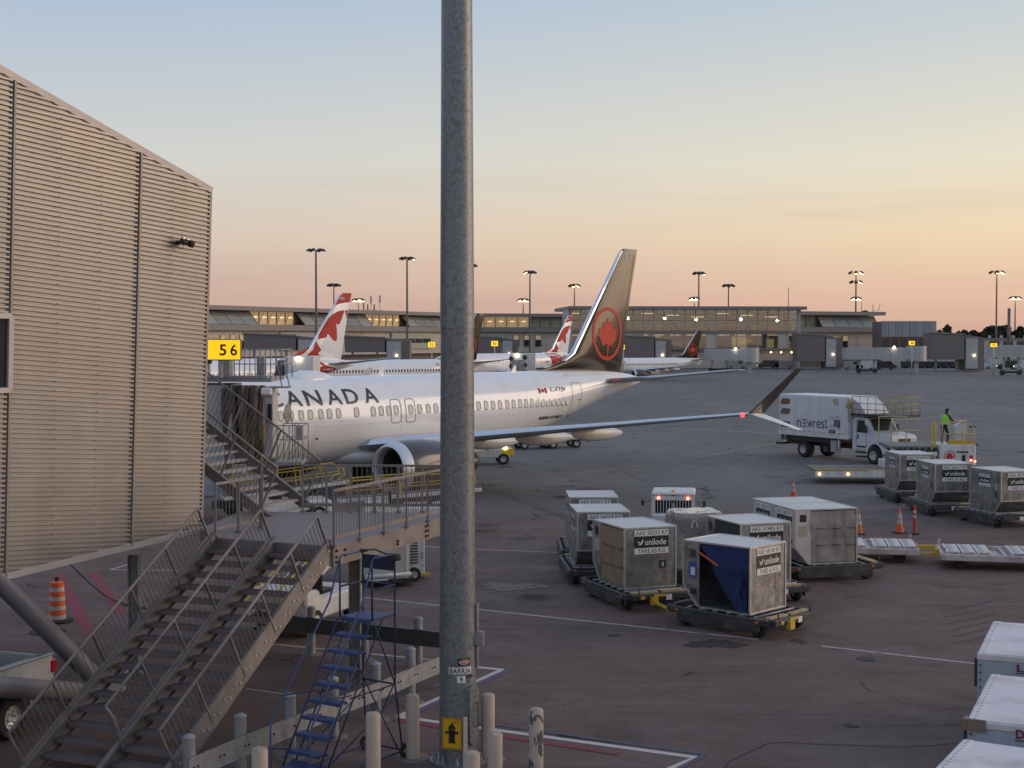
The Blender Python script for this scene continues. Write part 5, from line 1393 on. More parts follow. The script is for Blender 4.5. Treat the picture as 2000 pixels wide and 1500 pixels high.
M_sky = mat('skylight_glass', (0.36, 0.40, 0.42), 0.12, var=0.12, scale=0.4, spec=0.9)
class Wall:
    def __init__(s, px0, Y0, px1, Y1):
        a, b = P(px0, 660, Y0), P(px1, 660, Y1); s.o = Vector((a.x, a.y, 0)); s.L = (Vector((b.x, b.y, 0)) - s.o).length
        s.u = (Vector((b.x, b.y, 0)) - s.o).normalized(); s.n = Vector((s.u.y, -s.u.x, 0)); s.R = Matrix((s.u, -s.n, Vector((0, 0, 1)))).transposed()
        s.rz = math.atan2(s.u.y, s.u.x)
    def box(s, mb, u0, u1, z0, z1, f0, f1, mi=0):                # local coordinates: x along, y = -out
        mb.box(((u0 + u1) / 2, -(f0 + f1) / 2, (z0 + z1) / 2), (abs(u1 - u0), abs(f1 - f0), abs(z1 - z0)), mi); return mb
    def ux(s, px):                                             # distance along the wall at a picture column
        k = (px - 1000) / F; return (k * s.o.y - s.o.x) / (s.u.x - k * s.u.y)
    def zy(s, px, py):
        q = s.o + s.u * s.ux(px); r = ray(px, py); return H + r.z * q.y / r.y
def pz(W, px, py): return W.zy(px, py)

def concourse(label, px0, Y0, px1, Y1, ytop, bays, slots, seed=1, strip=None):
    """flat-roofed concourse: fascia, sloping skylights between lit clerestories, beige wall with slot windows"""
    W = Wall(px0, Y0, px1, Y1); L_ = W.L
    root = empty('terminal_concourse', label, 'terminal', W.o, W.rz)
    zt = W.zy(px0, ytop); zb = 0
    w = lambda *a, m=M_cladb, nm='wall', parent=root: W.box(MB(), *a).build(nm, m, parent)
    w(0, L_, zt - 0.9, zt, -14, 1.6, m=M_roofg, nm='roof_fascia')
    w(0, L_, 0, zt - 1.0, -14, -3.2, m=M_cladb, nm='rear_wall')
    w(0, L_, zt - 5.2, zt - 3.9, -3.0, 1.2, m=M_roofg, nm='canopy_fascia')
    w(0, L_, 3.0, zt - 5.3, -3.0, 0.0, m=M_cladb, nm='wall')
    w(0, L_, 0, 2.9, -6.0, -2.0, m=M_darkcl, nm='base_wall')
    r = random.Random(seed)
    for (a, b, kind) in bays:
        a, b = W.ux(a), W.ux(b)
        if kind == 'sky':
            n = max(3, int((b - a) / 4.2))
            for k in range(n):
                x0, x1 = a + (b - a) * k / n, a + (b - a) * (k + 1) / n
                mb = MB(); mb.add([(x0 + .12, -0.9, zt - 3.8), (x1 - .12, -0.9, zt - 3.8), (x1 - .12, 1.6, zt - 1.05), (x0 + .12, 1.6, zt - 1.05)], [(0, 1, 2, 3)]); mb.build('skylight_pane', M_sky if k % 5 else M_lightcl, root)
            mb = MB()
            for k in range(n + 1):
                x = a + (b - a) * k / n; mb.beam((x, -0.98, zt - 3.8), (x, 1.5, zt - 1.02), 0.2, 0.14)
            mb.beam((a, 0.35, zt - 2.4), (b, 0.35, zt - 2.4), 0.12, 0.12); mb.build('skylight_frame', M_mull, root)
        else:
            w(a, b, zt - 3.8, zt - 0.95, 0.35 - 2.2, 0.35 - 2.0, m=M_warmwin if kind == 'lit' else M_intw, nm='clerestory')
            n = max(2, int((b - a) / 3.0))
            mb = MB()
            for k in range(n + 1): x = a + (b - a) * k / n; mb.box((x, 1.55, zt - 2.4), (0.18, 0.2, 2.7)); mb.beam((x, 1.5, zt - 3.6), (x + (b - a) / n * .5, 1.5, zt - 1.1), 0.08, 0.08)
            mb.build('clerestory_frame', M_roofg, root)
            if kind == 'lit':
                for k in range(n):
                    x = a + (b - a) * (k + .5) / n; mb = MB(); mb.box((x, 1.3, zt - 2.2), (1.3, 0.3, 0.22)); mb.build('strip_lamp', M_lit, root)
    for px in slots:
        x = W.ux(px); zt2, zb2 = zt - 6.0, zt - 9.3
        mb = MB(); W.box(mb, x - .95, x + .95, zb2, zt2, 0.0, 0.12); f = mb.build('window_frame', M_roofg, root)
        mb = MB(); W.box(mb, x - .7, x + .7, zb2 + .15, zb2 + 1.9, 0.12, 0.16); mb.build('pane', M_glass, f)
        mb = MB(); W.box(mb, x - .7, x + .7, zb2 + 2.0, zt2 - .15, 0.12, 0.16); mb.build('pane', M_warmwin, f)
    # wall panel joints
    mb = MB(); x = 0
    while x < L_:
        W.box(mb, x, x + .08, 3.0, zt - 5.3, 0.0, 0.03); x += 6.0
    for z in (5.2, 7.0): W.box(mb, 0, L_, z, z + .07, 0.0, 0.028)
    tag(mb.build('panel_joints', M_roofg, root), kind='stuff')
    if strip:
        for a, b in strip:
            a, b = W.ux(a), W.ux(b); n = max(3, int((b - a) / 4))
            mb = MB(); W.box(mb, a, b, zt - 9.6, zt - 5.5, 0.0, 0.5); f = mb.build('window_band', M_lightcl, root)
            for k in range(n):
                for j in range(3):
                    mb = MB(); W.box(mb, a + (b - a) * k / n + .12, a + (b - a) * (k + 1) / n - .12, zt - 9.4 + j * 1.3, zt - 9.4 + j * 1.3 + 1.15, 0.5, 0.55); mb.build('pane', M_intw if j != 1 else M_glass, f)
    return root
concourse('long beige concourse with skylights on the left behind the white leaf-tailed airliner', 330, 282, 930, 402, 593.5,
          [(395, 498, 'sky'), (500, 585, 'lit'), (590, 722, 'sky'), (724, 790, 'lit'), (795, 880, 'sky')], [435, 454, 472, 680, 694, 708, 868], 1, [(545, 632), (762, 838)])
concourse('middle stretch of the beige concourse between the mast and the glass hall', 860, 395, 1125, 402, 612,
          [(925, 1035, 'lit'), (1036, 1118, 'dark')], [1008, 1029, 1051], 2, [(925, 992)])
concourse('beige concourse wing with a skylight band right of the glass hall', 1556, 352, 1722, 362, 608,
          [(1560, 1600, 'dark'), (1602, 1712, 'sky')], [1611, 1630, 1650], 3)
def glass_hall():
    W = Wall(1113, 330, 1560, 334); L_ = W.L
    root = empty('glass_hall', 'glass fronted terminal hall with a flat overhanging roof behind the black fin', 'terminal', W.o, W.rz)
    zt = W.zy(1300, 598.5); zs = W.zy(1300, 648); zl = W.zy(1300, 681)
    def w(u0, u1, z0, z1, f0, f1, nm, m): return W.box(MB(), u0, u1, z0, z1, f0, f1).build(nm, m, root)
    w(-0.5, L_ + 1.2, zt - 0.75, zt, -30, 2.6, 'roof', M_roofg)
    w(0, L_, zs - 0.45, zs + 0.15, -12, 0.3, 'floor_edge', M_roofg)
    w(0, L_, zl - 0.3, zl + 0.1, -12, 0.2, 'lower_floor_edge', M_roofg)
    w(0, L_, 0, zl - 0.4, -12, -1.5, 'base_wall', M_cladb)
    w(0, L_, 0, zt - 0.8, -13.2, -13, 'back_wall', M_intw)
    w(-0.4, 0.4, 0, zt - 0.8, -12, 0.3, 'end_pier', M_lightcl); w(L_ - 0.4, L_ + .4, 0, zt - 0.8, -12, 0.3, 'end_pier', M_lightcl)
    n = 22
    for k in range(n):
        x0, x1 = L_ * k / n + .1, L_ * (k + 1) / n - .1
        for j in range(2):
            za, zb2 = zs + .2 + (zt - zs - 1.0) * j / 2, zs + .2 + (zt - zs - 1.0) * (j + 1) / 2
            mb = MB(); mb.quad((x0, 0, za + .06), (x1, 0, za + .06), (x1, 0, zb2 - .06), (x0, 0, zb2 - .06)); mb.build('pane', M_tglass, root)
        if k % 7 != 6:
            mb = MB(); mb.quad((x0, 0, zl + .15), (x1, 0, zl + .15), (x1, 0, zs - .5), (x0, 0, zs - .5)); mb.build('lower_pane', M_tglass, root)
        else: w(x0, x1, zl + .1, zs - .5, -.2, .05, 'solid_panel', M_cladb)
    mb = MB()
    for k in range(n + 1): W.box(mb, L_ * k / n - .09, L_ * k / n + .09, zl, zt - .8, -.15, .16)
    for j in range(1, 5): z = zs + (zt - zs - .8) * j / 5; W.box(mb, 0, L_, z - .05, z + .05, -.1, .12)
    mb.build('mullions', M_mull, root)
    rr = random.Random(5)
    for k in range(6):
        x = L_ * (0.03 + 0.165 * k) + rr.uniform(-1, 1) + 3; mb = MB(); mb.lathe([(0.002, -.35), (0.30, -.2), (0.36, 0), (0.3, .2), (0.002, .35)], (x, 4, zs + 2.9 + rr.uniform(-.3, .3)), 'Z', 10); mb.build('ceiling_lamp', M_lampw, root)
    for k in range(14):
        x = L_ * (k + .5) / 14; mb = MB(); mb.box((x, 2.0, zs - 0.75), (2.2, 1.2, .12)); mb.build('strip_lamp', M_lit, root)
    for k in range(9):
        x = L_ * (k + .3) / 9; mb = MB(); mb.box((x, 9, zt - 1.5 - .4 * (k % 3)), (3.0, .3, .18)); mb.build('strip_lamp', M_lit, root)
    for k in range(16):                                         # seats, counters and shelving seen through the glass
        x = rr.uniform(2, L_ - 2); mb = MB(); mb.box((x, rr.uniform(2, 7), zs + .6), (rr.uniform(1, 3), .8, rr.uniform(.7, 1.1))); mb.box((x + .4, 5, zs + .9), (.6, .6, 1.6)); mb.build('counter', M_darkcl if k % 3 else M_red, root)
    for k in range(12):
        x = rr.uniform(2, L_ - 2); w(x, x + rr.uniform(1.5, 4), zl + .2, zl + rr.uniform(1.5, 3), -6, -5, 'display_wall', M_warmwin if k % 2 else M_intw)
    # wall lamps low on the facade
    for px in (1505, 1525, 1545):
        x = W.ux(px); mb = MB(); mb.lathe([(0.002, -.2), (.22, 0), (.002, .2)], (x, -.3, W.zy(px, 688)), 'Z', 8); mb.build('wall_lamp', mat('lit_wall_lamp', (.9, .8, .6), .4, var=0, emit=(1, .75, .42), estr=9), root)
    return root
glass_hall()
def end_block():
    W = Wall(1722, 345, 1829, 345); root = empty('metal_clad_block', 'pale ribbed metal end block of the terminal over a glazed ground storey, at right', 'building', W.o, W.rz)
    zt, zm = W.zy(1780, 627), W.zy(1780, 658)
    n = 8
    for k in range(n):
        mb = MB(); W.box(mb, W.L * k / n + .06, W.L * (k + 1) / n - .06, zm, zt, -.2, .12 if k % 2 else .05); 
        x0, x1 = W.L * k / n, W.L * (k + 1) / n
        for j in range(5): W.box(mb, x0 + .2 + j * (x1 - x0 - .3) / 5, x0 + .28 + j * (x1 - x0 - .3) / 5, zm, zt, .12, .2)
        mb.build('cladding_panel', M_lightcl, root)
    W.box(MB(), 0, W.L, 0, zt - .1, -9, -.2).build('core', M_darkcl, root)
    for k in range(6):
        W.box(MB(), W.L * k / 6 + .25, W.L * (k + 1) / 6 - .25, zm - 3.6, zm - .3, -.15, -.1).build('window', M_glass, root)
    W.box(MB(), 0, W.L, 0, zm - 3.8, -.2, .1).build('base_wall', M_lightcl, root)
end_block()
def link_house(px0, px1, ytop, ybot, Y, label, lean=0.06, low=0.12):
    """dark clad ramp house with leaning ends and a sloping roof"""
    a, b = P(px0, 660, Y), P(px1, 660, Y); root = empty('ramp_house', label, 'building', (a.x, Y, 0)); w = b.x - a.x
    z1 = P(px0, ytop, Y).z; z2 = P(px1, ytop, Y).z - (P(px0, ytop, Y).z) * low; z0 = P(px0, ybot, Y).z
    h = z1 - z0
    pr = [(0, z1), (w * .62, z1 - (z1 - z2) * .4), (w * .62, z0 - .0), (h * lean, z0)]
    MB().prism(pr, (0, 0, 0), (1, 0, 0), (0, 0, 1), -6).build('leaning_wall', M_darkcl, root)
    MB().prism([(w * .64, z1 - (z1 - z2) * .4), (w, z2), (w, 0.2), (w * .64, 0.2)], (0, 0.4, 0), (1, 0, 0), (0, 0, 1), -5).build('side_wing', M_darkcl, root)
    mb = MB(); mb.box((w * .76, 0.2, (z2 + .4) / 2), (w * .22, .5, z2 - .8)); mb.build('pale_stair_core', M_lightcl, root)
    mb = MB(); mb.beam((-.1, 0, z1 + .1), (w * .63, 0, z1 - (z1 - z2) * .4 + .1), .5, .3); mb.build('roof_edge', M_roofg, root)
    for x in (w * .12, w * .5): MB().box((x, 1, z0 / 2), (.4, .4, z0)).build('column', M_roofg, root)
    mb = MB(); mb.lathe([(0.002, -.22), (.25, 0), (.002, .22)], (w * .8, -.2, 3.4), 'Z', 8); mb.build('wall_lamp', mat('lit_wall_lamp', (.9, .8, .6), .4), root)
    return root
link_house(1222, 1312, 656, 700, 305, 'dark ramp house with a pale stair core behind the small far airliner')
link_house(1556, 1645, 652, 706, 318, 'dark ramp house with leaning wall at the right end of the glass hall')
link_house(1818, 1924, 650, 702, 300, 'largest dark ramp house with leaning wall and pale stair core far right')
link_house(475, 640, 652, 684, 262, 'low dark ramp house behind the gate sign on the left')
link_house(672, 800, 657, 688, 300, 'low dark ramp house right of the white leaf tail, left of the mast')
link_house(925, 1012, 657, 690, 330, 'low dark ramp house just right of the mast')
def far_bridge(px0, px1, yt, yb, Y, label):
    a, b = P(px0, yt, Y), P(px1, yb, Y); root = empty('jet_bridge', label, 'jet bridge', (a.x, Y, 0)); w = b.x - a.x
    mb = MB(); mb.box((w * .42, 0, (a.z + b.z) / 2), (w * .84, 2.6, a.z - b.z)); tn = mb.build('tunnel', M_lightcl, root)
    mb = MB()
    for k in range(9): mb.box((w * .84 * k / 9 + .3, -1.33, (a.z + b.z) / 2), (.14, .06, a.z - b.z - .2))
    mb.build('tunnel_ribs', M_mull, tn)
    mb = MB(); mb.lathe([(2.0, b.z - .3), (2.0, a.z + .3)], (w * .93, 0, 0), 'Z', 18, smooth=False); mb.build('rotunda', M_lightcl, root)
    MB().box((w * .93, 0, b.z / 2), (.8, .8, b.z)).build('column', M_mull, root)
    for s in (-.7, .7): MB().box((w * .3 + s * 2, 0, b.z / 2), (.35, .35, b.z)).build('leg', M_mull, root)
    mb = MB(); mb.box((w * .3, 0, .6), (4, .5, .4)); mb.lathe([(.5, -.2), (.55, .2)], (w * .3 - 1.6, 0, .55), 'Y', 14); mb.lathe([(.5, -.2), (.55, .2)], (w * .3 + 1.6, 0, .55), 'Y', 14); mb.build('drive', M_dark, root)
    mb = MB(); mb.lathe([(0.002, -.25), (.3, 0), (.002, .25)], (w * .62, -1.6, a.z + .1), 'Z', 8); mb.build('flood_lamp', mat('lit_white_lamp', (.9, .85, .75), .3), root)
    return root
far_bridge(1648, 1800, 679, 702, 285, 'pale grey jet bridge far right of the glass hall, with a drum end')
far_bridge(1376, 1470, 682, 704, 290, 'pale jet bridge behind the tail of the small far airliner')
far_bridge(1930, 2080, 674, 697, 270, 'pale grey jet bridge at the right picture edge beside the ramp house')
def far_sign(px, py, w, h, Y, label, txt):
    c = P(px, py, Y); root = empty('gate_sign', label, 'sign', (c.x, Y, 0)); sc = Y / F
    M_f = mat('lit_yellow_far_sign', (.8, .5, .02), .4, var=0, emit=(1, .6, .03), estr=1.1)
    mb = MB(); mb.box((0, 0, c.z), (w * sc, .3, h * sc)); f = mb.build('lit_face', M_f, root)
    mb = MB(); text_on(mb, txt, (0, -.17, c.z), (1, 0, 0), (0, 0, 1), w * sc * .6, h * sc * .6, 0, .02); mb.build('lettering', M_ink, f)
    MB().tube([(0, 0.1, 0), (0, 0.1, c.z)], .12, 6).build('pole', M_mull, root)
far_sign(843, 673, 13, 10, 240, 'small lit yellow gate sign left of the mast, far off', '52')
far_sign(966, 671, 13, 10, 240, 'small lit yellow gate sign right of the mast, far off', '50')
far_sign(1781, 670, 11, 8, 270, 'small lit yellow gate sign above the far right jet bridge', '48')
far_sign(1217, 678, 6, 9, 240, 'narrow lit yellow sign at the foot of the big black fin', '8')
far_sign(1941, 674, 12, 7, 265, 'pale yellow gate sign at the far right picture edge', '47')
# lattice of roof antennas
def antenna(px, pt, pb, Y, label):
    a, b = P(px, pt, Y), P(px, pb, Y); root = empty('roof_antenna', label, 'antenna', (a.x, Y, b.z)); 
    MB().tube([(0, 0, 0), (0, 0, a.z - b.z)], .09, 5).build('rod', M_roofg, root)
    return root
antenna(1540, 562, 600, 338, 'thin whip antenna on the roof near the right end of the glass hall')
antenna(1683, 590, 612, 360, 'thin whip antenna on the right concourse roof')
t_ = antenna(1705, 594, 612, 360, 'short antenna with a side arm on the right concourse roof'); mb = MB(); mb.beam((0, 0, 0.6), (1.6, 0, .8), .1, .1); mb.tube([(1.4, 0, .7), (1.8, 0, 2.4)], .07, 5); mb.build('side_arm', M_roofg, t_)
def comms():
    Y = 350; a = P(723, 608, Y); root = empty('antenna_cluster', 'cluster of dark cellular antenna panels on the concourse roof left of the mast', 'antenna', (a.x, Y, a.z - .4))
    for x, h in ((-1.6, 1.6), (-.6, 1.2), (0.2, 3.2), (1.0, 1.2), (2.4, 3.4)):
        mb = MB(); mb.box((x, 0, h), (.32, .3, 1.8)); mb.build('antenna_panel', M_roofg, root)
        mb = MB(); mb.beam((x, 0, 0), (x, 0, h), .1, .1); mb.beam((x, 0, .2), (x + .7, 0, 1.0), .08, .08); mb.build('stand', M_roofg, root)
comms()
# ------------------------------------------------------------------ high masts with lamp crowns
M_pole = mat('far_mast_grey', (0.16, 0.145, 0.135), 0.6, var=0)
M_lh = mat('lamp_head_dark', (0.05, 0.04, 0.035), 0.5, var=0)
M_ll = mat('lit_sodium_lamp', (.9, .7, .5), .4, var=0, emit=(1.0, 0.62, 0.30), estr=16.0)
def high_mast(px, py, hgt, lit, label, w=1.0):
    Y = (hgt - H) * F / (658 - py); c = P(px, py, Y)
    root = empty('high_mast', label, 'light mast', (c.x, Y, 0), 0, 'lamp masts over the apron')
    k = Y / F
    MB().tube([(0, 0, 0), (0, 0, hgt * .5), (0, 0, hgt)], [max(.3, k * 1.7), max(.24, k * 1.4), max(.18, k * 1.1)], 8).build('pole', M_pole, root)
    R_ = k * 13 * w
    mb = MB(); mb.tube([(-R_, 0, hgt - k), (0, 0, hgt - .2 * k), (R_, 0, hgt - k)], k * .6, 6); mb.tube([(0, -R_, hgt - k), (0, 0, hgt), (0, R_, hgt - k)], k * .6, 6); mb.build('crown_arm', M_pole, root)
    for i in range(6):
        a = 2 * math.pi * i / 6 + .3; x, y = R_ * math.cos(a), R_ * math.sin(a)
        M3 = Matrix.Rotation(a, 3, 'Z') @ Matrix.Rotation(.5, 3, 'Y')
        mb = MB(); mb.box((x, y, hgt + k * 0.5), (k * 8, k * 6, k * 3.4), 0, M3, k * .8); h = mb.build('lamp_head', M_lh, root)
        mb = MB(); mb.box(Vector((x, y, hgt + k * 0.5)) + M3 @ Vector((0, 0, -k * 1.9)), (k * 6, k * 5, k * .6), 0, M3); mb.build('lamp_glass', M_ll if (i in lit) else M_glass, h)
    return root
al = 'all'
for px, py, hg, lit, lb, w in (
    (617, 489, 25, (), 'tallest lamp mast on the left, unlit, behind the leaf-tailed airliner', 1.15), (652, 557, 25, (), 'short looking unlit lamp mast rising just above the left white leaf tail', .8),
    (795, 505, 25, (0,), 'lamp mast left of the foreground mast with one lamp facing right', .95), (700, 586, 25, (0, 1, 2, 3, 4, 5), 'small far lamp mast fully lit right of the left white leaf tail', .75),
    (1035, 532, 25, (3,), 'lamp mast standing between the foreground mast and the black fin, left one of two', .75), (1122, 558, 25, (4, 5), 'lamp mast just left of the black fin above the glass hall corner', .7),
    (1022, 586, 25, (0, 1, 2, 3, 4, 5), 'small far lamp mast fully lit left of the taller mast before the fin', .65), (1365, 534, 25, (0,), 'taller of two unlit lamp masts above the glass hall', .75), (1423, 558, 25, (), 'shorter of two unlit lamp masts above the glass hall', .75),
    (1356, 583, 25, (0, 1, 2, 3, 4, 5), 'small far lamp mast fully lit over the glass hall', .6), (1672, 533, 25, (4, 5, 0), 'lamp mast with bright lamps over the right concourse, topmost crown', .95), (1672, 551, 25, (5,), 'lamp mast whose crown shows below the bright one over the right concourse', .8),
    (1672, 583, 25, (0, 1, 2, 3, 4, 5), 'small far lit lamp mast, lowest of the three crowns in line at right', .6), (1947, 532, 25, (4, 5, 0), 'bright lit lamp mast near the right picture edge', .95), (1983, 582, 25, (0, 1, 2, 3, 4, 5), 'shorter lit lamp mast at the right picture edge', .7),
    (924, 519, 25, (), 'lamp mast almost hidden behind the right side of the foreground mast', .4)):
    high_mast(px, py, hg, lit, lb, w)
c = P(1971, 602, 420); root = empty('plain_pole', 'plain thin pole without lamps near the right picture edge', 'pole', (c.x, 420, 0)); MB().tube([(0, 0, 0), (0, 0, c.z)], .45, 6).build('pole', M_pole, root)
# ------------------------------------------------------------------ far trees
M_leaf = mat('far_foliage', (0.045, 0.05, 0.028), 0.9, var=0.45, scale=0.35)
M_bark = mat('bark', (0.05, 0.04, 0.03), 0.9)
def tree(px, ytop, w, Y, label, seed):
    r = random.Random(seed); c = P(px, 660, Y); hgt = P(px, ytop, Y).z; root = empty('tree', label, 'tree', (c.x, Y, 0), 0, 'trees on the horizon')
    MB().tube([(0, 0, 0), (.3, 0, hgt * .35), (0, 0, hgt * .7)], [.5, .35, .15], 6).build('trunk', M_bark, root)
    mb = MB(); W_ = w * Y / F / 2
    cl = [(r.uniform(-.75, .75) * W_, r.uniform(-.6, .6) * W_, hgt * r.uniform(.35, .92), r.uniform(.22, .42) * W_) for _ in range(13)]
    for x, y, z, R_ in cl:
        for _ in range(75):
            d = Vector((r.gauss(0, 1), r.gauss(0, 1), r.gauss(0, 1))).normalized() * R_ * r.uniform(.55, 1.08)
            s = r.uniform(.35, .8); a = Vector((r.uniform(-1, 1), r.uniform(-1, 1), r.uniform(-1, 1))).normalized() * s; b = a.cross(Vector((r.uniform(-1, 1), r.uniform(-1, 1), 1))).normalized() * s
            p = Vector((x, y, min(z + d.z, hgt))) + Vector((d.x, d.y, 0)); mb.quad(p - a - b, p + a - b, p + a + b, p - a + b)
    mb.build('crown', M_leaf, root, fix=False)
k = 0
for px, yt, w in ((1846, 637, 34), (1882, 641, 30), (1908, 644, 26), (1934, 639, 40), (1955, 637, 34), (1976, 642, 26), (1998, 638, 30), (2025, 640, 34)):
    k += 1; tree(px, yt, w, 560 + 15 * (k % 3), 'dark far tree at right, ' + ['first tree right of the ribbed end block', 'second tree right of the ribbed end block', 'behind the roof of the large ramp house', 'just left of the bright lamp mast', 'just right of the bright lamp mast', 'left of the shorter lit mast', 'right of the shorter lit mast', 'cut by the picture edge'][k - 1], 100 + k)
tree(1688, 603, 30, 430, 'dark bushy tree top showing above the right concourse roof', 120)
# low hangar-like roof line at the far right and the wall under the trees
c = P(1925, 660, 480); mb = MB(); w = (2100 - 1925) * 480 / F
root = empty('low_building', 'long low flat roofed building below the trees at the far right', 'building', (c.x, 480, 0))
zt = P(1925, 663, 480).z
MB().box((w / 2, 5, zt / 2), (w, 10, zt)).build('wall', M_cladb, root); MB().box((w / 2, 5, zt + .2), (w + 1, 11, .5)).build('roof', M_roofg, root)
for i in range(6):
    MB().box((3 + i * 4.6, -.1, zt - 1.3), (3.2, .2, 1.5)).build('window', M_glass, root)
for i in range(7): MB().box((2 + i * 4, 2, zt + .9), (.8, .8, 1.0)).build('roof_vent', M_lightcl, root)
# ------------------------------------------------------------------ air cargo containers and their dollies
M_tarp_blue = mat('blue_curtain', (0.012, 0.028, 0.11), 0.55, var=0.2, scale=2, bump=0.15, bscale=8)
M_tarp_dark = mat('dark_curtain', (0.03, 0.03, 0.035), 0.55, var=0.2, scale=2)
M_tarp_clear = mat('grey_plastic_curtain', (0.33, 0.29, 0.25), 0.16, var=0.25, scale=2.0, coat=0.5, dirt=(0.12, 0.10, 0.09), dscale=1.5, damt=0.6, streak=True)
M_tarp_brown = mat('brown_curtain', (0.27, 0.19, 0.125), 0.5, var=0.15, scale=2, bump=0.2, bscale=6)
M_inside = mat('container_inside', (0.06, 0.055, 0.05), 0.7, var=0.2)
M_roofw = mat('container_roof', (0.60, 0.59, 0.57), 0.42, metal=0.35, var=0.08, scale=1.2, bump=0.25, bscale=3, dirt=(0.36, 0.33, 0.30), dscale=1.1, damt=0.35)
M_panel_dark = mat('dark_label', (0.022, 0.024, 0.022), 0.45, var=0.1)
M_wood = mat('pale_timber', (0.48, 0.35, 0.20), 0.7, var=0.2, scale=5)
M_dollyg = mat('dolly_dark_paint', (0.045, 0.043, 0.042), 0.5, var=0.25, scale=3, dirt=(0.13, 0.11, 0.095), dscale=2.5, damt=0.5)
M_refl = mat('orange_reflector', (0.65, 0.16, 0.04), 0.3, var=0)
W_TOP, W_BASE, HGT, DEP = 2.007, 1.562, 1.626, 1.534
def logo(mb, c, u, v, w, mi):
    """the white tick-like mark: a small left wedge and a tall right blade"""
    for pts in ([(-.5, .1), (-.15, -.3), (-.15, .02), (-.3, .18)], [(-.42, -.42), (.12, -.45), (.5, .05), (.5, .55), (.02, -.1), (-.1, -.25)]):
        vs, fs = fill_poly(pts); mb.add([Vector(c) + Vector(u) * p.x * w + Vector(v) * p.y * w for p in vs], fs, mi)
def name_plates(parent, c, u, v, code, tare, small=False, gap=1.0, dx=0.0):
    """white code strip, dark name panel with white lettering, white tare strip; c = centre of the dark panel"""
    c, u, v = Vector(c), Vector(u), Vector(v); n = u.cross(v); R = Matrix((u, v, n)).transposed()
    k = 0.72 if small else 1.0
    def plate(o, w, h, m, nm):
        mb = MB(); mb.box(o + n * 0.006, (w, h, 0.006), 0, R); return mb.build(nm, m, parent)
    wx = 1.02 if not small else 0.72; t1 = c + v * (0.245 * k); t2 = c - v * (0.24 * k)
    p = plate(t1, wx, 0.165 * k, M_wlab, 'code_label')
    mb = MB(); text_on(mb, code, t1 + n * 0.0105, u, v, wx * .92, 0.115 * k, 0, 0.0); tag(mb.build('lettering', M_ink, p), kind='stuff')
    p = plate(c, wx, 0.305 * k, M_panel_dark, 'name_label'); mb = MB(); text_on(mb, 'unilode', c + n * 0.0105 + u * (0.12 * wx), u, v, 0.62 * wx, 0.17 * k, 0, 0.015); logo(mb, c + n * 0.0105 - u * (0.33 * wx), u, v, 0.17 * k, 0); mb.build('lettering', M_wlab, p)
    if tare:
        p = plate(t2, wx, 0.165 * k, M_wlab, 'tare_label'); mb = MB(); text_on(mb, tare, t2 + n * 0.0105, u, v, wx * .8, 0.115 * k, 0, 0.0); tag(mb.build('lettering', M_ink, p), kind='stuff')
DECK = 0.5
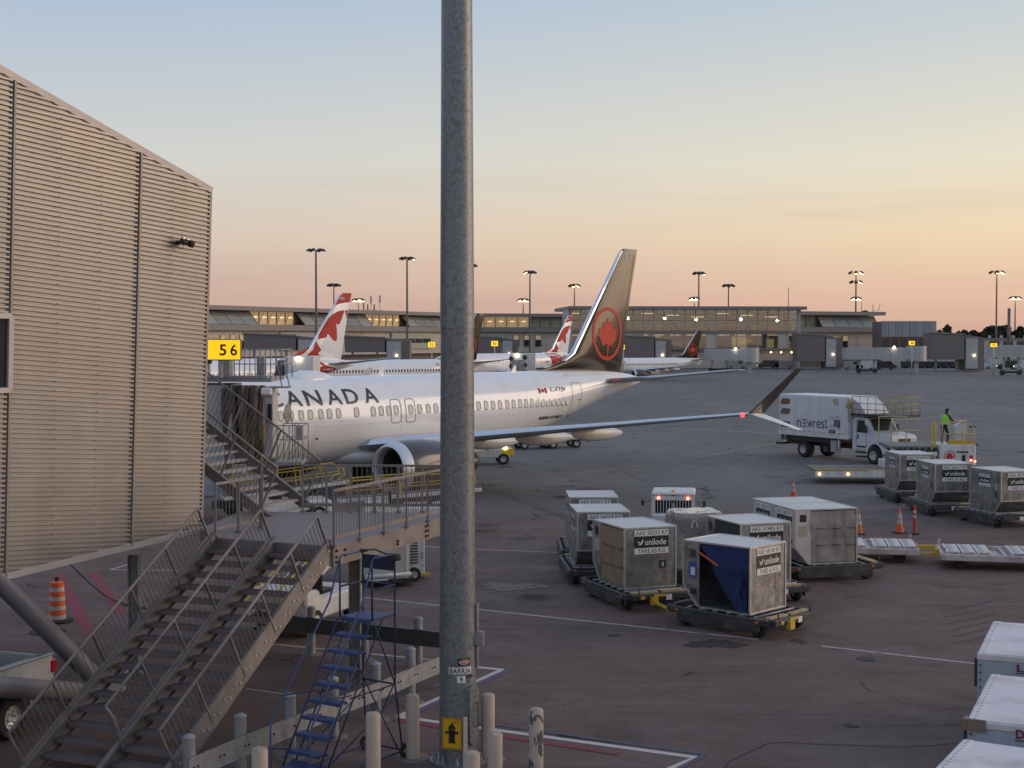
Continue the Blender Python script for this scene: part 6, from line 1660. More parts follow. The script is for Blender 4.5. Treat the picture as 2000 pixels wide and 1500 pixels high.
def container(label, near, eL_ang, conf, code, tare, door='solid', body=None, second=None):
    """near: ground point under the near vertical edge; eL_ang: direction of the left face as seen, from +Y to the left"""
    a = math.radians(eL_ang); eL = Vector((-math.sin(a), math.cos(a), 0)); eR = Vector((math.cos(a), math.sin(a), 0)); near = Vector((near[0], near[1], 0))
    if conf == 1: X = eL; ys = -1; o = near
    elif conf == 2: X = -eL; ys = 1; o = near + eL * W_TOP
    else: X = -eR; ys = -1; o = near + eR * W_TOP
    rz = math.atan2(X.y, X.x)
    root = empty('cargo_container', label, 'container', (o.x, o.y, DECK), rz)
    m = body or M_alu
    y0, y1 = (0, DEP) if ys > 0 else (-DEP, 0)
    yv = 0.0                                            # the door end that faces the camera is y = 0
    out = -1 if ys > 0 else 1                           # its outward direction along y
    prof = [(0, 0), (W_BASE, 0), (W_TOP, 0.50), (W_TOP, HGT), (0, HGT)]
    t = 0.02
    def wall(nm, pts, mm):
        mb = MB(); mb.add(pts, [tuple(range(len(pts)))]); return mb.build(nm, mm, root)
    def slab(p, q, nm, mm, inset=0.0):                  # a wall panel between two profile points
        d = Vector((q[0] - p[0], 0, q[1] - p[1])); l = d.length; d.normalize(); n = Vector((d.z, 0, -d.x))
        mb = MB(); c = Vector(((p[0] + q[0]) / 2, (y0 + y1) / 2, (p[1] + q[1]) / 2)) - n * t / 2
        mb.box(c, (l - 0.02, DEP - 0.03, t), 0, Matrix((d, Vector((0, 1, 0)), d.cross(Vector((0, 1, 0))))).transposed()); return mb.build(nm, mm, root)
    slab(prof[0], prof[1], 'floor', m); slab(prof[1], prof[2], 'sloped_panel', m); slab(prof[2], prof[3], 'side_panel', m); slab(prof[4], prof[0], 'side_panel', m)
    mb = MB(); N_ = 5
    mb.box((W_TOP / 2, (y0 + y1) / 2, HGT - .005), (W_TOP + .01, DEP + .01, 0.03), 0, None, 0.008); roof = mb.build('roof_panel', M_roofw, root)
    mb = MB(); yb = y1 if ys > 0 else y0; mb.prism([(p[0] * 0.985 + 0.012, p[1]) for p in prof], (0, yb, 0), (1, 0, 0), (0, 0, 1), 0.015); mb.build('rear_panel', m, root)
    # edge rails
    mb = MB()
    for yy in (y0, y1):
        for p, q in zip(prof, prof[1:] + prof[:1]): mb.beam((p[0], yy, p[1]), (q[0], yy, q[1]), 0.045, 0.045)
    for p in prof: mb.beam((p[0], y0, p[1]), (p[0], y1, p[1]), 0.04, 0.04)
    mb.build('edge_rails', M_aluedge, root)
    yo = yv + out * 0.002
    u = Vector((1, 0, 0)) if out < 0 else Vector((-1, 0, 0)); v = Vector((0, 0, 1)); n = Vector((0, out, 0))
    post = 0.30
    def face(nm, pts, mm, off=0.0, depth=0.012):
        mb = MB(); mb.prism(pts, (0, yo + off * out, 0), (1, 0, 0), (0, 0, 1), -out * depth if out < 0 else -depth); return mb.build(nm, mm, root)
    xs = W_TOP - 0.50                                   # door opening runs from the straight side to here
    face('door_post', [(xs, 0.0), (W_BASE, 0.0), (W_TOP - .01, 0.50), (W_TOP - .01, HGT - .02), (xs, HGT - .02)], m)
    if door == 'open':
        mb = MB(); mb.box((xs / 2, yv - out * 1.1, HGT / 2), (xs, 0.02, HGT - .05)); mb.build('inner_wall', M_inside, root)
        mb = MB(); k = 12
        # curtain hanging from the roof rail, its free lower corner drawn across to the near edge
        rows = []
        for i in range(k + 1):
            f = i / k; z = HGT - 0.04 - (HGT - 0.08) * f
            x0 = 0.06; x1 = xs + 0.02 - (xs - 0.30) * f ** 0.92
            rows.append([Vector((x0 + (x1 - x0) * j / 8, yv + out * (0.012 + 0.028 * math.sin(3.0 * j + 2 * f) * f + 0.05 * f * (j / 8)), z)) for j in range(9)])
        mb.loft(rows, closed=False, caps=False); cur = mb.build('curtain', M_tarp_blue, root)
        mb = MB(); tri = [(xs * 0.72, 1.02), (0.16, 0.88), (0.36, 0.06)]; tri2 = [Vector((x, yv + out * 0.075, z)) for x, z in tri]; ti = [Vector((x, yv + out * 0.05, z)) for x, z in tri]
        mb.add(tri2 + ti, [(0, 1, 2), (5, 4, 3), (0, 3, 4, 1), (1, 4, 5, 2), (2, 5, 3, 0)]); mb.build('curtain_flap', M_tarp_blue, cur)
        mb = MB()
        for z, x in ((1.0, .55), (.42, .2)): mb.beam((0.04, yv + out * .08, z), (x, yv + out * .08, z + .03), .01, .035, 0, (0, 1, 0))
        mb.beam((0.16, yv + out * .085, .35), (0.16, yv + out * .085, 1.1), .03, .012); mb.build('strap', M_ink, cur)
        mb = MB(); mb.beam((xs * .98, yv + out * .045, HGT - .26), (xs * .6, yv + out * .06, HGT - .52), .012, .05); mb.build('printed_strip', M_refl, cur)
        face('sticker', [(xs + .10, 1.22), (xs + .28, 1.22), (xs + .28, 1.42), (xs + .10, 1.42)], M_panel_dark, .008, .004); face('sticker', [(xs + .07, 1.45), (xs + .36, 1.45), (xs + .36, 1.52), (xs + .07, 1.52)], M_wlab, .008, .004)
        bl = face('document_pouch', [(xs + .08, .72), (xs + .33, .72), (xs + .33, 1.12), (xs + .08, 1.12)], mat('blue_pouch', (0.05, 0.12, 0.33), .4, var=.1), .008, .006)
        mb = MB(); mb.box((xs + .2, yv + out * .02, .88), (.13, .006, .2)); mb.build('paper', M_wlab, bl)
        face('sticker', [(xs + .05, .53), (xs + .38, .53), (xs + .38, .66), (xs + .05, .66)], M_wlab, .008, .004); face('latch_plate', [(xs + .1, .3), (xs + .28, .3), (xs + .28, .44), (xs + .1, .44)], M_panel_dark, .008, .012)
        mb = MB(); mb.beam((W_BASE - .0, yv + out * .03, 0.01), (W_TOP - .03, yv + out * .03, .5), .03, .02); mb.build('cut_edge_rail', M_aluedge, root)
    elif door in ('clear', 'brown', 'dark'):
        mm = {'clear': M_tarp_clear, 'brown': M_tarp_brown, 'dark': M_tarp_dark}[door]
        mb = MB(); k = 16; rows = []; rnd = random.Random(hash(code) % 1000)
        for i in range(k + 1):
            f = i / k; z = HGT - .05 - (HGT - .09) * f
            rows.append([Vector((0.04 + (xs - .02) * j / 12, yv + out * (0.006 + 0.022 * math.sin(j * 1.1 + f * 5) * math.sin(6.3 * f) ** 2 + rnd.uniform(0, .01)), z)) for j in range(13)])
        mb.loft(rows, closed=False, caps=False); cur = mb.build('curtain', mm, root)
        mb = MB()
        for z in (0.55, 1.05):
            for j in range(3): mb.beam((.06 + j * .48, yv + out * .045, z), (.36 + j * .48, yv + out * .045, z + .012), .012, .035, 0, (0, 1, 0))
        mb.build('strap', M_dark, cur)
        face('sticker', [(xs + .14, 1.26), (xs + .36, 1.26), (xs + .36, 1.48), (xs + .14, 1.48)], M_panel_dark, .008, .004)
        face('document_pouch', [(xs + .10, .82), (xs + .40, .82), (xs + .40, 1.14), (xs + .10, 1.14)], mat('pale_pouch', (.45, .40, .30), .3, var=.1), .008, .005)
    else:
        face('door_panel', [(0.02, 0.02), (xs, 0.02), (xs, HGT - .02), (0.02, HGT - .02)], m, -.004)
        name_plates(root, (0.95, yo + out * .006, 1.22), u, v, code, tare, True)
        face('sticker', [(xs + .12, .9), (xs + .26, .9), (xs + .26, 1.15), (xs + .12, 1.15)], M_wlab, .008, .004); face('sticker', [(xs + .12, .62), (xs + .27, .62), (xs + .27, .82), (xs + .12, .82)], M_panel_dark, .008, .004)
    # plates on the other visible side
    if conf == 1:
        uu = Vector((0, -1, 0)); c = Vector((-0.002, y0 + 0.82, 1.17)); c = Vector((-0.004, -0.80, 1.24))
        name_plates(root, c, uu, v, code, tare)
        if door == 'brown':
            mb = MB(); mb.box((-.008, -1.14, .62), (.006, .20, .20)); p = mb.build('zero_label', M_panel_dark, root); mb = MB(); text_on(mb, '0', (-.013, -1.14, .62), uu, v, .07, .12, 0, .02); mb.build('lettering', M_wlab, p)
    else:
        uu = Vector((0, 1, 0)); yc = (y0 + y1) / 2 + 0.04
        name_plates(root, (W_TOP + .004, yc, 1.24), uu, v, code, tare)
        mb = MB(); mb.box((W_TOP + .006, yc + .46, .66), (.006, .16, .18)); p = mb.build('zero_label', M_panel_dark, root); mb = MB(); text_on(mb, '0', (W_TOP + .011, yc + .46, .66), uu, v, .06, .1, 0, .02); mb.build('lettering', M_wlab, p)
    return root, o, rz, ys
def dolly(label, o, rz, ys, L_=3.3, tow=True):
    cx, cy = 0.80, ys * 0.75
    M = Matrix.Rotation(rz, 3, 'Z'); c = Vector((o[0], o[1], 0)) + M @ Vector((cx, cy, 0))
    root = empty('container_dolly', label, 'dolly', (c.x, c.y, 0), rz)
    W = 2.1; z = 0.36
    mb = MB(); h = DECK - 0.03
    for s in (-1, 1):
        mb.box((0, s * (W / 2 - .06), z + .04), (L_ - .3, .10, .16), 0, None, .02); mb.box((s * (L_ / 2 - .08), 0, z + .04), (.14, W - .3, .16), 0, None, .02)
    for k in range(5): mb.box((-1.2 + .6 * k, 0, z), (.07, W - .2, .09))
    for sx in (-1, 1):
        for sy in (-1, 1): mb.beam((sx * (L_ / 2 - .3), sy * (W / 2 - .06), z + .04), (sx * (L_ / 2 - .08), sy * (W / 2 - .3), z + .04), .1, .16)
    mb.build('frame', M_dollyg, root)
    for s in (-1, 1):
        mb = MB(); mb.box((0, s * (W / 2 - .02), z - .12), (L_ - .9, .03, .22), 0, None, .01); 
        for k in range(3): mb.box((-.8 + .8 * k, s * (W / 2), z - .12), (.36, .012, .06))
        mb.build('side_skirt', M_dollyg, root)
    for k in range(6):
        mb = MB(); mb.tube([(-1.0 + .4 * k, -W / 2 + .18, DECK - .035), (-1.0 + .4 * k, W / 2 - .18, DECK - .035)], .03, 8); mb.build('roller', M_galv, root)
    for s in (-1, 1):
        mb = MB(); mb.box((-1.38, s * .45, DECK - .01), (.14, .78, .05)); mb.build('timber_stop', M_wood, root)
    for sx in (-1, 1):
        for sy in (-1, 1):
            mb = MB(); mb.lathe([(.08, -.08), (.19, -.085), (.215, -.05), (.215, .05), (.19, .085), (.08, .08)], (sx * (L_ / 2 - .55), sy * (W / 2 - .25), .215), 'Y', 18); w = mb.build('wheel', M_black, root)
            mb = MB(); mb.lathe([(.02, -.09), (.09, -.088), (.09, .088), (.02, .09)], (sx * (L_ / 2 - .55), sy * (W / 2 - .25), .215), 'Y', 12); mb.build('wheel_hub', M_grey, w)
            mb = MB(); mb.tube([(sx * (L_ / 2 - .06), sy * (W / 2 - .35), z), (sx * (L_ / 2 - .06), sy * (W / 2 - .35), DECK + .16)], .018, 6); mb.build('stop_pin', M_ink, root)
            mb = MB(); mb.box((sx * (L_ / 2 - .45), sy * (W / 2 - .001), z + .05), (.09, .012, .06)); mb.build('reflector', M_refl, root)
    for s in (-1, 1):
        mb = MB(); mb.box((s * (L_ / 2 + .0), -.15, z + .02), (.03, .16, .14)); mb.build('number_plate', M_wlab, root)
        mb = MB(); mb.box((s * (L_ / 2 + .0), .12, z + .08), (.03, .34, .06)); mb.box((s * (L_ / 2 + .0), .62, z + .04), (.03, .12, .08)); mb.build('yellow_plate', M_yellow, root)
    mb = MB(); mb.box((-L_ / 2 - .02, .3, z - .05), (.14, .2, .2)); 
    if tow: mb.beam((-L_ / 2, .3, z - .08), (-L_ / 2 - .75, .25, .22), .06, .06); mb.lathe([(.05, -.03), (.09, -.03), (.09, .03), (.05, .03)], (-L_ / 2 - .82, .25, .22), 'Z', 12)
    mb.build('tow_coupling', M_yellow, root)
    return root
def cgnd(px, ytop):                                    # ground point under a container edge whose top is seen there
    z = DECK + HGT; p = G(px, ytop, z); return (p.x, p.y)
ulds = [
 ('dented aluminium cargo container with an open blue curtain, nearest on the tarmac', cgnd(1465, 1071), 46, 1, 'AKE 68140 R7', 'TARE 63 KG', 'open', 'dark low dolly under the open blue curtained container, nearest of all'),
 ('aluminium cargo container with a brown curtain on its left, left of the blue curtained one', cgnd(1220, 1033), 21, 1, 'AKE 30293 R7', 'TARE 65 KG', 'brown', 'dark dolly carrying the container with the brown curtain'),
 ('aluminium cargo container with a sloped lower side behind the brown curtained one', cgnd(1128, 1001), 4, 2, 'AKE 34229 R7', 'TARE 65 KG', 'solid', 'dark dolly behind the brown curtained container on the left of the group'),
 ('aluminium cargo container farthest back on the left of the group', cgnd(1113, 972), 1, 2, 'AKE 69953 R7', 'TARE 65 KG', 'solid', 'dark dolly farthest back on the left of the container group'),
 ('aluminium cargo container with a black curtain directly behind the blue curtained one', cgnd(1447, 1025), 19, 1, 'AKE 31985 R7', 'TARE 65 KG', 'dark', 'dark dolly behind the blue curtained container'),
 ('pale cargo container with grey plastic curtain facing right in the group', cgnd(1553, 996.5), 14, 3, 'AKE 18647 R7', 'TARE 65 KG', 'clear', 'dark dolly under the pale container with plastic curtain'),
 ('pale cargo container behind and joined to the one with the grey plastic curtain', None, 14, 3, 'AKE 10702 R7', 'TARE 65 KG', 'clear', None),
 ('aluminium cargo container farthest left in the row beside the loader', cgnd(1758, 888), 3, 2, 'AKE 38358 R7', 'TARE 65 KG', 'solid', 'dark dolly under the left container of the row beside the loader'),
 ('aluminium cargo container in the middle of the row at right', cgnd(1827, 906.5), 5, 2, 'AKE 20517 R7', 'TARE 65 KG', 'solid', 'dark dolly under the middle container of the row at right'),
 ('aluminium cargo container at the right picture edge, nearest in its row', cgnd(1956, 922), 16, 2, 'AKE 38735 R7', 'TARE 65 KG', 'solid', 'dark dolly under the container at the right picture edge'),
]
M_alu_pale = mat('pale_container_sheet', (0.58, 0.55, 0.52), 0.45, metal=0.15, var=0.08, scale=2, bump=0.15, bscale=6, dirt=(0.3, 0.27, 0.24), dscale=1.4, damt=0.4)
for lb, nr, ang_, cf, code, tare, door, dl in ulds:
    if nr is None:
        n5 = cgnd(1553, 996.5); a = math.radians(14); nr = (n5[0] - math.sin(a) * 1.57, n5[1] + math.cos(a) * 1.57)
    r_, o_, rz_, ys_ = container(lb, nr, ang_, cf, code, tare, door, M_alu_pale if cf == 3 else None)
    if dl: dolly(dl, (o_.x, o_.y), rz_, ys_, 3.3, '30293' in code)
    if cf == 3 and dl is None: dolly('dark dolly hidden behind the two joined pale containers', (o_.x, o_.y), rz_, ys_, 3.0, False)

# ------------------------------------------------------------------ baggage tractor with a barred rear window
def tractor():
    Y = 48.6; c = P(1316, 660, Y); root = empty('baggage_tractor', 'white baggage tractor with a barred rear window behind the container group', 'tractor', (c.x, Y, 0), math.radians(-8))
    w = 1.52; zt = 1.93
    mb = MB(); mb.box((0, 1.4, .62), (w, 3.0, .62), 0, None, .06); mb.box((0, -.02, .95), (w * .9, .3, .5), 0, None, .05); mb.build('chassis', M_gse, root)
    mb = MB(); mb.box((0, .85, zt - .05), (w * .98, 1.75, .12), 0, None, .05); roof = mb.build('cab_roof', M_gse, root)
    mb = MB()
    for s in (-1, 1):
        mb.beam((s * (w / 2 - .07), .02, .9), (s * (w / 2 - .09), .08, zt - .08), .13, .08); mb.beam((s * (w / 2 - .07), 1.65, .9), (s * (w / 2 - .09), 1.6, zt - .08), .08, .08)
    mb.box((0, .03, zt - .19), (w - .2, .08, .14)); mb.box((0, .02, 1.12), (w - .2, .08, .2)); mb.build('cab_frame', M_gse, root)
    for s in (-1, 1):
        mb = MB(); mb.quad((s * .06, .06, 1.2), (s * (w / 2 - .15), .06, 1.2), (s * (w / 2 - .15), .06, zt - .27), (s * .06, .06, zt - .27)); gl = mb.build('rear_window', M_glass, root)
        for k in range(5):
            x = s * (.13 + .1 * k); mb = MB(); mb.beam((x, .02, 1.2), (x, .02, zt - .26), .022, .022); mb.build('window_bar', M_gse, gl)
        M_rl = mat('lit_red_tail_lamp', (.7, .05, .03), .3, var=0, emit=(1, .16, .10), estr=7)
        mb = MB(); mb.lathe([(.03, -.03), (.05, 0), (.002, .02)], (s * .5, -.03, zt - .18), 'Y', 10); mb.build('tail_lamp', M_rl, root)
        mb = MB(); mb.quad((s * (w / 2 - .05), .15, 1.0), (s * (w / 2 - .05), 1.55, 1.0), (s * (w / 2 - .07), 1.5, zt - .12), (s * (w / 2 - .07), .15, zt - .12)); mb.build('side_window', M_glass, root)
        for y in (.25, 2.3):
            mb = MB(); mb.lathe([(.12, -.1), (.3, -.11), (.34, -.06), (.34, .06), (.3, .11), (.12, .1)], (s * (w / 2 - .08), y, .34), 'X', 18); mb.build('wheel', M_black, root)
        mb = MB(); mb.beam((s * w / 2, .3, zt - .3), (s * (w / 2 + .28), .25, zt - .38), .02, .02); mb.box((s * (w / 2 + .3), .24, zt - .38), (.1, .05, .2), 0, None, .02); mb.build('mirror', M_dark, root)
    mb = MB(); mb.box((0, .04, zt - .2), (.09, .08, .3)); mb.build('window_post', M_dark, root)
    mb = MB(); mb.lathe([(.06, 0), (.06, .06), (.002, .09)], (0, .2, zt), 'Z', 10); mb.build('beacon', mat('amber_beacon', (.7, .3, .03), .3, var=0), roof)
    mb = MB(); mb.lathe([(.03, -.02), (.05, -.02), (.05, .01)], (.52, -.19, .86), 'Y', 10); mb.build('socket', M_ink, root)
    mb = MB(); mb.box((0, -.2, .5), (w * .95, .06, .16)); mb.build('bumper', M_yellow, root)
tractor()
# ------------------------------------------------------------------ shrink-wrapped pallet load
def wrapped():
    M_wrap = mat('crinkled_plastic_wrap', (0.36, 0.30, 0.28), 0.14, var=0.3, scale=5, coat=0.6, dirt=(0.10, 0.08, 0.075), dscale=5, damt=0.7, bump=0.9, bscale=9)
    Y = 41.6; c = P(1362, 660, Y); root = empty('wrapped_pallet', 'load of freight shrink-wrapped in crinkled plastic behind the nearest container', 'freight load', (c.x, Y + .5, .5), math.radians(8))
    r = random.Random(3); mb = MB(); n = 40; rings = []
    for i in range(15):
        z = 1.62 * i / 13 if i < 14 else 1.62; k = 1.0 if i < 13 else (.94 if i == 13 else .5)
        ring = []
        for j in range(n):
            a = 2 * math.pi * j / n; x = .74 * math.copysign(min(1, abs(math.cos(a)) * 1.32), math.cos(a)); y = .64 * math.copysign(min(1, abs(math.sin(a)) * 1.32), math.sin(a))
            bulge = 1 + .05 * math.sin(3 * z + a * 2) + r.uniform(-.03, .03) + (.10 * (1 - z / 1.6) if z < .9 else 0)
            ring.append(Vector((x * k * bulge, y * k * bulge, z + r.uniform(-.015, .015))))
        rings.append(ring)
    mb.loft(rings); mb.build('wrapped_load', M_wrap, root)
    mb = MB(); mb.box((-.25, -.70, 1.3), (.03, .02, .22), 0, Matrix.Rotation(.25, 3, 'Y')); mb.box((-.12, -.70, 1.3), (.03, .02, .22), 0, Matrix.Rotation(-.3, 3, 'Y')); mb.build('tape_mark', M_wlab, root)
    mb = MB(); mb.box((0, 0, -.02), (1.6, 1.4, .06)); mb.build('pallet', M_wood, root)
    dolly('dark dolly under the plastic wrapped freight load', (c.x - .8, Y - .2), 0.0, 1, 3.0, False)
wrapped()
# ------------------------------------------------------------------ low roller dollies
M_pinkw = mat('faded_white_dolly_paint', (0.56, 0.46, 0.42), 0.6, var=0.12, scale=3, dirt=(0.20, 0.13, 0.10), dscale=2.2, damt=0.6)
M_rollw = mat('roller_white', (0.62, 0.59, 0.56), 0.45, var=0.08)
def roller_dolly(label, px, py, rz, L_=3.3, W=2.3):
    c = G(px, py, .45); root = empty('pallet_dolly', label, 'dolly', (c.x, c.y, 0), rz)
    mb = MB(); z = .38
    for s in (-1, 1): mb.box((0, s * (W / 2 - .06), z), (L_, .12, .2), 0, None, .02); mb.box((s * (L_ / 2 - .06), 0, z), (.12, W - .2, .2), 0, None, .02)
    mb.box((0, 0, z - .03), (L_ - .2, W - .2, .04)); mb.build('frame', M_pinkw, root)
    for i in range(2):
        for k in range(3):
            x = -L_ / 2 + .38 + i * (L_ / 2) + k * .46
            mb = MB(); mb.box((x - .17, 0, z + .1), (.06, W - .4, .12)); mb.box((x + .17, 0, z + .1), (.06, W - .4, .12)); tr = mb.build('roller_tray', M_rollw, root)
            for j in range(7):
                y = -W / 2 + .36 + j * (W - .72) / 6; mb = MB(); mb.tube([(x - .14, y, z + .13), (x + .14, y, z + .13)], .045, 8); mb.build('roller', M_rollw, tr)
    mb = MB(); mb.box((-L_ / 4 * .9, 0, z + .06), (.06, W - .3, .06)); mb.box((0.0, 0, z + .05), (.1, W - .3, .05)); mb.build('cross_beam', M_pinkw, root)
    for sx in (-1, 1):
        for sy in (-1, 1):
            mb = MB(); mb.lathe([(.06, -.07), (.17, -.075), (.19, -.04), (.19, .04), (.17, .075), (.06, .07)], (sx * (L_ / 2 - .6), sy * (W / 2 - .3), .19), 'Y', 16); mb.build('wheel', M_black, root)
            mb = MB(); mb.box((sx * (L_ / 2 - .1), sy * (W / 2 - .1), z + .2), (.07, .07, .2)); mb.build('corner_stop', M_pinkw, root)
    mb = MB(); mb.box((-L_ / 2 - .03, .1, z), (.14, .3, .22)); mb.beam((-L_ / 2, .1, z - .06), (-L_ / 2 - .9, .1, .3), .09, .08); mb.build('tow_bar', M_yellow, root)
    return root
roller_dolly('faded white roller dolly at right, the near one cut by the picture edge', 1958, 1078, math.radians(-12), 3.9, 2.2)
roller_dolly('faded white roller dolly partly hidden behind the plastic curtained container', 1692, 1063, math.radians(-10), 3.2, 2.2)
mb = MB(); a, b = G(1785, 1068, .35), G(1848, 1068, .32); root = empty('tow_bar', 'yellow tow bar joining the two faded white roller dollies', 'tow bar', (a.x, a.y, 0)); mb.beam((0, 0, a.z), (b.x - a.x, b.y - a.y, b.z), .13, .12); mb.build('bar', M_yellow, root)
# ------------------------------------------------------------------ cones, delineator
def cone(px, ytop, ybase, label):
    c = G(px, ybase); root = empty('traffic_cone', label, 'traffic cone', (c.x, c.y, 0), random.uniform(0, .5), 'orange traffic cones'); h = .92
    MB().box((0, 0, .02), (.42, .42, .04), 0, None, .01).build('cone_base', M_black, root)
    r = lambda z: .155 - .125 * z / h
    for z0, z1, m, nm in ((.04, .36, M_orange, 'cone_body'), (.36, .50, M_wst, 'reflective_band'), (.50, .56, M_orange, 'cone_body'), (.56, .74, M_wst, 'reflective_band'), (.74, h, M_orange, 'cone_tip')):
        mb = MB(); mb.lathe([(r(z0), z0), (r(z1), z1)] + ([(.001, z1 + .005)] if nm == 'cone_tip' else []), n=18, caps=False); mb.build(nm, m, root)
cone(1757, 998, 1041, 'orange traffic cone with two white bands standing behind the small roller dolly')
cone(1677, 990, 1043, 'orange traffic cone half hidden at the right edge of the plastic curtained container')
cone(1549, 951, 975, 'small looking orange traffic cone behind the plastic curtained container')
c = G(1786, 1044); root = empty('delineator', 'slim red and white delineator post beside the orange cone', 'post', (c.x, c.y, 0))
MB().lathe([(.2, 0), (.2, .04), (.06, .06)], n=16).build('post_base', M_black, root)
for z0, z1, m in ((.05, .62, M_red), (.62, .72, M_wst), (.72, .80, M_red), (.80, .90, M_wst), (.90, 1.02, M_red)): MB().lathe([(.055, z0), (.052, z1 - .002)], n=12).build('post_segment', m, root)
MB().lathe([(.03, 1.02), (.03, 1.08), (.002, 1.1)], n=10).build('post_top', M_red, root)
# ------------------------------------------------------------------ catering truck
M_truckw = mat('truck_white', (0.66, 0.66, 0.68), 0.35, var=0.05, scale=1, dirt=(0.42, 0.40, 0.38), dscale=1, damt=0.3, streak=True)
def wheel(root, c, r, w, axis='Y', rim=M_rim, dual=False):
    mb = MB(); mb.lathe([(r * .55, -w / 2), (r * .9, -w / 2), (r, -w * .32), (r, w * .32), (r * .9, w / 2), (r * .55, w / 2)], c, axis, 26, caps=False); t = mb.build('wheel', M_black, root)
    mb = MB(); mb.lathe([(.03, -w * .25), (r * .2, -w * .4), (r * .25, -w * .2), (r * .5, -w * .3), (r * .57, -w * .48), (r * .57, w * .48), (r * .5, w * .3), (r * .25, w * .2), (r * .2, w * .4), (.03, w * .25)], c, axis, 20)
    for k in range(8):
        a = 2 * math.pi * k / 8; d = (math.cos(a) * r * .38, math.sin(a) * r * .38)
        for s in (-1, 1):
            o = (c[0] + d[0], c[1] + s * w * .3, c[2] + d[1]) if axis == 'Y' else (c[0] + s * w * .3, c[1] + d[0], c[2] + d[1])
            mb.box(o, (r * .09,) * 3)
    mb.build('rim', rim, t); return t
def truck():
    a = Vector((16.45, 87.6, 0)); d = Vector((.53, -.848, 0)).normalized(); left = Vector((-d.y, d.x, 0)); rz = math.atan2(d.y, d.x)
    o = a + left * 1.22                                  # the visible side is the truck's right side, y = -1.22
    root = empty('catering_truck', 'white catering truck with newrest lettering parked beyond the wing tip', 'truck', (o.x, o.y, 0), rz)
    hw = 1.22; zb, zt = 1.30, 3.78; Lb = 5.9
    mb = MB(); mb.box((Lb / 2, 0, (zb + zt) / 2), (Lb, hw * 2, zt - zb), 0, None, .05); box = mb.build('box_body', M_truckw, root)
    mb = MB()
    for s in (-1, 1): mb.box((Lb / 2, s * (hw + .008), zb + .14), (Lb, .03, .28))
    mb.box((Lb - .06, -hw - .01, (zt + zb) / 2), (.14, .04, zt - zb)); mb.build('lower_rail', M_gse, box)
    mb = MB()
    for k in range(14): mb.box((.25 + .41 * k, -hw - .028, zb + .3), (.2, .012, .035))
    tag(mb.build('marker_strip', M_red, box), kind='stuff')
    u, v = Vector((1, 0, 0)), Vector((0, 0, 1)); y = -hw - .012
    mb = MB()
    def t(txt, cx, cz, w, h, m=0, bold=0.0): text_on(mb, txt, (cx, y, cz), u, v, w, h, m, bold)
    t('n', 1.78, 2.05, .34, .42); t('w', 2.73, 2.05, .48, .42); t('r', 3.12, 2.05, .22, .42); t('e', 3.44, 2.05, .34, .44); t('s', 3.8, 2.05, .28, .44); t('t', 4.08, 2.14, .20, .58)
    for k, m in ((0, 1), (1, 0), (2, 1)):
        mb.add([(2.06, y, 1.86 + .19 * k), (2.44, y, 1.86 + .19 * k), (2.44, y, 1.93 + .19 * k), (2.06, y, 1.93 + .19 * k)], [(0, 1, 2, 3)], m)
    mb.build('lettering', [mat('slate_lettering', (.05, .055, .06), .5, var=0), mat('maroon_lettering', (.22, .05, .04), .5, var=0)], box)
    mb = MB()
    for cx, cz in ((4.58, 1.60), (4.98, 2.2)):
        w, h = .24, .20; mb.box((cx, y, cz), (2 * w, .01, 2 * h)); mb.add([(cx + .05, y, cz - h), (cx + .2, y, cz - h), (cx + (.16 if cx > 4.7 else .0), y, cz - h - .2)], [(0, 1, 2)])
    mb.build('speech_mark', mat('maroon_panel', (.10, .035, .035), .5, var=0), box)
    mb = MB()
    for cx, cz in ((4.58, 1.60), (4.98, 2.2)):
        for k in range(3): mb.box((cx, y - .008, cz + .1 - .1 * k), (.3, .006, .045))
    for cx, cz in ((4.55, 2.55), (4.55, 2.05), (5.0, 2.62)):
        for k in range(2): mb.box((cx, y, cz - .1 * k), (.34, .006, .04))
    mb.build('small_print', M_grey, box)
    mb = MB(); text_on(mb, '90', (4.85, y, 3.42), u, v, .42, .42, 0, .0); mb.build('fleet_number', mat('ochre_number', (.32, .2, .07), .5, var=0), box)
    mb = MB()
    for z0 in (1.75, 2.55, 3.15):
        decal(mb, fill_poly([(.16, z0), (.85, z0), (1.0, z0 + .12), (1.0, z0 + .36), (.35, z0 + .36), (.2, z0 + .2)]), lambda x, z: Vector((x, y, z)), 0, 5)
    mb.build('emblem', mat('bronze_emblem', (.20, .085, .04), .5, var=0), box)
    # frame, tanks, bumpers
    mb = MB(); mb.box((4.2, 0, .85), (8.6, .9, .3)); mb.box((2.2, 0, 1.12), (4.6, 1.8, .3)); mb.box((-.25, 0, .72), (.5, 2.0, .12)); mb.build('chassis', M_dark, root)
    mb = MB(); mb.box((4.6, -.95, .82), (.5, .4, .7), 0, None, .03); mb.box((4.6, .95, .82), (.9, .4, .5), 0, None, .03); mb.build('side_tank', M_grey, root)
    mb = MB(); mb.tube([(5.0, -1.1, 1.3), (5.0, -1.1, .3)], .05, 8); mb.tube([(.15, -1.15, 1.3), (.15, -1.15, .95), (.5, -1.15, .95), (.5, -1.15, 1.3)], .03, 6); mb.build('stabiliser_leg', M_gse, root)
    for s in (-1, 1):
        wheel(root, (2.1, s * .92, .5), .5, .55); wheel(root, (7.75, s * 1.0, .5), .5, .3)
    # cab: side profile extruded, then windows
    cy = 1.0
    prof = [(6.0, .75), (7.05, .75), (7.15, 1.0), (7.25, 1.25), (7.45, 1.32), (9.0, 1.02), (9.05, 1.5), (8.9, 1.68), (7.6, 1.86), (7.15, 2.58), (6.2, 2.64), (6.0, 2.5)]
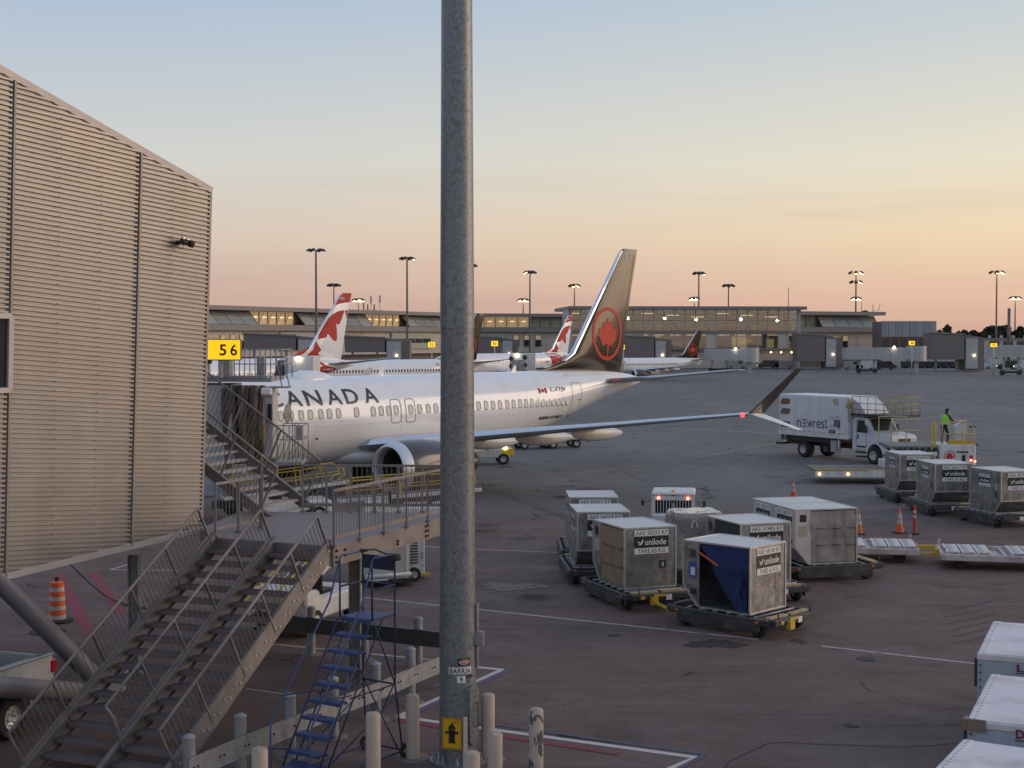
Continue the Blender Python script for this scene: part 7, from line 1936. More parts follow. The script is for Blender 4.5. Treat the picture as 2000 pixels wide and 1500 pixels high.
    MB().prism([(x, z) for x, z in prof], (0, cy, 0), (1, 0, 0), (0, 0, 1), 2 * cy).build('cab', M_truckw, root)
    mb = MB()
    for s in (-1, 1):                                     # swelling front wings over the wheels
        pr = []
        for k in range(11): a2 = math.pi * k / 10; pr.append((7.75 - .72 * math.cos(a2), .62 + .78 * math.sin(a2)))
        pr += [(8.47, .62), (8.3, .62)] + [(7.75 + .58 * math.cos(math.pi * k / 10), .55 + .6 * math.sin(math.pi * k / 10)) for k in range(11)]
        mb.prism(pr, (0, s * (cy + .02) if s > 0 else -cy + .28, 0), (1, 0, 0), (0, 0, 1), .3)
    mb.build('front_wing', M_truckw, root)
    mb = MB(); mb.box((9.02, 0, .62), (.3, 2.1, .5), 0, None, .08); mb.build('bumper', M_dark, root)
    mb = MB(); mb.quad((7.62, -.88, 1.87), (7.62, .88, 1.87), (7.2, .84, 2.52), (7.2, -.84, 2.52)); mb.v = [(p[0] + .02, p[1], p[2] + .02) for p in mb.v]; mb.build('windscreen', mat('tinted_glass', (.05, .065, .065), .06, var=0, spec=.9), root)
    for s in (-1, 1):
        mb = MB(); mb.add([(6.35, s * (cy + .008), 1.75), (7.05, s * (cy + .008), 1.75), (7.0, s * (cy + .008), 2.1), (6.95, s * (cy + .008), 2.46), (6.4, s * (cy + .008), 2.46)], [(0, 1, 2, 3, 4)]); mb.build('side_window', M_glass, root)
        mb = MB(); mb.box((6.68, s * (cy + .006), 1.62), (.86, .015, 1.76), 0, None, .0); 
        mb = MB()
        for z0, z1, x0, x1 in ((.78, .8, 6.3, 7.06), (2.5, 2.52, 6.3, 7.0)): mb.box(((x0 + x1) / 2, s * (cy + .006), (z0 + z1) / 2), (x1 - x0, .012, .02))
        mb.box((6.3, s * (cy + .006), 1.62), (.02, .012, 1.74)); mb.box((7.08, s * (cy + .006), 1.4), (.02, .012, 1.2)); mb.build('door_gap', M_dark, root)
        mb = MB(); mb.box((6.45, s * (cy + .02), 1.5), (.06, .05, .26)); mb.build('door_handle', M_ink, root)
        mb = MB(); mb.box((6.75, s * (cy + .0), .62), (.7, .3, .1)); mb.box((6.75, s * (cy + .0), .36), (.7, .34, .08)); mb.box((6.75, s * (cy + .02), .95), (.72, .03, .09)); mb.build('cab_step', M_dark, root)
        mb = MB(); mb.box((7.35, s * (cy + .28), 2.0), (.1, .2, .42), 0, None, .03); mb.beam((7.2, s * cy, 1.85), (7.35, s * (cy + .28), 1.82), .03, .03); mb.build('mirror', M_dark, root)
        mb = MB(); mb.box((8.93, s * .72, 1.28), (.2, .42, .22), 0, Matrix.Rotation(s * -.25, 3, 'Z'), .04); mb.build('headlight', M_aluedge, root)
    mb = MB(); mb.box((9.06, 0, 1.28), (.04, .9, .45)); 
    mb.build('grille', M_dark, root)
    # air deflector and the loading platform over the cab
    MB().prism([(5.9, 2.66), (7.0, 2.66), (6.9, 2.95), (6.5, 3.4), (5.92, 3.72)], (0, .95, 0), (1, 0, 0), (0, 0, 1), 1.9).build('wind_deflector', M_truckw, root)
    mb = MB(); mb.box((7.6, 0, 2.78), (3.2, 2.3, .12)); mb.build('front_platform', M_dark, root)
    M_rl2 = mat('ochre_rail', (.42, .30, .12), .5, var=.1)
    def rl(p, q): return MB().tube([p, q], .025, 6).build('platform_rail', M_rl2, root)
    for s in (-1, 1):
        for z in (3.1, 3.45, 3.84): rl((6.05, s * 1.12, z), (9.15, s * 1.12, z))
        for k in range(6): rl((6.05 + .62 * k, s * 1.12, 2.84), (6.05 + .62 * k, s * 1.12, 3.84))
    for z in (3.1, 3.45, 3.84): rl((9.15, -1.12, z), (9.15, 1.12, z))
    mb = MB(); mb.tube([(5.96, -1.28, 3.7), (5.96, -1.3, 2.9), (5.96, -1.28, 2.3)], .04, 6); mb.lathe([(.16, -.03), (.2, -.03), (.2, .03), (.16, .03)], (5.96, -1.3, 3.3), 'X', 14); mb.build('hose_reel', M_rl2, root)
truck()

# ------------------------------------------------------------------ container loader with its operator
def loader():
    Y = 70.5; root = empty('container_loader', 'white and yellow cargo loader with a raised operator stand beside the row of containers', 'loader', (15.6, Y, 0), math.radians(-3))
    ox = 15.6
    X = lambda px, yy=0.0: (px - 1000) / F * (Y + yy) - ox
    Z = lambda py, yy=0.0: P(0, py, Y + yy).z
    M_lw = M_gse
    # low front platform
    x0, x1 = X(1592), X(1745)
    mb = MB(); mb.box(((x0 + x1) / 2, 1.2, .62), (x1 - x0, 3.0, .12)); mb.build('bridge_deck', mat('worn_deck', (.20, .17, .12), .7, var=.2, dirt=(.1, .09, .08)), root)
    mb = MB(); mb.box(((x0 + x1) / 2, -.32, .5), (x1 - x0, .1, .3)); mb.box((x1 - .5, -.36, .52), (1.6, .1, .34)); mb.build('bridge_side', M_lw, root)
    mb = MB(); mb.box(((x0 + x1) / 2, -.30, .70), (x1 - x0, .12, .05)); mb.build('yellow_edge', M_yellow, root)
    M_am = mat('lit_amber_lamp', (.9, .5, .1), .3, var=0, emit=(1, .55, .2), estr=6)
    for px in (1600, 1655): mb = MB(); mb.lathe([(.002, -.06), (.06, 0), (.002, .05)], (X(px), -.4, .5), 'Y', 8); mb.build('marker_lamp', M_am, root)
    # roller table on the deck of rollers
    x2, x3 = X(1738), X(1826); zd = Z(873)
    mb = MB(); mb.box(((x2 + x3) / 2, 1.2, zd), (x3 - x2, 3.0, .14)); mb.build('main_deck', mat('grey_deck', (.17, .165, .16), .6, var=.2), root)
    for k in range(8):
        mb = MB(); mb.tube([(x2 + .12 + (x3 - x2 - .24) * k / 7, -.35, zd - .05), (x2 + .12 + (x3 - x2 - .24) * k / 7, 2.7, zd - .05)], .07, 8); mb.build('roller', M_dark, root)
    mb = MB(); mb.box(((x2 + x3) / 2, -.38, zd - .2), (x3 - x2, .08, .2)); mb.build('deck_skirt', M_ink, root)
    for k in range(3): mb = MB(); mb.box((x2 + .5 + .75 * k, -.43, zd - .28), (.42, .04, .2)); mb.build('white_cover', M_lw, root)
    mb = MB(); mb.beam((x2 + .2, .2, .7), (x3 - .2, .2, zd - .2), .14, .2); mb.beam((x2 + .2, .3, zd - .2), (x3 - .2, .3, .7), .14, .2); mb.beam((x2 + .2, 2.2, .7), (x3 - .2, 2.2, zd - .2), .14, .2); mb.build('scissor_arm', M_lw, root)
    # rails along the deck
    def rl(pts, m=None, r=.035): return MB().tube(pts, r, 8).build('deck_rail', m or mat('pale_yellow_rail', (.50, .40, .20), .5, var=.08), root)
    zr = Z(819); zmid = Z(840); xa, xb = X(1738), X(1793)
    rl([(xa, -.3, zd), (xa, -.3, zr - .1), (xa + .1, -.3, zr), (xb, -.3, zr), (xb + .05, -.3, zmid + .1), (xb, -.3, zd)]); rl([(xa, -.3, zmid), (xb, -.3, zmid)]); rl([(xa, 2.7, zd), (xa, 2.7, zr), (xb, 2.7, zr), (xb, 2.7, zd)])
    for px in (1816, 1822): rl([(X(px), -.3, .8), (X(px), -.3, Z(824))], M_yellow, .05)
    # chassis
    x4, x5 = X(1735), X(1900)
    mb = MB(); mb.box(((x4 + x5) / 2, 1.2, .8), (x5 - x4, 2.6, .5), 0, None, .04); mb.build('chassis', M_lw, root)
    mb = MB(); mb.box((x4 + .12, -.4, 1.15), (.2, .1, 1.2)); mb.build('end_post', M_lw, root)
    a, b = X(1829), X(1898); mb = MB(); mb.box(((a + b) / 2, .5, (1.2 + Z(876)) / 2), (b - a, 2.0, Z(876) - 1.2 + .5), 0, None, .04); body = mb.build('engine_cover', M_lw, root)
    mb = MB(); cx, cz = X(1848), Z(889); yv = -.52
    decal(mb, ring_vf(.27, .30, .035, cx, cz, 28), lambda x, z: Vector((x, yv, z)), 0, 5); decal(mb, xf(fill_poly(LEAF), .19, .22, cx, cz), lambda x, z: Vector((x, yv, z)), 0, 5); mb.build('leaf_emblem', M_acred, body)
    mb = MB(); mb.box((X(1875), -.52, Z(892)), (.16, .03, .3)); mb.box((X(1872), -.52, Z(880)), (.55, .03, .06)); mb.build('dark_hatch', M_ink, body)
    mb = MB(); mb.box((X(1889), -.54, Z(893)), (.12, .05, .34)); tl = mb.build('tail_lamp_panel', M_red, body)
    mb = MB(); mb.lathe([(.002, -.04), (.06, 0), (.002, .04)], (X(1888), -.58, Z(896)), 'Y', 8); mb.lathe([(.002, -.04), (.05, 0), (.002, .04)], (X(1896), -.58, Z(898)), 'Y', 8); mb.build('tail_lamp', mat('lit_red_tail_lamp', (.7, .05, .03), .3), body)
    for px in (1765, 1870):
        for yy in (0.0, 2.3): wheel(root, (X(px), yy, .42), .42, .3)
    # operator stand
    a, b = X(1834), X(1896); zf = Z(868)
    mb = MB(); mb.box(((a + b) / 2, .45, zf - .08), (b - a, 1.6, .14)); st = mb.build('operator_stand', M_lw, root)
    mb = MB(); mb.box(((X(1846) + b) / 2, -.37, zf + .08), (b - X(1846), .04, .34)); mb.build('yellow_guard', M_yellow, st)
    M_yr = mat('operator_rail_yellow', (.52, .40, .16), .5, var=.08)
    zt2 = Z(823); z2 = Z(846)
    def r2(pts): return MB().tube(pts, .03, 8).build('stand_rail', M_yr, root)
    r2([(X(1848), -.36, zt2), (X(1880), -.36, zt2), (X(1895), -.36, Z(833)), (X(1897), -.36, zf)]); r2([(X(1835), -.36, z2), (X(1896), -.36, z2)])
    for px, zt3 in ((1835, Z(822)), (1849, zt2), (1873, zt2), (1896, Z(836))): r2([(X(px), -.36, zf), (X(px), -.36, zt3)])
    r2([(X(1835), 1.2, zt2), (X(1896), 1.2, zt2)]); r2([(X(1896), 1.2, zf), (X(1896), 1.2, zt2)]); r2([(X(1835), 1.2, zf), (X(1835), 1.2, zt2)])
    mb = MB(); mb.prism([(X(1867), zf), (X(1882), zf), (X(1882), Z(826)), (X(1876), Z(822)), (X(1862), Z(832))], (0, .5, 0), (1, 0, 0), (0, 0, 1), .6); mb.build('control_console', M_lw, st)
    mb = MB(); mb.box((X(1895), -.1, Z(832)), (.28, .2, .1), 0, None, .03); mb.box((X(1903), .2, Z(868)), (.3, .2, .08)); mb.build('lamp_arm', M_dark, st)
    return X(1849) + ox, Y + .35, zf
opx, opy, opz = loader()
def person(x, y, z0, label, facing):
    root = empty('person', label, 'person', (x, y, z0), facing)
    # skeleton in local axes: +x forward, y left, z up; slight forward lean, right arm forward on the console
    V = [(0.0, 0, .93), (.02, 0, 1.08), (.07, 0, 1.25), (.13, 0, 1.42), (.17, 0, 1.52), (.22, 0, 1.60), (.24, 0, 1.70),      # 0-6 pelvis..crown
         (.0, .10, .88), (.02, .12, .48), (-.02, .13, .09), (.10, .14, .04), (.0, -.10, .88), (.16, -.12, .50), (.10, -.13, .09), (.22, -.14, .04),   # 7-14 legs
         (.13, .19, 1.41), (.25, .25, 1.16), (.44, .20, 1.10), (.50, .18, 1.10), (.13, -.19, 1.41), (.30, -.25, 1.18), (.52, -.18, 1.14), (.58, -.16, 1.14)]
    E_ = [(0, 1), (1, 2), (2, 3), (3, 4), (4, 5), (5, 6), (0, 7), (7, 8), (8, 9), (9, 10), (0, 11), (11, 12), (12, 13), (13, 14), (3, 15), (15, 16), (16, 17), (17, 18), (3, 19), (19, 20), (20, 21), (21, 22)]
    Rr = [.15, .145, .155, .15, .06, .088, .08, .10, .07, .05, .045, .10, .07, .05, .045, .075, .052, .038, .036, .075, .052, .038, .036]
    me = bpy.data.meshes.new('body'); me.from_pydata(V, E_, []); ob = bpy.data.objects.new('body', me); COL.objects.link(ob)
    md = ob.modifiers.new('skin', 'SKIN'); md.use_smooth_shade = True
    for i, sv in enumerate(me.skin_vertices[0].data):
        sv.radius = (Rr[i], Rr[i]); sv.use_root = (i == 0)
    ss = ob.modifiers.new('sub', 'SUBSURF'); ss.levels = 2; ss.render_levels = 2
    bpy.context.view_layer.update()
    m2 = bpy.data.meshes.new_from_object(ob.evaluated_get(bpy.context.evaluated_depsgraph_get())); bpy.data.objects.remove(ob)
    M_cl = mat('dark_work_clothes', (.022, .024, .03), .8, var=.2); M_skin = mat('skin', (.35, .20, .14), .5, var=.05)
    M_vest = mat('hi_vis_vest', (.30, .62, .05), .6, var=.08); M_boot = mat('brown_trousers_hem', (.10, .06, .04), .8); M_band = mat('silver_band', (.6, .6, .55), .4, var=0)
    m2.materials.clear()
    for m in (M_cl, M_skin, M_boot): m2.materials.append(m)
    for p in m2.polygons:
        c = p.center
        p.material_index = 1 if (c.z > 1.52 and c.x > .2) or (c.x > .44 and c.z > 1.0) else (2 if c.z < .30 else 0)
        p.use_smooth = True
    bd = put('body', m2, root)
    mb = MB(); rings = []
    for zz, cx, rx, ry in ((.98, .015, .185, .215), (1.1, .035, .18, .21), (1.22, .065, .19, .215), (1.34, .10, .19, .225), (1.44, .135, .15, .20), (1.49, .155, .09, .12)):
        rings.append([Vector((cx + rx * math.cos(2 * math.pi * k / 20), ry * math.sin(2 * math.pi * k / 20), zz)) for k in range(20)])
    mb.loft(rings); vs = mb.build('vest', M_vest, root)
    for zz, cx in ((1.08, .032),):
        mb = MB(); mb.lathe([(.2, -.025), (.2, .025)], (0, 0, 0), n=20, caps=False); mb.v = [(cx + p[0] * .95, p[1] * 1.1, zz + p[2]) for p in mb.v]; mb.build('silver_band', M_band, vs)
    mb = MB(); rr = []
    for q, zz in ((1.0, 1.60), (1.08, 1.64), (1.0, 1.70), (.75, 1.755), (.35, 1.78)):
        rr.append([Vector((.215 + .105 * q * math.cos(2 * math.pi * k / 16), .095 * q * math.sin(2 * math.pi * k / 16), zz)) for k in range(16)])
    mb.loft(rr); mb.build('hood', M_cl, root)
    mb = MB(); mb.lathe([(.04, -.03), (.05, 0), (.03, .03)], (.24, -.10, 1.62), 'Y', 10); mb.lathe([(.04, -.03), (.05, 0), (.03, .03)], (.24, .10, 1.62), 'Y', 10); mb.build('ear_defenders', mat('pale_green_plastic', (.5, .6, .35), .4, var=0), root)
    for sx, (hx, hy, hz) in ((1, (.50, .18, 1.10)), (-1, (.58, -.16, 1.14))):
        mb = MB()
        for f in range(4): mb.tube([(hx, hy + (f - 1.5) * .018, hz + .005), (hx + .05 - .004 * f, hy + (f - 1.5) * .019, hz - .005), (hx + .075 - .006 * abs(f - 1), hy + (f - 1.5) * .019, hz - .035)], .009, 6)
        mb.tube([(hx - .03, hy - sx * .035, hz), (hx + .02, hy - sx * .05, hz - .02)], .01, 6); mb.build('fingers', M_skin, bd)
person(opx, opy, opz, 'worker in dark clothes and yellow green vest leaning at the loader controls', math.radians(25))

# ------------------------------------------------------------------ white boxes at the lower right corner
def cargo_box(label, px, py, pfx, pfy, zt, letter, lpx, lpy, bracket, seed):
    a, b = G(px, py, zt), G(pfx, pfy, zt); d = (b - a); d.z = 0; l = d.length; d.normalize(); s = Vector((d.y, -d.x, 0))
    root = empty('cargo_cart', label, 'cart', (a.x, a.y, 0), math.atan2(s.y, s.x))      # local x right, y away
    w = 3.0
    M_bw = mat('chalky_white_lid', (.72, .66, .65), .55, var=.08, scale=1.2, bump=.4, bscale=1.6, dirt=(.36, .30, .27), dscale=1.6, damt=.6)
    M_bl = mat('pale_blue_side', (.36, .41, .45), .5, var=.06, dirt=(.22, .24, .25), dscale=2, damt=.5, streak=True)
    mb = MB(); n = 14; r = random.Random(seed)
    hh = [[.012 * math.sin(i * .9 + j * .5 + seed) + .008 * math.sin(i * .4 - j * 1.3) + r.uniform(-.002, .002) for i in range(n + 1)] for j in range(n + 1)]
    vs = [(.04 + (w - .08) * i / n, .04 + (l - .08) * j / n, zt + .004 + (hh[j][i] if 0 < i < n and 0 < j < n else 0)) for j in range(n + 1) for i in range(n + 1)]
    mb.add(vs, [(j * (n + 1) + i, j * (n + 1) + i + 1, (j + 1) * (n + 1) + i + 1, (j + 1) * (n + 1) + i) for j in range(n) for i in range(n)], 0, True); mb.build('lid', M_bw, root, fix=False)
    mb = MB()
    for k in range(16): mb.box((.10, .1 + (l - .2) * k / 15, zt + .012), (.022, .022, .012))
    tag(mb.build('lid_rivets', M_grey, root), kind='stuff')
    mb = MB(); mb.box((w / 2, l / 2, zt - .06), (w, l, .12), 0, None, .02); mb.box((.10, l / 2, zt + .003), (.12, l - .05, .012)); mb.build('lid_rim', M_bw, root)
    mb = MB(); mb.box((w / 2, l / 2, (zt - .12 + .45) / 2), (w - .02, l - .02, zt - .12 - .45)); bd = mb.build('box_body', M_bl, root)
    mb = MB()
    for k in range(8): mb.box((.06, -.005, zt - .2 - k * .13), (.025, .03, .025))
    mb.build('rivets', M_dark, bd)
    mb = MB(); mb.box((w / 2, l / 2, .38), (w, l, .14)); mb.build('cart_frame', M_dark, root)
    for sx in (.3, w - .3):
        for sy in (.4, l - .4): wheel(root, (sx, sy, .25), .25, .16, 'X')
    if bracket:
        M_br = mat('rusty_bracket', (.24, .19, .14), .6, metal=.3, var=.2, dirt=(.12, .08, .05))
        mb = MB(); mb.box((.10, -.015, zt - .06), (.34, .04, .17)); mb.box((-.015, .06, zt - .04), (.04, .22, .12)); mb.tube([(-.03, .0, zt - .05), (-.03, .16, zt - .02)], .035, 8); mb.build('corner_bracket', M_br, root)
    mb = MB(); mb.box((-.02, .12, zt - .35), (.05, .12, .5)); mb.build('latch', M_dark, root)
    if letter:
        M_l = mat('maroon_letter', (.16, .02, .04), .5, var=0)
        q = P(lpx, lpy, a.y); lx = (Vector((q.x, q.y, 0)) - a).dot(s); lx = max(.3, lx)
        mb = MB(); text_on(mb, letter, (lx + .02, -.0, q.z), (1, 0, 0), (0, 0, 1), .12, .13, 0, .03); mb.v = [(p[0], -.004, p[2]) for p in mb.v]; mb.build('lettering', M_l, bd)
        mb = MB(); mb.add([(lx - .06, -.004, q.z - .10), (lx + .2, -.004, q.z - .10), (lx + .2, -.004, q.z - .085), (lx - .06, -.004, q.z - .085)], [(0, 1, 2, 3)]); mb.build('underline', M_l, bd)
cargo_box('white lidded cart at the right edge, farthest of the three white tops', 1908, 1276, 1939, 1213, 1.7, 'L', 1993, 1298, False, 1)
cargo_box('white lidded cart at the right edge, middle one with a rusty corner bracket', 1888, 1406, 1934, 1316, 1.7, 'D', 1994, 1423, True, 2)
cargo_box('white lidded cart at the lower right corner, nearest of the three', 1795, 1530, 1880, 1443, 1.7, None, 0, 0, False, 3)

# ------------------------------------------------------------------ silver pick-up cut by the left edge
def pickup():
    M_silver2 = mat('silver_car_paint', (.60, .59, .57), .3, metal=.4, var=.04, coat=.7)
    d = Vector((-.34, -.94, 0)).normalized(); rear = Vector((-8.62, 26.5, 0)); rz = math.atan2(d.y, d.x)
    left = Vector((-d.y, d.x, 0)); o = rear - left * 0.98
    # with the nose toward the camera the visible flank is the truck's left side
    root = empty('pickup_truck', 'silver pick-up truck with open bed and red tail lamp cut by the left picture edge', 'pick-up', (o.x, o.y, 0), rz)
    hw = .98; zb, zr = .62, 1.32
    side = [(0.0, .62), (.62, .55)] + [(1.12 - .50 * math.cos(math.pi * k / 10), .50 + .46 * math.sin(math.pi * k / 10)) for k in range(11)] + [(1.62, .5), (2.0, .48), (2.0, 1.34), (.0, 1.30), (-.03, 1.0)]
    for s in (-1, 1): MB().prism(side, (0, s * hw if s > 0 else -hw + .1, 0), (1, 0, 0), (0, 0, 1), .1).build('bed_side', M_silver2, root)
    mb = MB(); mb.box((-.03, 0, .95), (.08, 2 * hw - .06, .66), 0, None, .03); mb.build('tailgate', M_silver2, root)
    mb = MB(); mb.box((1.0, 0, .78), (2.0, 1.75, .05)); mb.box((1.98, 0, 1.05), (.05, 1.8, .55)); mb.build('bed_floor', M_dark, root)
    for s in (-1, 1):
        mb = MB(); mb.box((1.0, s * (hw - .04), 1.335), (2.02, .14, .05), 0, None, .015); mb.build('bed_rail', mat('chrome_grey_rail', (.40, .40, .40), .3, metal=.6, var=.1), root)
        mb = MB(); mb.box((-.02, s * (hw - .02), 1.1), (.16, .10, .26), 0, None, .03); mb.build('tail_lamp', mat('deep_red_lens', (.45, .01, .02), .15, var=.1, coat=.5), root)
        for x in (1.12, 4.6): wheel(root, (x, s * (hw - .14), .40), .40, .28)
    # cab and bonnet
    cab = [(2.05, .45), (4.05, .45), (4.2, .9), (5.3, .9), (5.55, .8), (5.55, 1.05), (5.3, 1.18), (4.05, 1.28), (3.5, 1.85), (2.35, 1.9), (2.08, 1.3)]
    MB().prism(cab, (0, hw - .02, 0), (1, 0, 0), (0, 0, 1), 2 * hw - .04).build('cab', M_silver2, root)
    for s in (-1, 1): mb = MB(); mb.add([(2.35, s * (hw - .012), 1.32), (3.85, s * (hw - .012), 1.32), (3.42, s * (hw - .012), 1.78), (2.45, s * (hw - .012), 1.82)], [(0, 1, 2, 3)]); mb.build('side_window', M_glass, root)
    mb = MB(); mb.quad((2.05, -.8, 1.34), (2.05, .8, 1.34), (2.28, .75, 1.84), (2.28, -.75, 1.84)); mb.v = [(p[0] - .03, p[1], p[2]) for p in mb.v]; mb.build('rear_window', M_glass, root)
    mb = MB(); mb.box((-.15, 0, .58), (.2, 1.8, .18), 0, None, .04); mb.build('rear_bumper', M_rim, root)
    # load in the bed
    r = empty('tool_bag', 'dark crumpled bag lying in the bed of the silver pick-up', 'bag', (rear.x + d.x * .9 - left.x * .7, rear.y + d.y * .9 - left.y * .7, .81), rz)
    mb = MB(); rr = []
    for z, q in ((0, .9), (.12, 1), (.28, .85), (.4, .4)): rr.append([Vector((.42 * q * math.cos(2 * math.pi * k / 12) * (1 + .1 * math.sin(3 * k)), .36 * q * math.sin(2 * math.pi * k / 12), z)) for k in range(12)])
    mb.loft(rr); mb.build('bag_body', mat('dark_brown_canvas', (.06, .03, .02), .8, var=.3), r); MB().tube([(-.2, 0, .38), (0, 0, .55), (.2, 0, .38)], .02, 6).build('bag_handle', M_ink, r)
pickup()

# ------------------------------------------------------------------ equipment under the landing
def gpu():
    Yc = 42.5; c = P(780, 660, Yc); root = empty('ground_power_unit', 'white ground power cabinet with black louvres under the landing beam', 'power unit', (c.x, Yc, 0), math.radians(14))
    mb = MB(); mb.box((.38, .7, .72), (.76, 1.4, 1.28), 0, None, .03); b = mb.build('cabinet', M_gse, root)
    mb = MB()
    for k in range(10): mb.box((.38, -.012, .48 + .085 * k), (.34, .03, .035))
    mb.build('louvres', M_ink, b)
    mb = MB(); mb.box((.22, -.012, 1.22), (.09, .03, .30)); mb.box((.48, -.012, 1.22), (.24, .03, .12)); mb.build('black_panel', M_ink, b)
    mb = MB(); mb.box((.20, -.012, 1.33), (.09, .034, .13)); mb.build('green_sticker', mat('green_sticker', (.12, .25, .19), .5, var=0), b)
    mb = MB(); mb.box((.68, -.02, .7), (.05, .04, .2)); mb.box((.7, -.02, .4), (.03, .03, .05)); mb.build('latch', M_grey, b)
    mb = MB(); mb.box((.42, -.05, .12), (1.0, .12, .07)); mb.build('yellow_skirt', M_yellow, root)
    mb = MB(); mb.box((-.58, -.62, .73), (1.16, 1.3, .98), 0, Matrix.Rotation(math.radians(10), 3, 'Z'), .03); p = mb.build('side_cabinet', mat('beige_side_panel', (.50, .46, .43), .5, var=.05, dirt=(.35, .3, .27)), root)
    mb = MB(); mb.box((-.0, -1.28, .73), (.06, .05, 1.0)); mb.box((-.58, -1.37, 1.22), (1.2, .06, .05), 0, Matrix.Rotation(math.radians(10), 3, 'Z')); mb.box((-.58, -1.37, .24), (1.2, .06, .05), 0, Matrix.Rotation(math.radians(10), 3, 'Z')); mb.build('panel_rim', M_gse, p)
    mb = MB(); mb.box((-.5, -.6, .2), (1.4, 1.6, .12)); mb.build('chassis', M_dark, root)
    mb = MB(); mb.tube([(-1.3, -1.9, .42), (.05, -1.6, .42)], .06, 8); mb.build('bumper_tube', M_gse, root)
    for x in (-.9, .36):
        for y in (-.4, .9): wheel(root, (x, y, .2), .2, .14, 'Y')
gpu()
def belt_loader(label, px, py, rz, rail_m, tilt, L_=6.5, s=1.0):
    c = G(px, py); root = empty('belt_loader', label, 'belt loader', (c.x, c.y, 0), rz)
    mb = MB(); mb.box((0, 0, .62), (3.6 * s, 1.7, .5), 0, None, .05); mb.box((-1.3 * s, 0, .95), (.9, 1.7, .35), 0, None, .05); mb.build('chassis', M_gse, root)
    for x in (-1.25, 1.25):
        for y in (-.75, .75): wheel(root, (x * s, y, .33), .33, .22)
    R = Matrix.Rotation(-tilt, 3, 'Y'); o = Vector((0, .1, 1.25))
    T = lambda x, y, z: o + R @ Vector((x, y, z))
    mb = MB(); mb.box(T(0, 0, 0), (L_, .9, .14), 0, R, .02); cv = mb.build('conveyor_frame', M_gse, root)
    mb = MB(); mb.box(T(0, 0, .08), (L_ - .1, .66, .03), 0, R); mb.build('belt', mat('worn_belt', (.16, .145, .135), .8, var=.25), cv)
    mb = MB()
    for k in range(14): mb.box(T(-L_ / 2 + .3 + k * L_ / 14, 0, .10), (.06, .66, .02), 0, R)
    mb.build('belt_cleat', M_dark, cv)
    for y in (-.52, .52):
        mb = MB(); a, b, h = -L_ * .42, L_ * .45, .75
        mb.tube([T(a, y, .05), T(a, y, h - .1), T(a + .12, y, h), T(b - .2, y, h), T(b, y, h - .2), T(b + .05, y, h - .45), T(b - .15, y, .25), T(b - .4, y, .05)], .028, 8); mb.tube([T(a, y, h * .5), T(b, y, h * .5)], .022, 6)
        for k in range(5): mb.tube([T(a + (b - a) * k / 5, y, .05), T(a + (b - a) * k / 5, y, h)], .022, 6)
        mb.build('side_rail', rail_m, cv)
    mb = MB(); mb.beam((.6, .1, .8), T(1.4, 0, -.05), .1, .1); mb.beam((-.6, .1, .8), T(-1.0, 0, -.05), .1, .1); mb.build('lift_arm', M_dark, root)
    mb = MB(); mb.box((-.6, -.72, 1.05), (.5, .4, .12), 0, None, .03); mb.box((-.85, -.72, 1.3), (.1, .4, .45), 0, None, .03); mb.build('seat', M_ink, root)
    return root
belt_loader('white belt loader with yellow rails half hidden under the double stair', 600, 1222, math.radians(68), M_yellow, .38, 4.6, .8)
belt_loader('belt loader with bright yellow rails seen through the far landing railing, left one', 560, 1018, math.radians(20), M_yellow, .10, 5.0, .9)
belt_loader('belt loader with bright yellow rails seen through the landing railing, right one', 800, 1030, math.radians(12), M_yellow, .06, 5.5, 1.0)
def small_tug(px, py, rz, label, m1, m2, sc=1.0, lamp=True):
    c = G(px, py); root = empty('tow_tractor', label, 'tractor', (c.x, c.y, 0), rz); root.scale = (sc,) * 3
    mb = MB(); mb.box((0, 0, .62), (2.6, 1.3, .5), 0, None, .05); mb.box((.75, 0, .95), (1.0, 1.2, .3), 0, None, .06); mb.build('body', m1, root)
    mb = MB(); mb.box((-.6, 0, 1.02), (.5, 1.0, .14), 0, None, .03); mb.box((-.85, 0, 1.3), (.1, 1.0, .45), 0, None, .03); mb.build('seat', M_ink, root)
    mb = MB(); mb.box((1.15, 0, .7), (.7, 1.34, .42), 0, None, .04); mb.box((-.3, 0, 1.62), (1.3, 1.25, .06)); 
    for sx, sy in ((-.9, -.55), (-.9, .55), (.3, -.55), (.3, .55)): mb.beam((sx, sy, .9), (sx, sy, 1.62), .06, .06)
    mb.build('canopy', m2, root)
    for x in (-.85, .9):
        for y in (-.6, .6): wheel(root, (x, y, .32), .32, .2)
    if lamp: mb = MB(); mb.lathe([(.002, -.05), (.09, 0), (.002, .05)], (1.0, -.7, .95), 'Y', 8); mb.build('work_lamp', mat('lit_white_lamp', (.9, .85, .75), .3), root)
small_tug(950, 906, math.radians(8), 'white and bright yellow tow tractor under the wing right of the mast', M_gse, mat('bright_yellow', (.75, .58, .03), .45, var=.06), 1.0)
def bag_cart(px, py, rz, label, load=True):
    c = G(px, py); root = empty('baggage_cart', label, 'cart', (c.x, c.y, 0), rz)
    mb = MB(); mb.box((0, 0, .62), (2.9, 1.5, .1)); mb.box((1.4, 0, 1.0), (.06, 1.5, .8)); mb.box((-1.4, 0, .85), (.06, 1.5, .5)); mb.build('cart_bed', M_gse, root)
    for x in (-1, 1):
        for y in (-.6, .6): wheel(root, (x, y, .3), .3, .18)
    mb = MB(); mb.beam((1.4, 0, .5), (2.1, 0, .35), .06, .06); mb.build('tow_bar', M_dark, root)
bag_cart(1046, 876, math.radians(20), 'white baggage cart under the wing, left of two'); bag_cart(1092, 874, math.radians(15), 'white baggage cart under the wing, right of two')
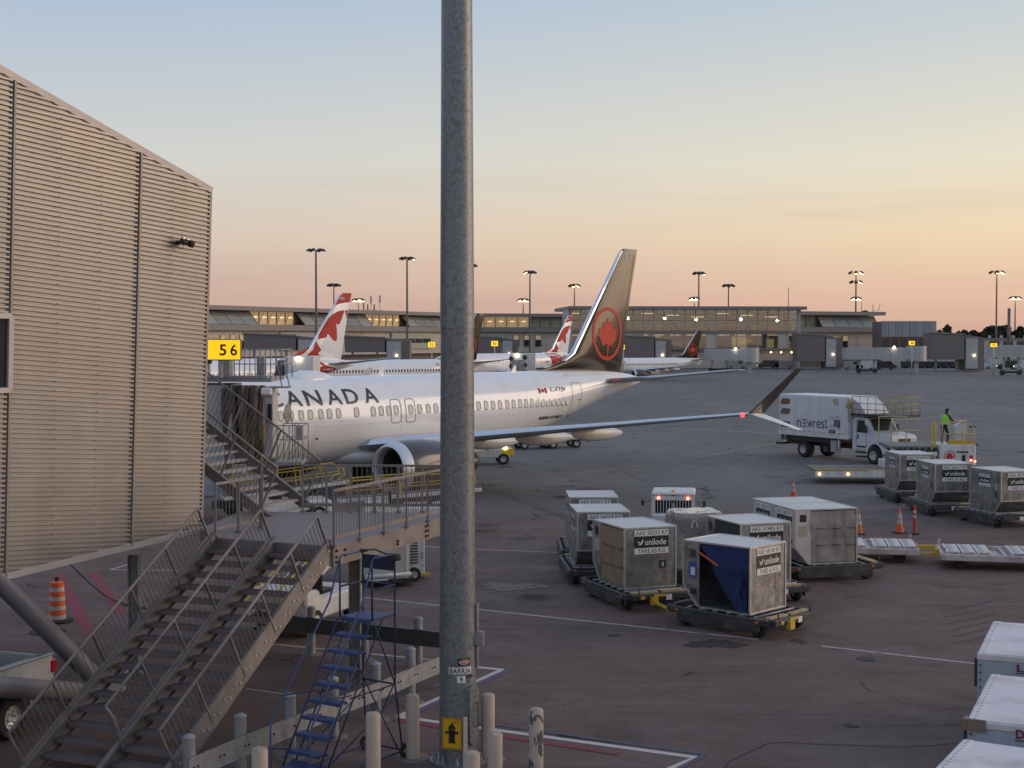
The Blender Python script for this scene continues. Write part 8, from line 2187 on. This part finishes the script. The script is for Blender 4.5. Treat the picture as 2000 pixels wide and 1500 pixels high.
# ------------------------------------------------------------------ small vehicles and freight at the foot of the terminal
def van(px, py, col, label, L_=5.0, h=2.2, rz=0.0, cab=True):
    c = G(px, py); root = empty('service_van' if cab else 'freight_bin', label, 'van' if cab else 'freight bin', (c.x, c.y, 0), rz)
    m = mat('van_' + col, {'white': (.62, .6, .57), 'blue': (.03, .035, .07), 'dark': (.05, .045, .042), 'grey': (.3, .29, .28), 'yellow': (.5, .36, .05)}[col], .45, var=.08)
    if cab:
        MB().prism([(-L_ / 2, .35), (L_ / 2, .35), (L_ / 2, 1.0), (L_ / 2 - .7, 1.15), (L_ / 2 - 1.3, h), (-L_ / 2, h)], (0, .95, 0), (1, 0, 0), (0, 0, 1), 1.9).build('body', m, root)
        mb = MB(); mb.quad((L_ / 2 - .72, -.85, 1.22), (L_ / 2 - .72, .85, 1.22), (L_ / 2 - 1.2, .8, h - .1), (L_ / 2 - 1.2, -.8, h - .1)); mb.v = [(p[0] + .04, p[1], p[2]) for p in mb.v]; mb.build('windscreen', M_glass, root)
        mb = MB(); mb.box((L_ / 2 - 1.7, -.96, 1.5), (.9, .02, .6)); mb.build('side_window', M_glass, root)
        for x in (-L_ / 2 + .9, L_ / 2 - .9):
            for y in (-.85, .85): wheel(root, (x, y, .34), .34, .22)
        mb = MB(); mb.lathe([(.002, -.1), (.14, 0), (.002, .1)], (L_ / 2 - .05, -.7, .75), 'X', 8); mb.build('headlight', mat('lit_white_lamp', (.9, .85, .75), .3), root)
    else:
        MB().box((0, 0, h / 2 + .25), (L_, 1.6, h), 0, None, .06).build('bin_body', m, root); MB().box((0, 0, h + .28), (L_ + .06, 1.66, .08)).build('lid', M_dark, root)
        for x in (-L_ / 2 + .5, L_ / 2 - .5): mb = MB(); mb.lathe([(.05, -.8), (.2, -.8), (.2, .8), (.05, .8)], (x, 0, .2), 'Y', 12); mb.build('wheels', M_black, root)
        mb = MB()
        for k in range(3): mb.box((-L_ / 3 + k * L_ / 3, -.82, h / 2 + .25), (.08, .04, h))
        mb.build('ribs', M_dark, root)
for k in range(8): van(1768 + 15.5 * k, 719, 'blue' if k % 2 else 'dark', ['dark freight bin at the left end of the row below the ribbed terminal block', 'dark blue freight bin second in the row below the terminal', 'dark freight bin third from the left in the row below the terminal', 'dark blue freight bin left of the ramp house columns', 'dark freight bin at the first ramp house column', 'dark blue freight bin under the ramp house', 'dark freight bin at the second ramp house column', 'dark blue freight bin at the right end of the row under the ramp house'][k], 1.75, 1.25, 0, False)
van(1941, 720, 'white', 'white service van with lit headlamp at the foot of the far right jet bridge', 4.6, 2.1, math.pi)
van(1968, 721, 'dark', 'dark van with white rear right of the white van, far right', 4.4, 2.0, math.pi)
van(2003, 722, 'white', 'white van cut by the right picture edge at the terminal', 4.8, 2.1, math.pi)
van(1905, 722, 'white', 'white low service truck beside the pale stair core, far right', 4.0, 1.2, math.pi)
van(1690, 722, 'white', 'white van below the far jet bridge right of the glass hall', 4.6, 2.0, math.pi)
van(1730, 722, 'dark', 'dark van beside the white van below the far jet bridge', 4.4, 1.9, 0)
van(1665, 722, 'grey', 'grey van nearest the ramp house below the far jet bridge', 4.2, 1.9, 0)
van(1296, 726, 'dark', 'dark service van below the nose of the small far airliner', 4.6, 1.8, 0)
van(1440, 720, 'grey', 'grey service van behind the tail of the small far airliner', 4.6, 1.9, 0)
van(1500, 720, 'dark', 'dark service van in front of the glass hall, right of centre', 4.6, 1.9, math.pi)
van(1530, 720, 'grey', 'pale grey service van at the right end of the glass hall', 4.6, 1.9, math.pi)
van(1262, 724, 'grey', 'grey belt truck under the wing of the small far airliner', 3.6, 1.3, 0)
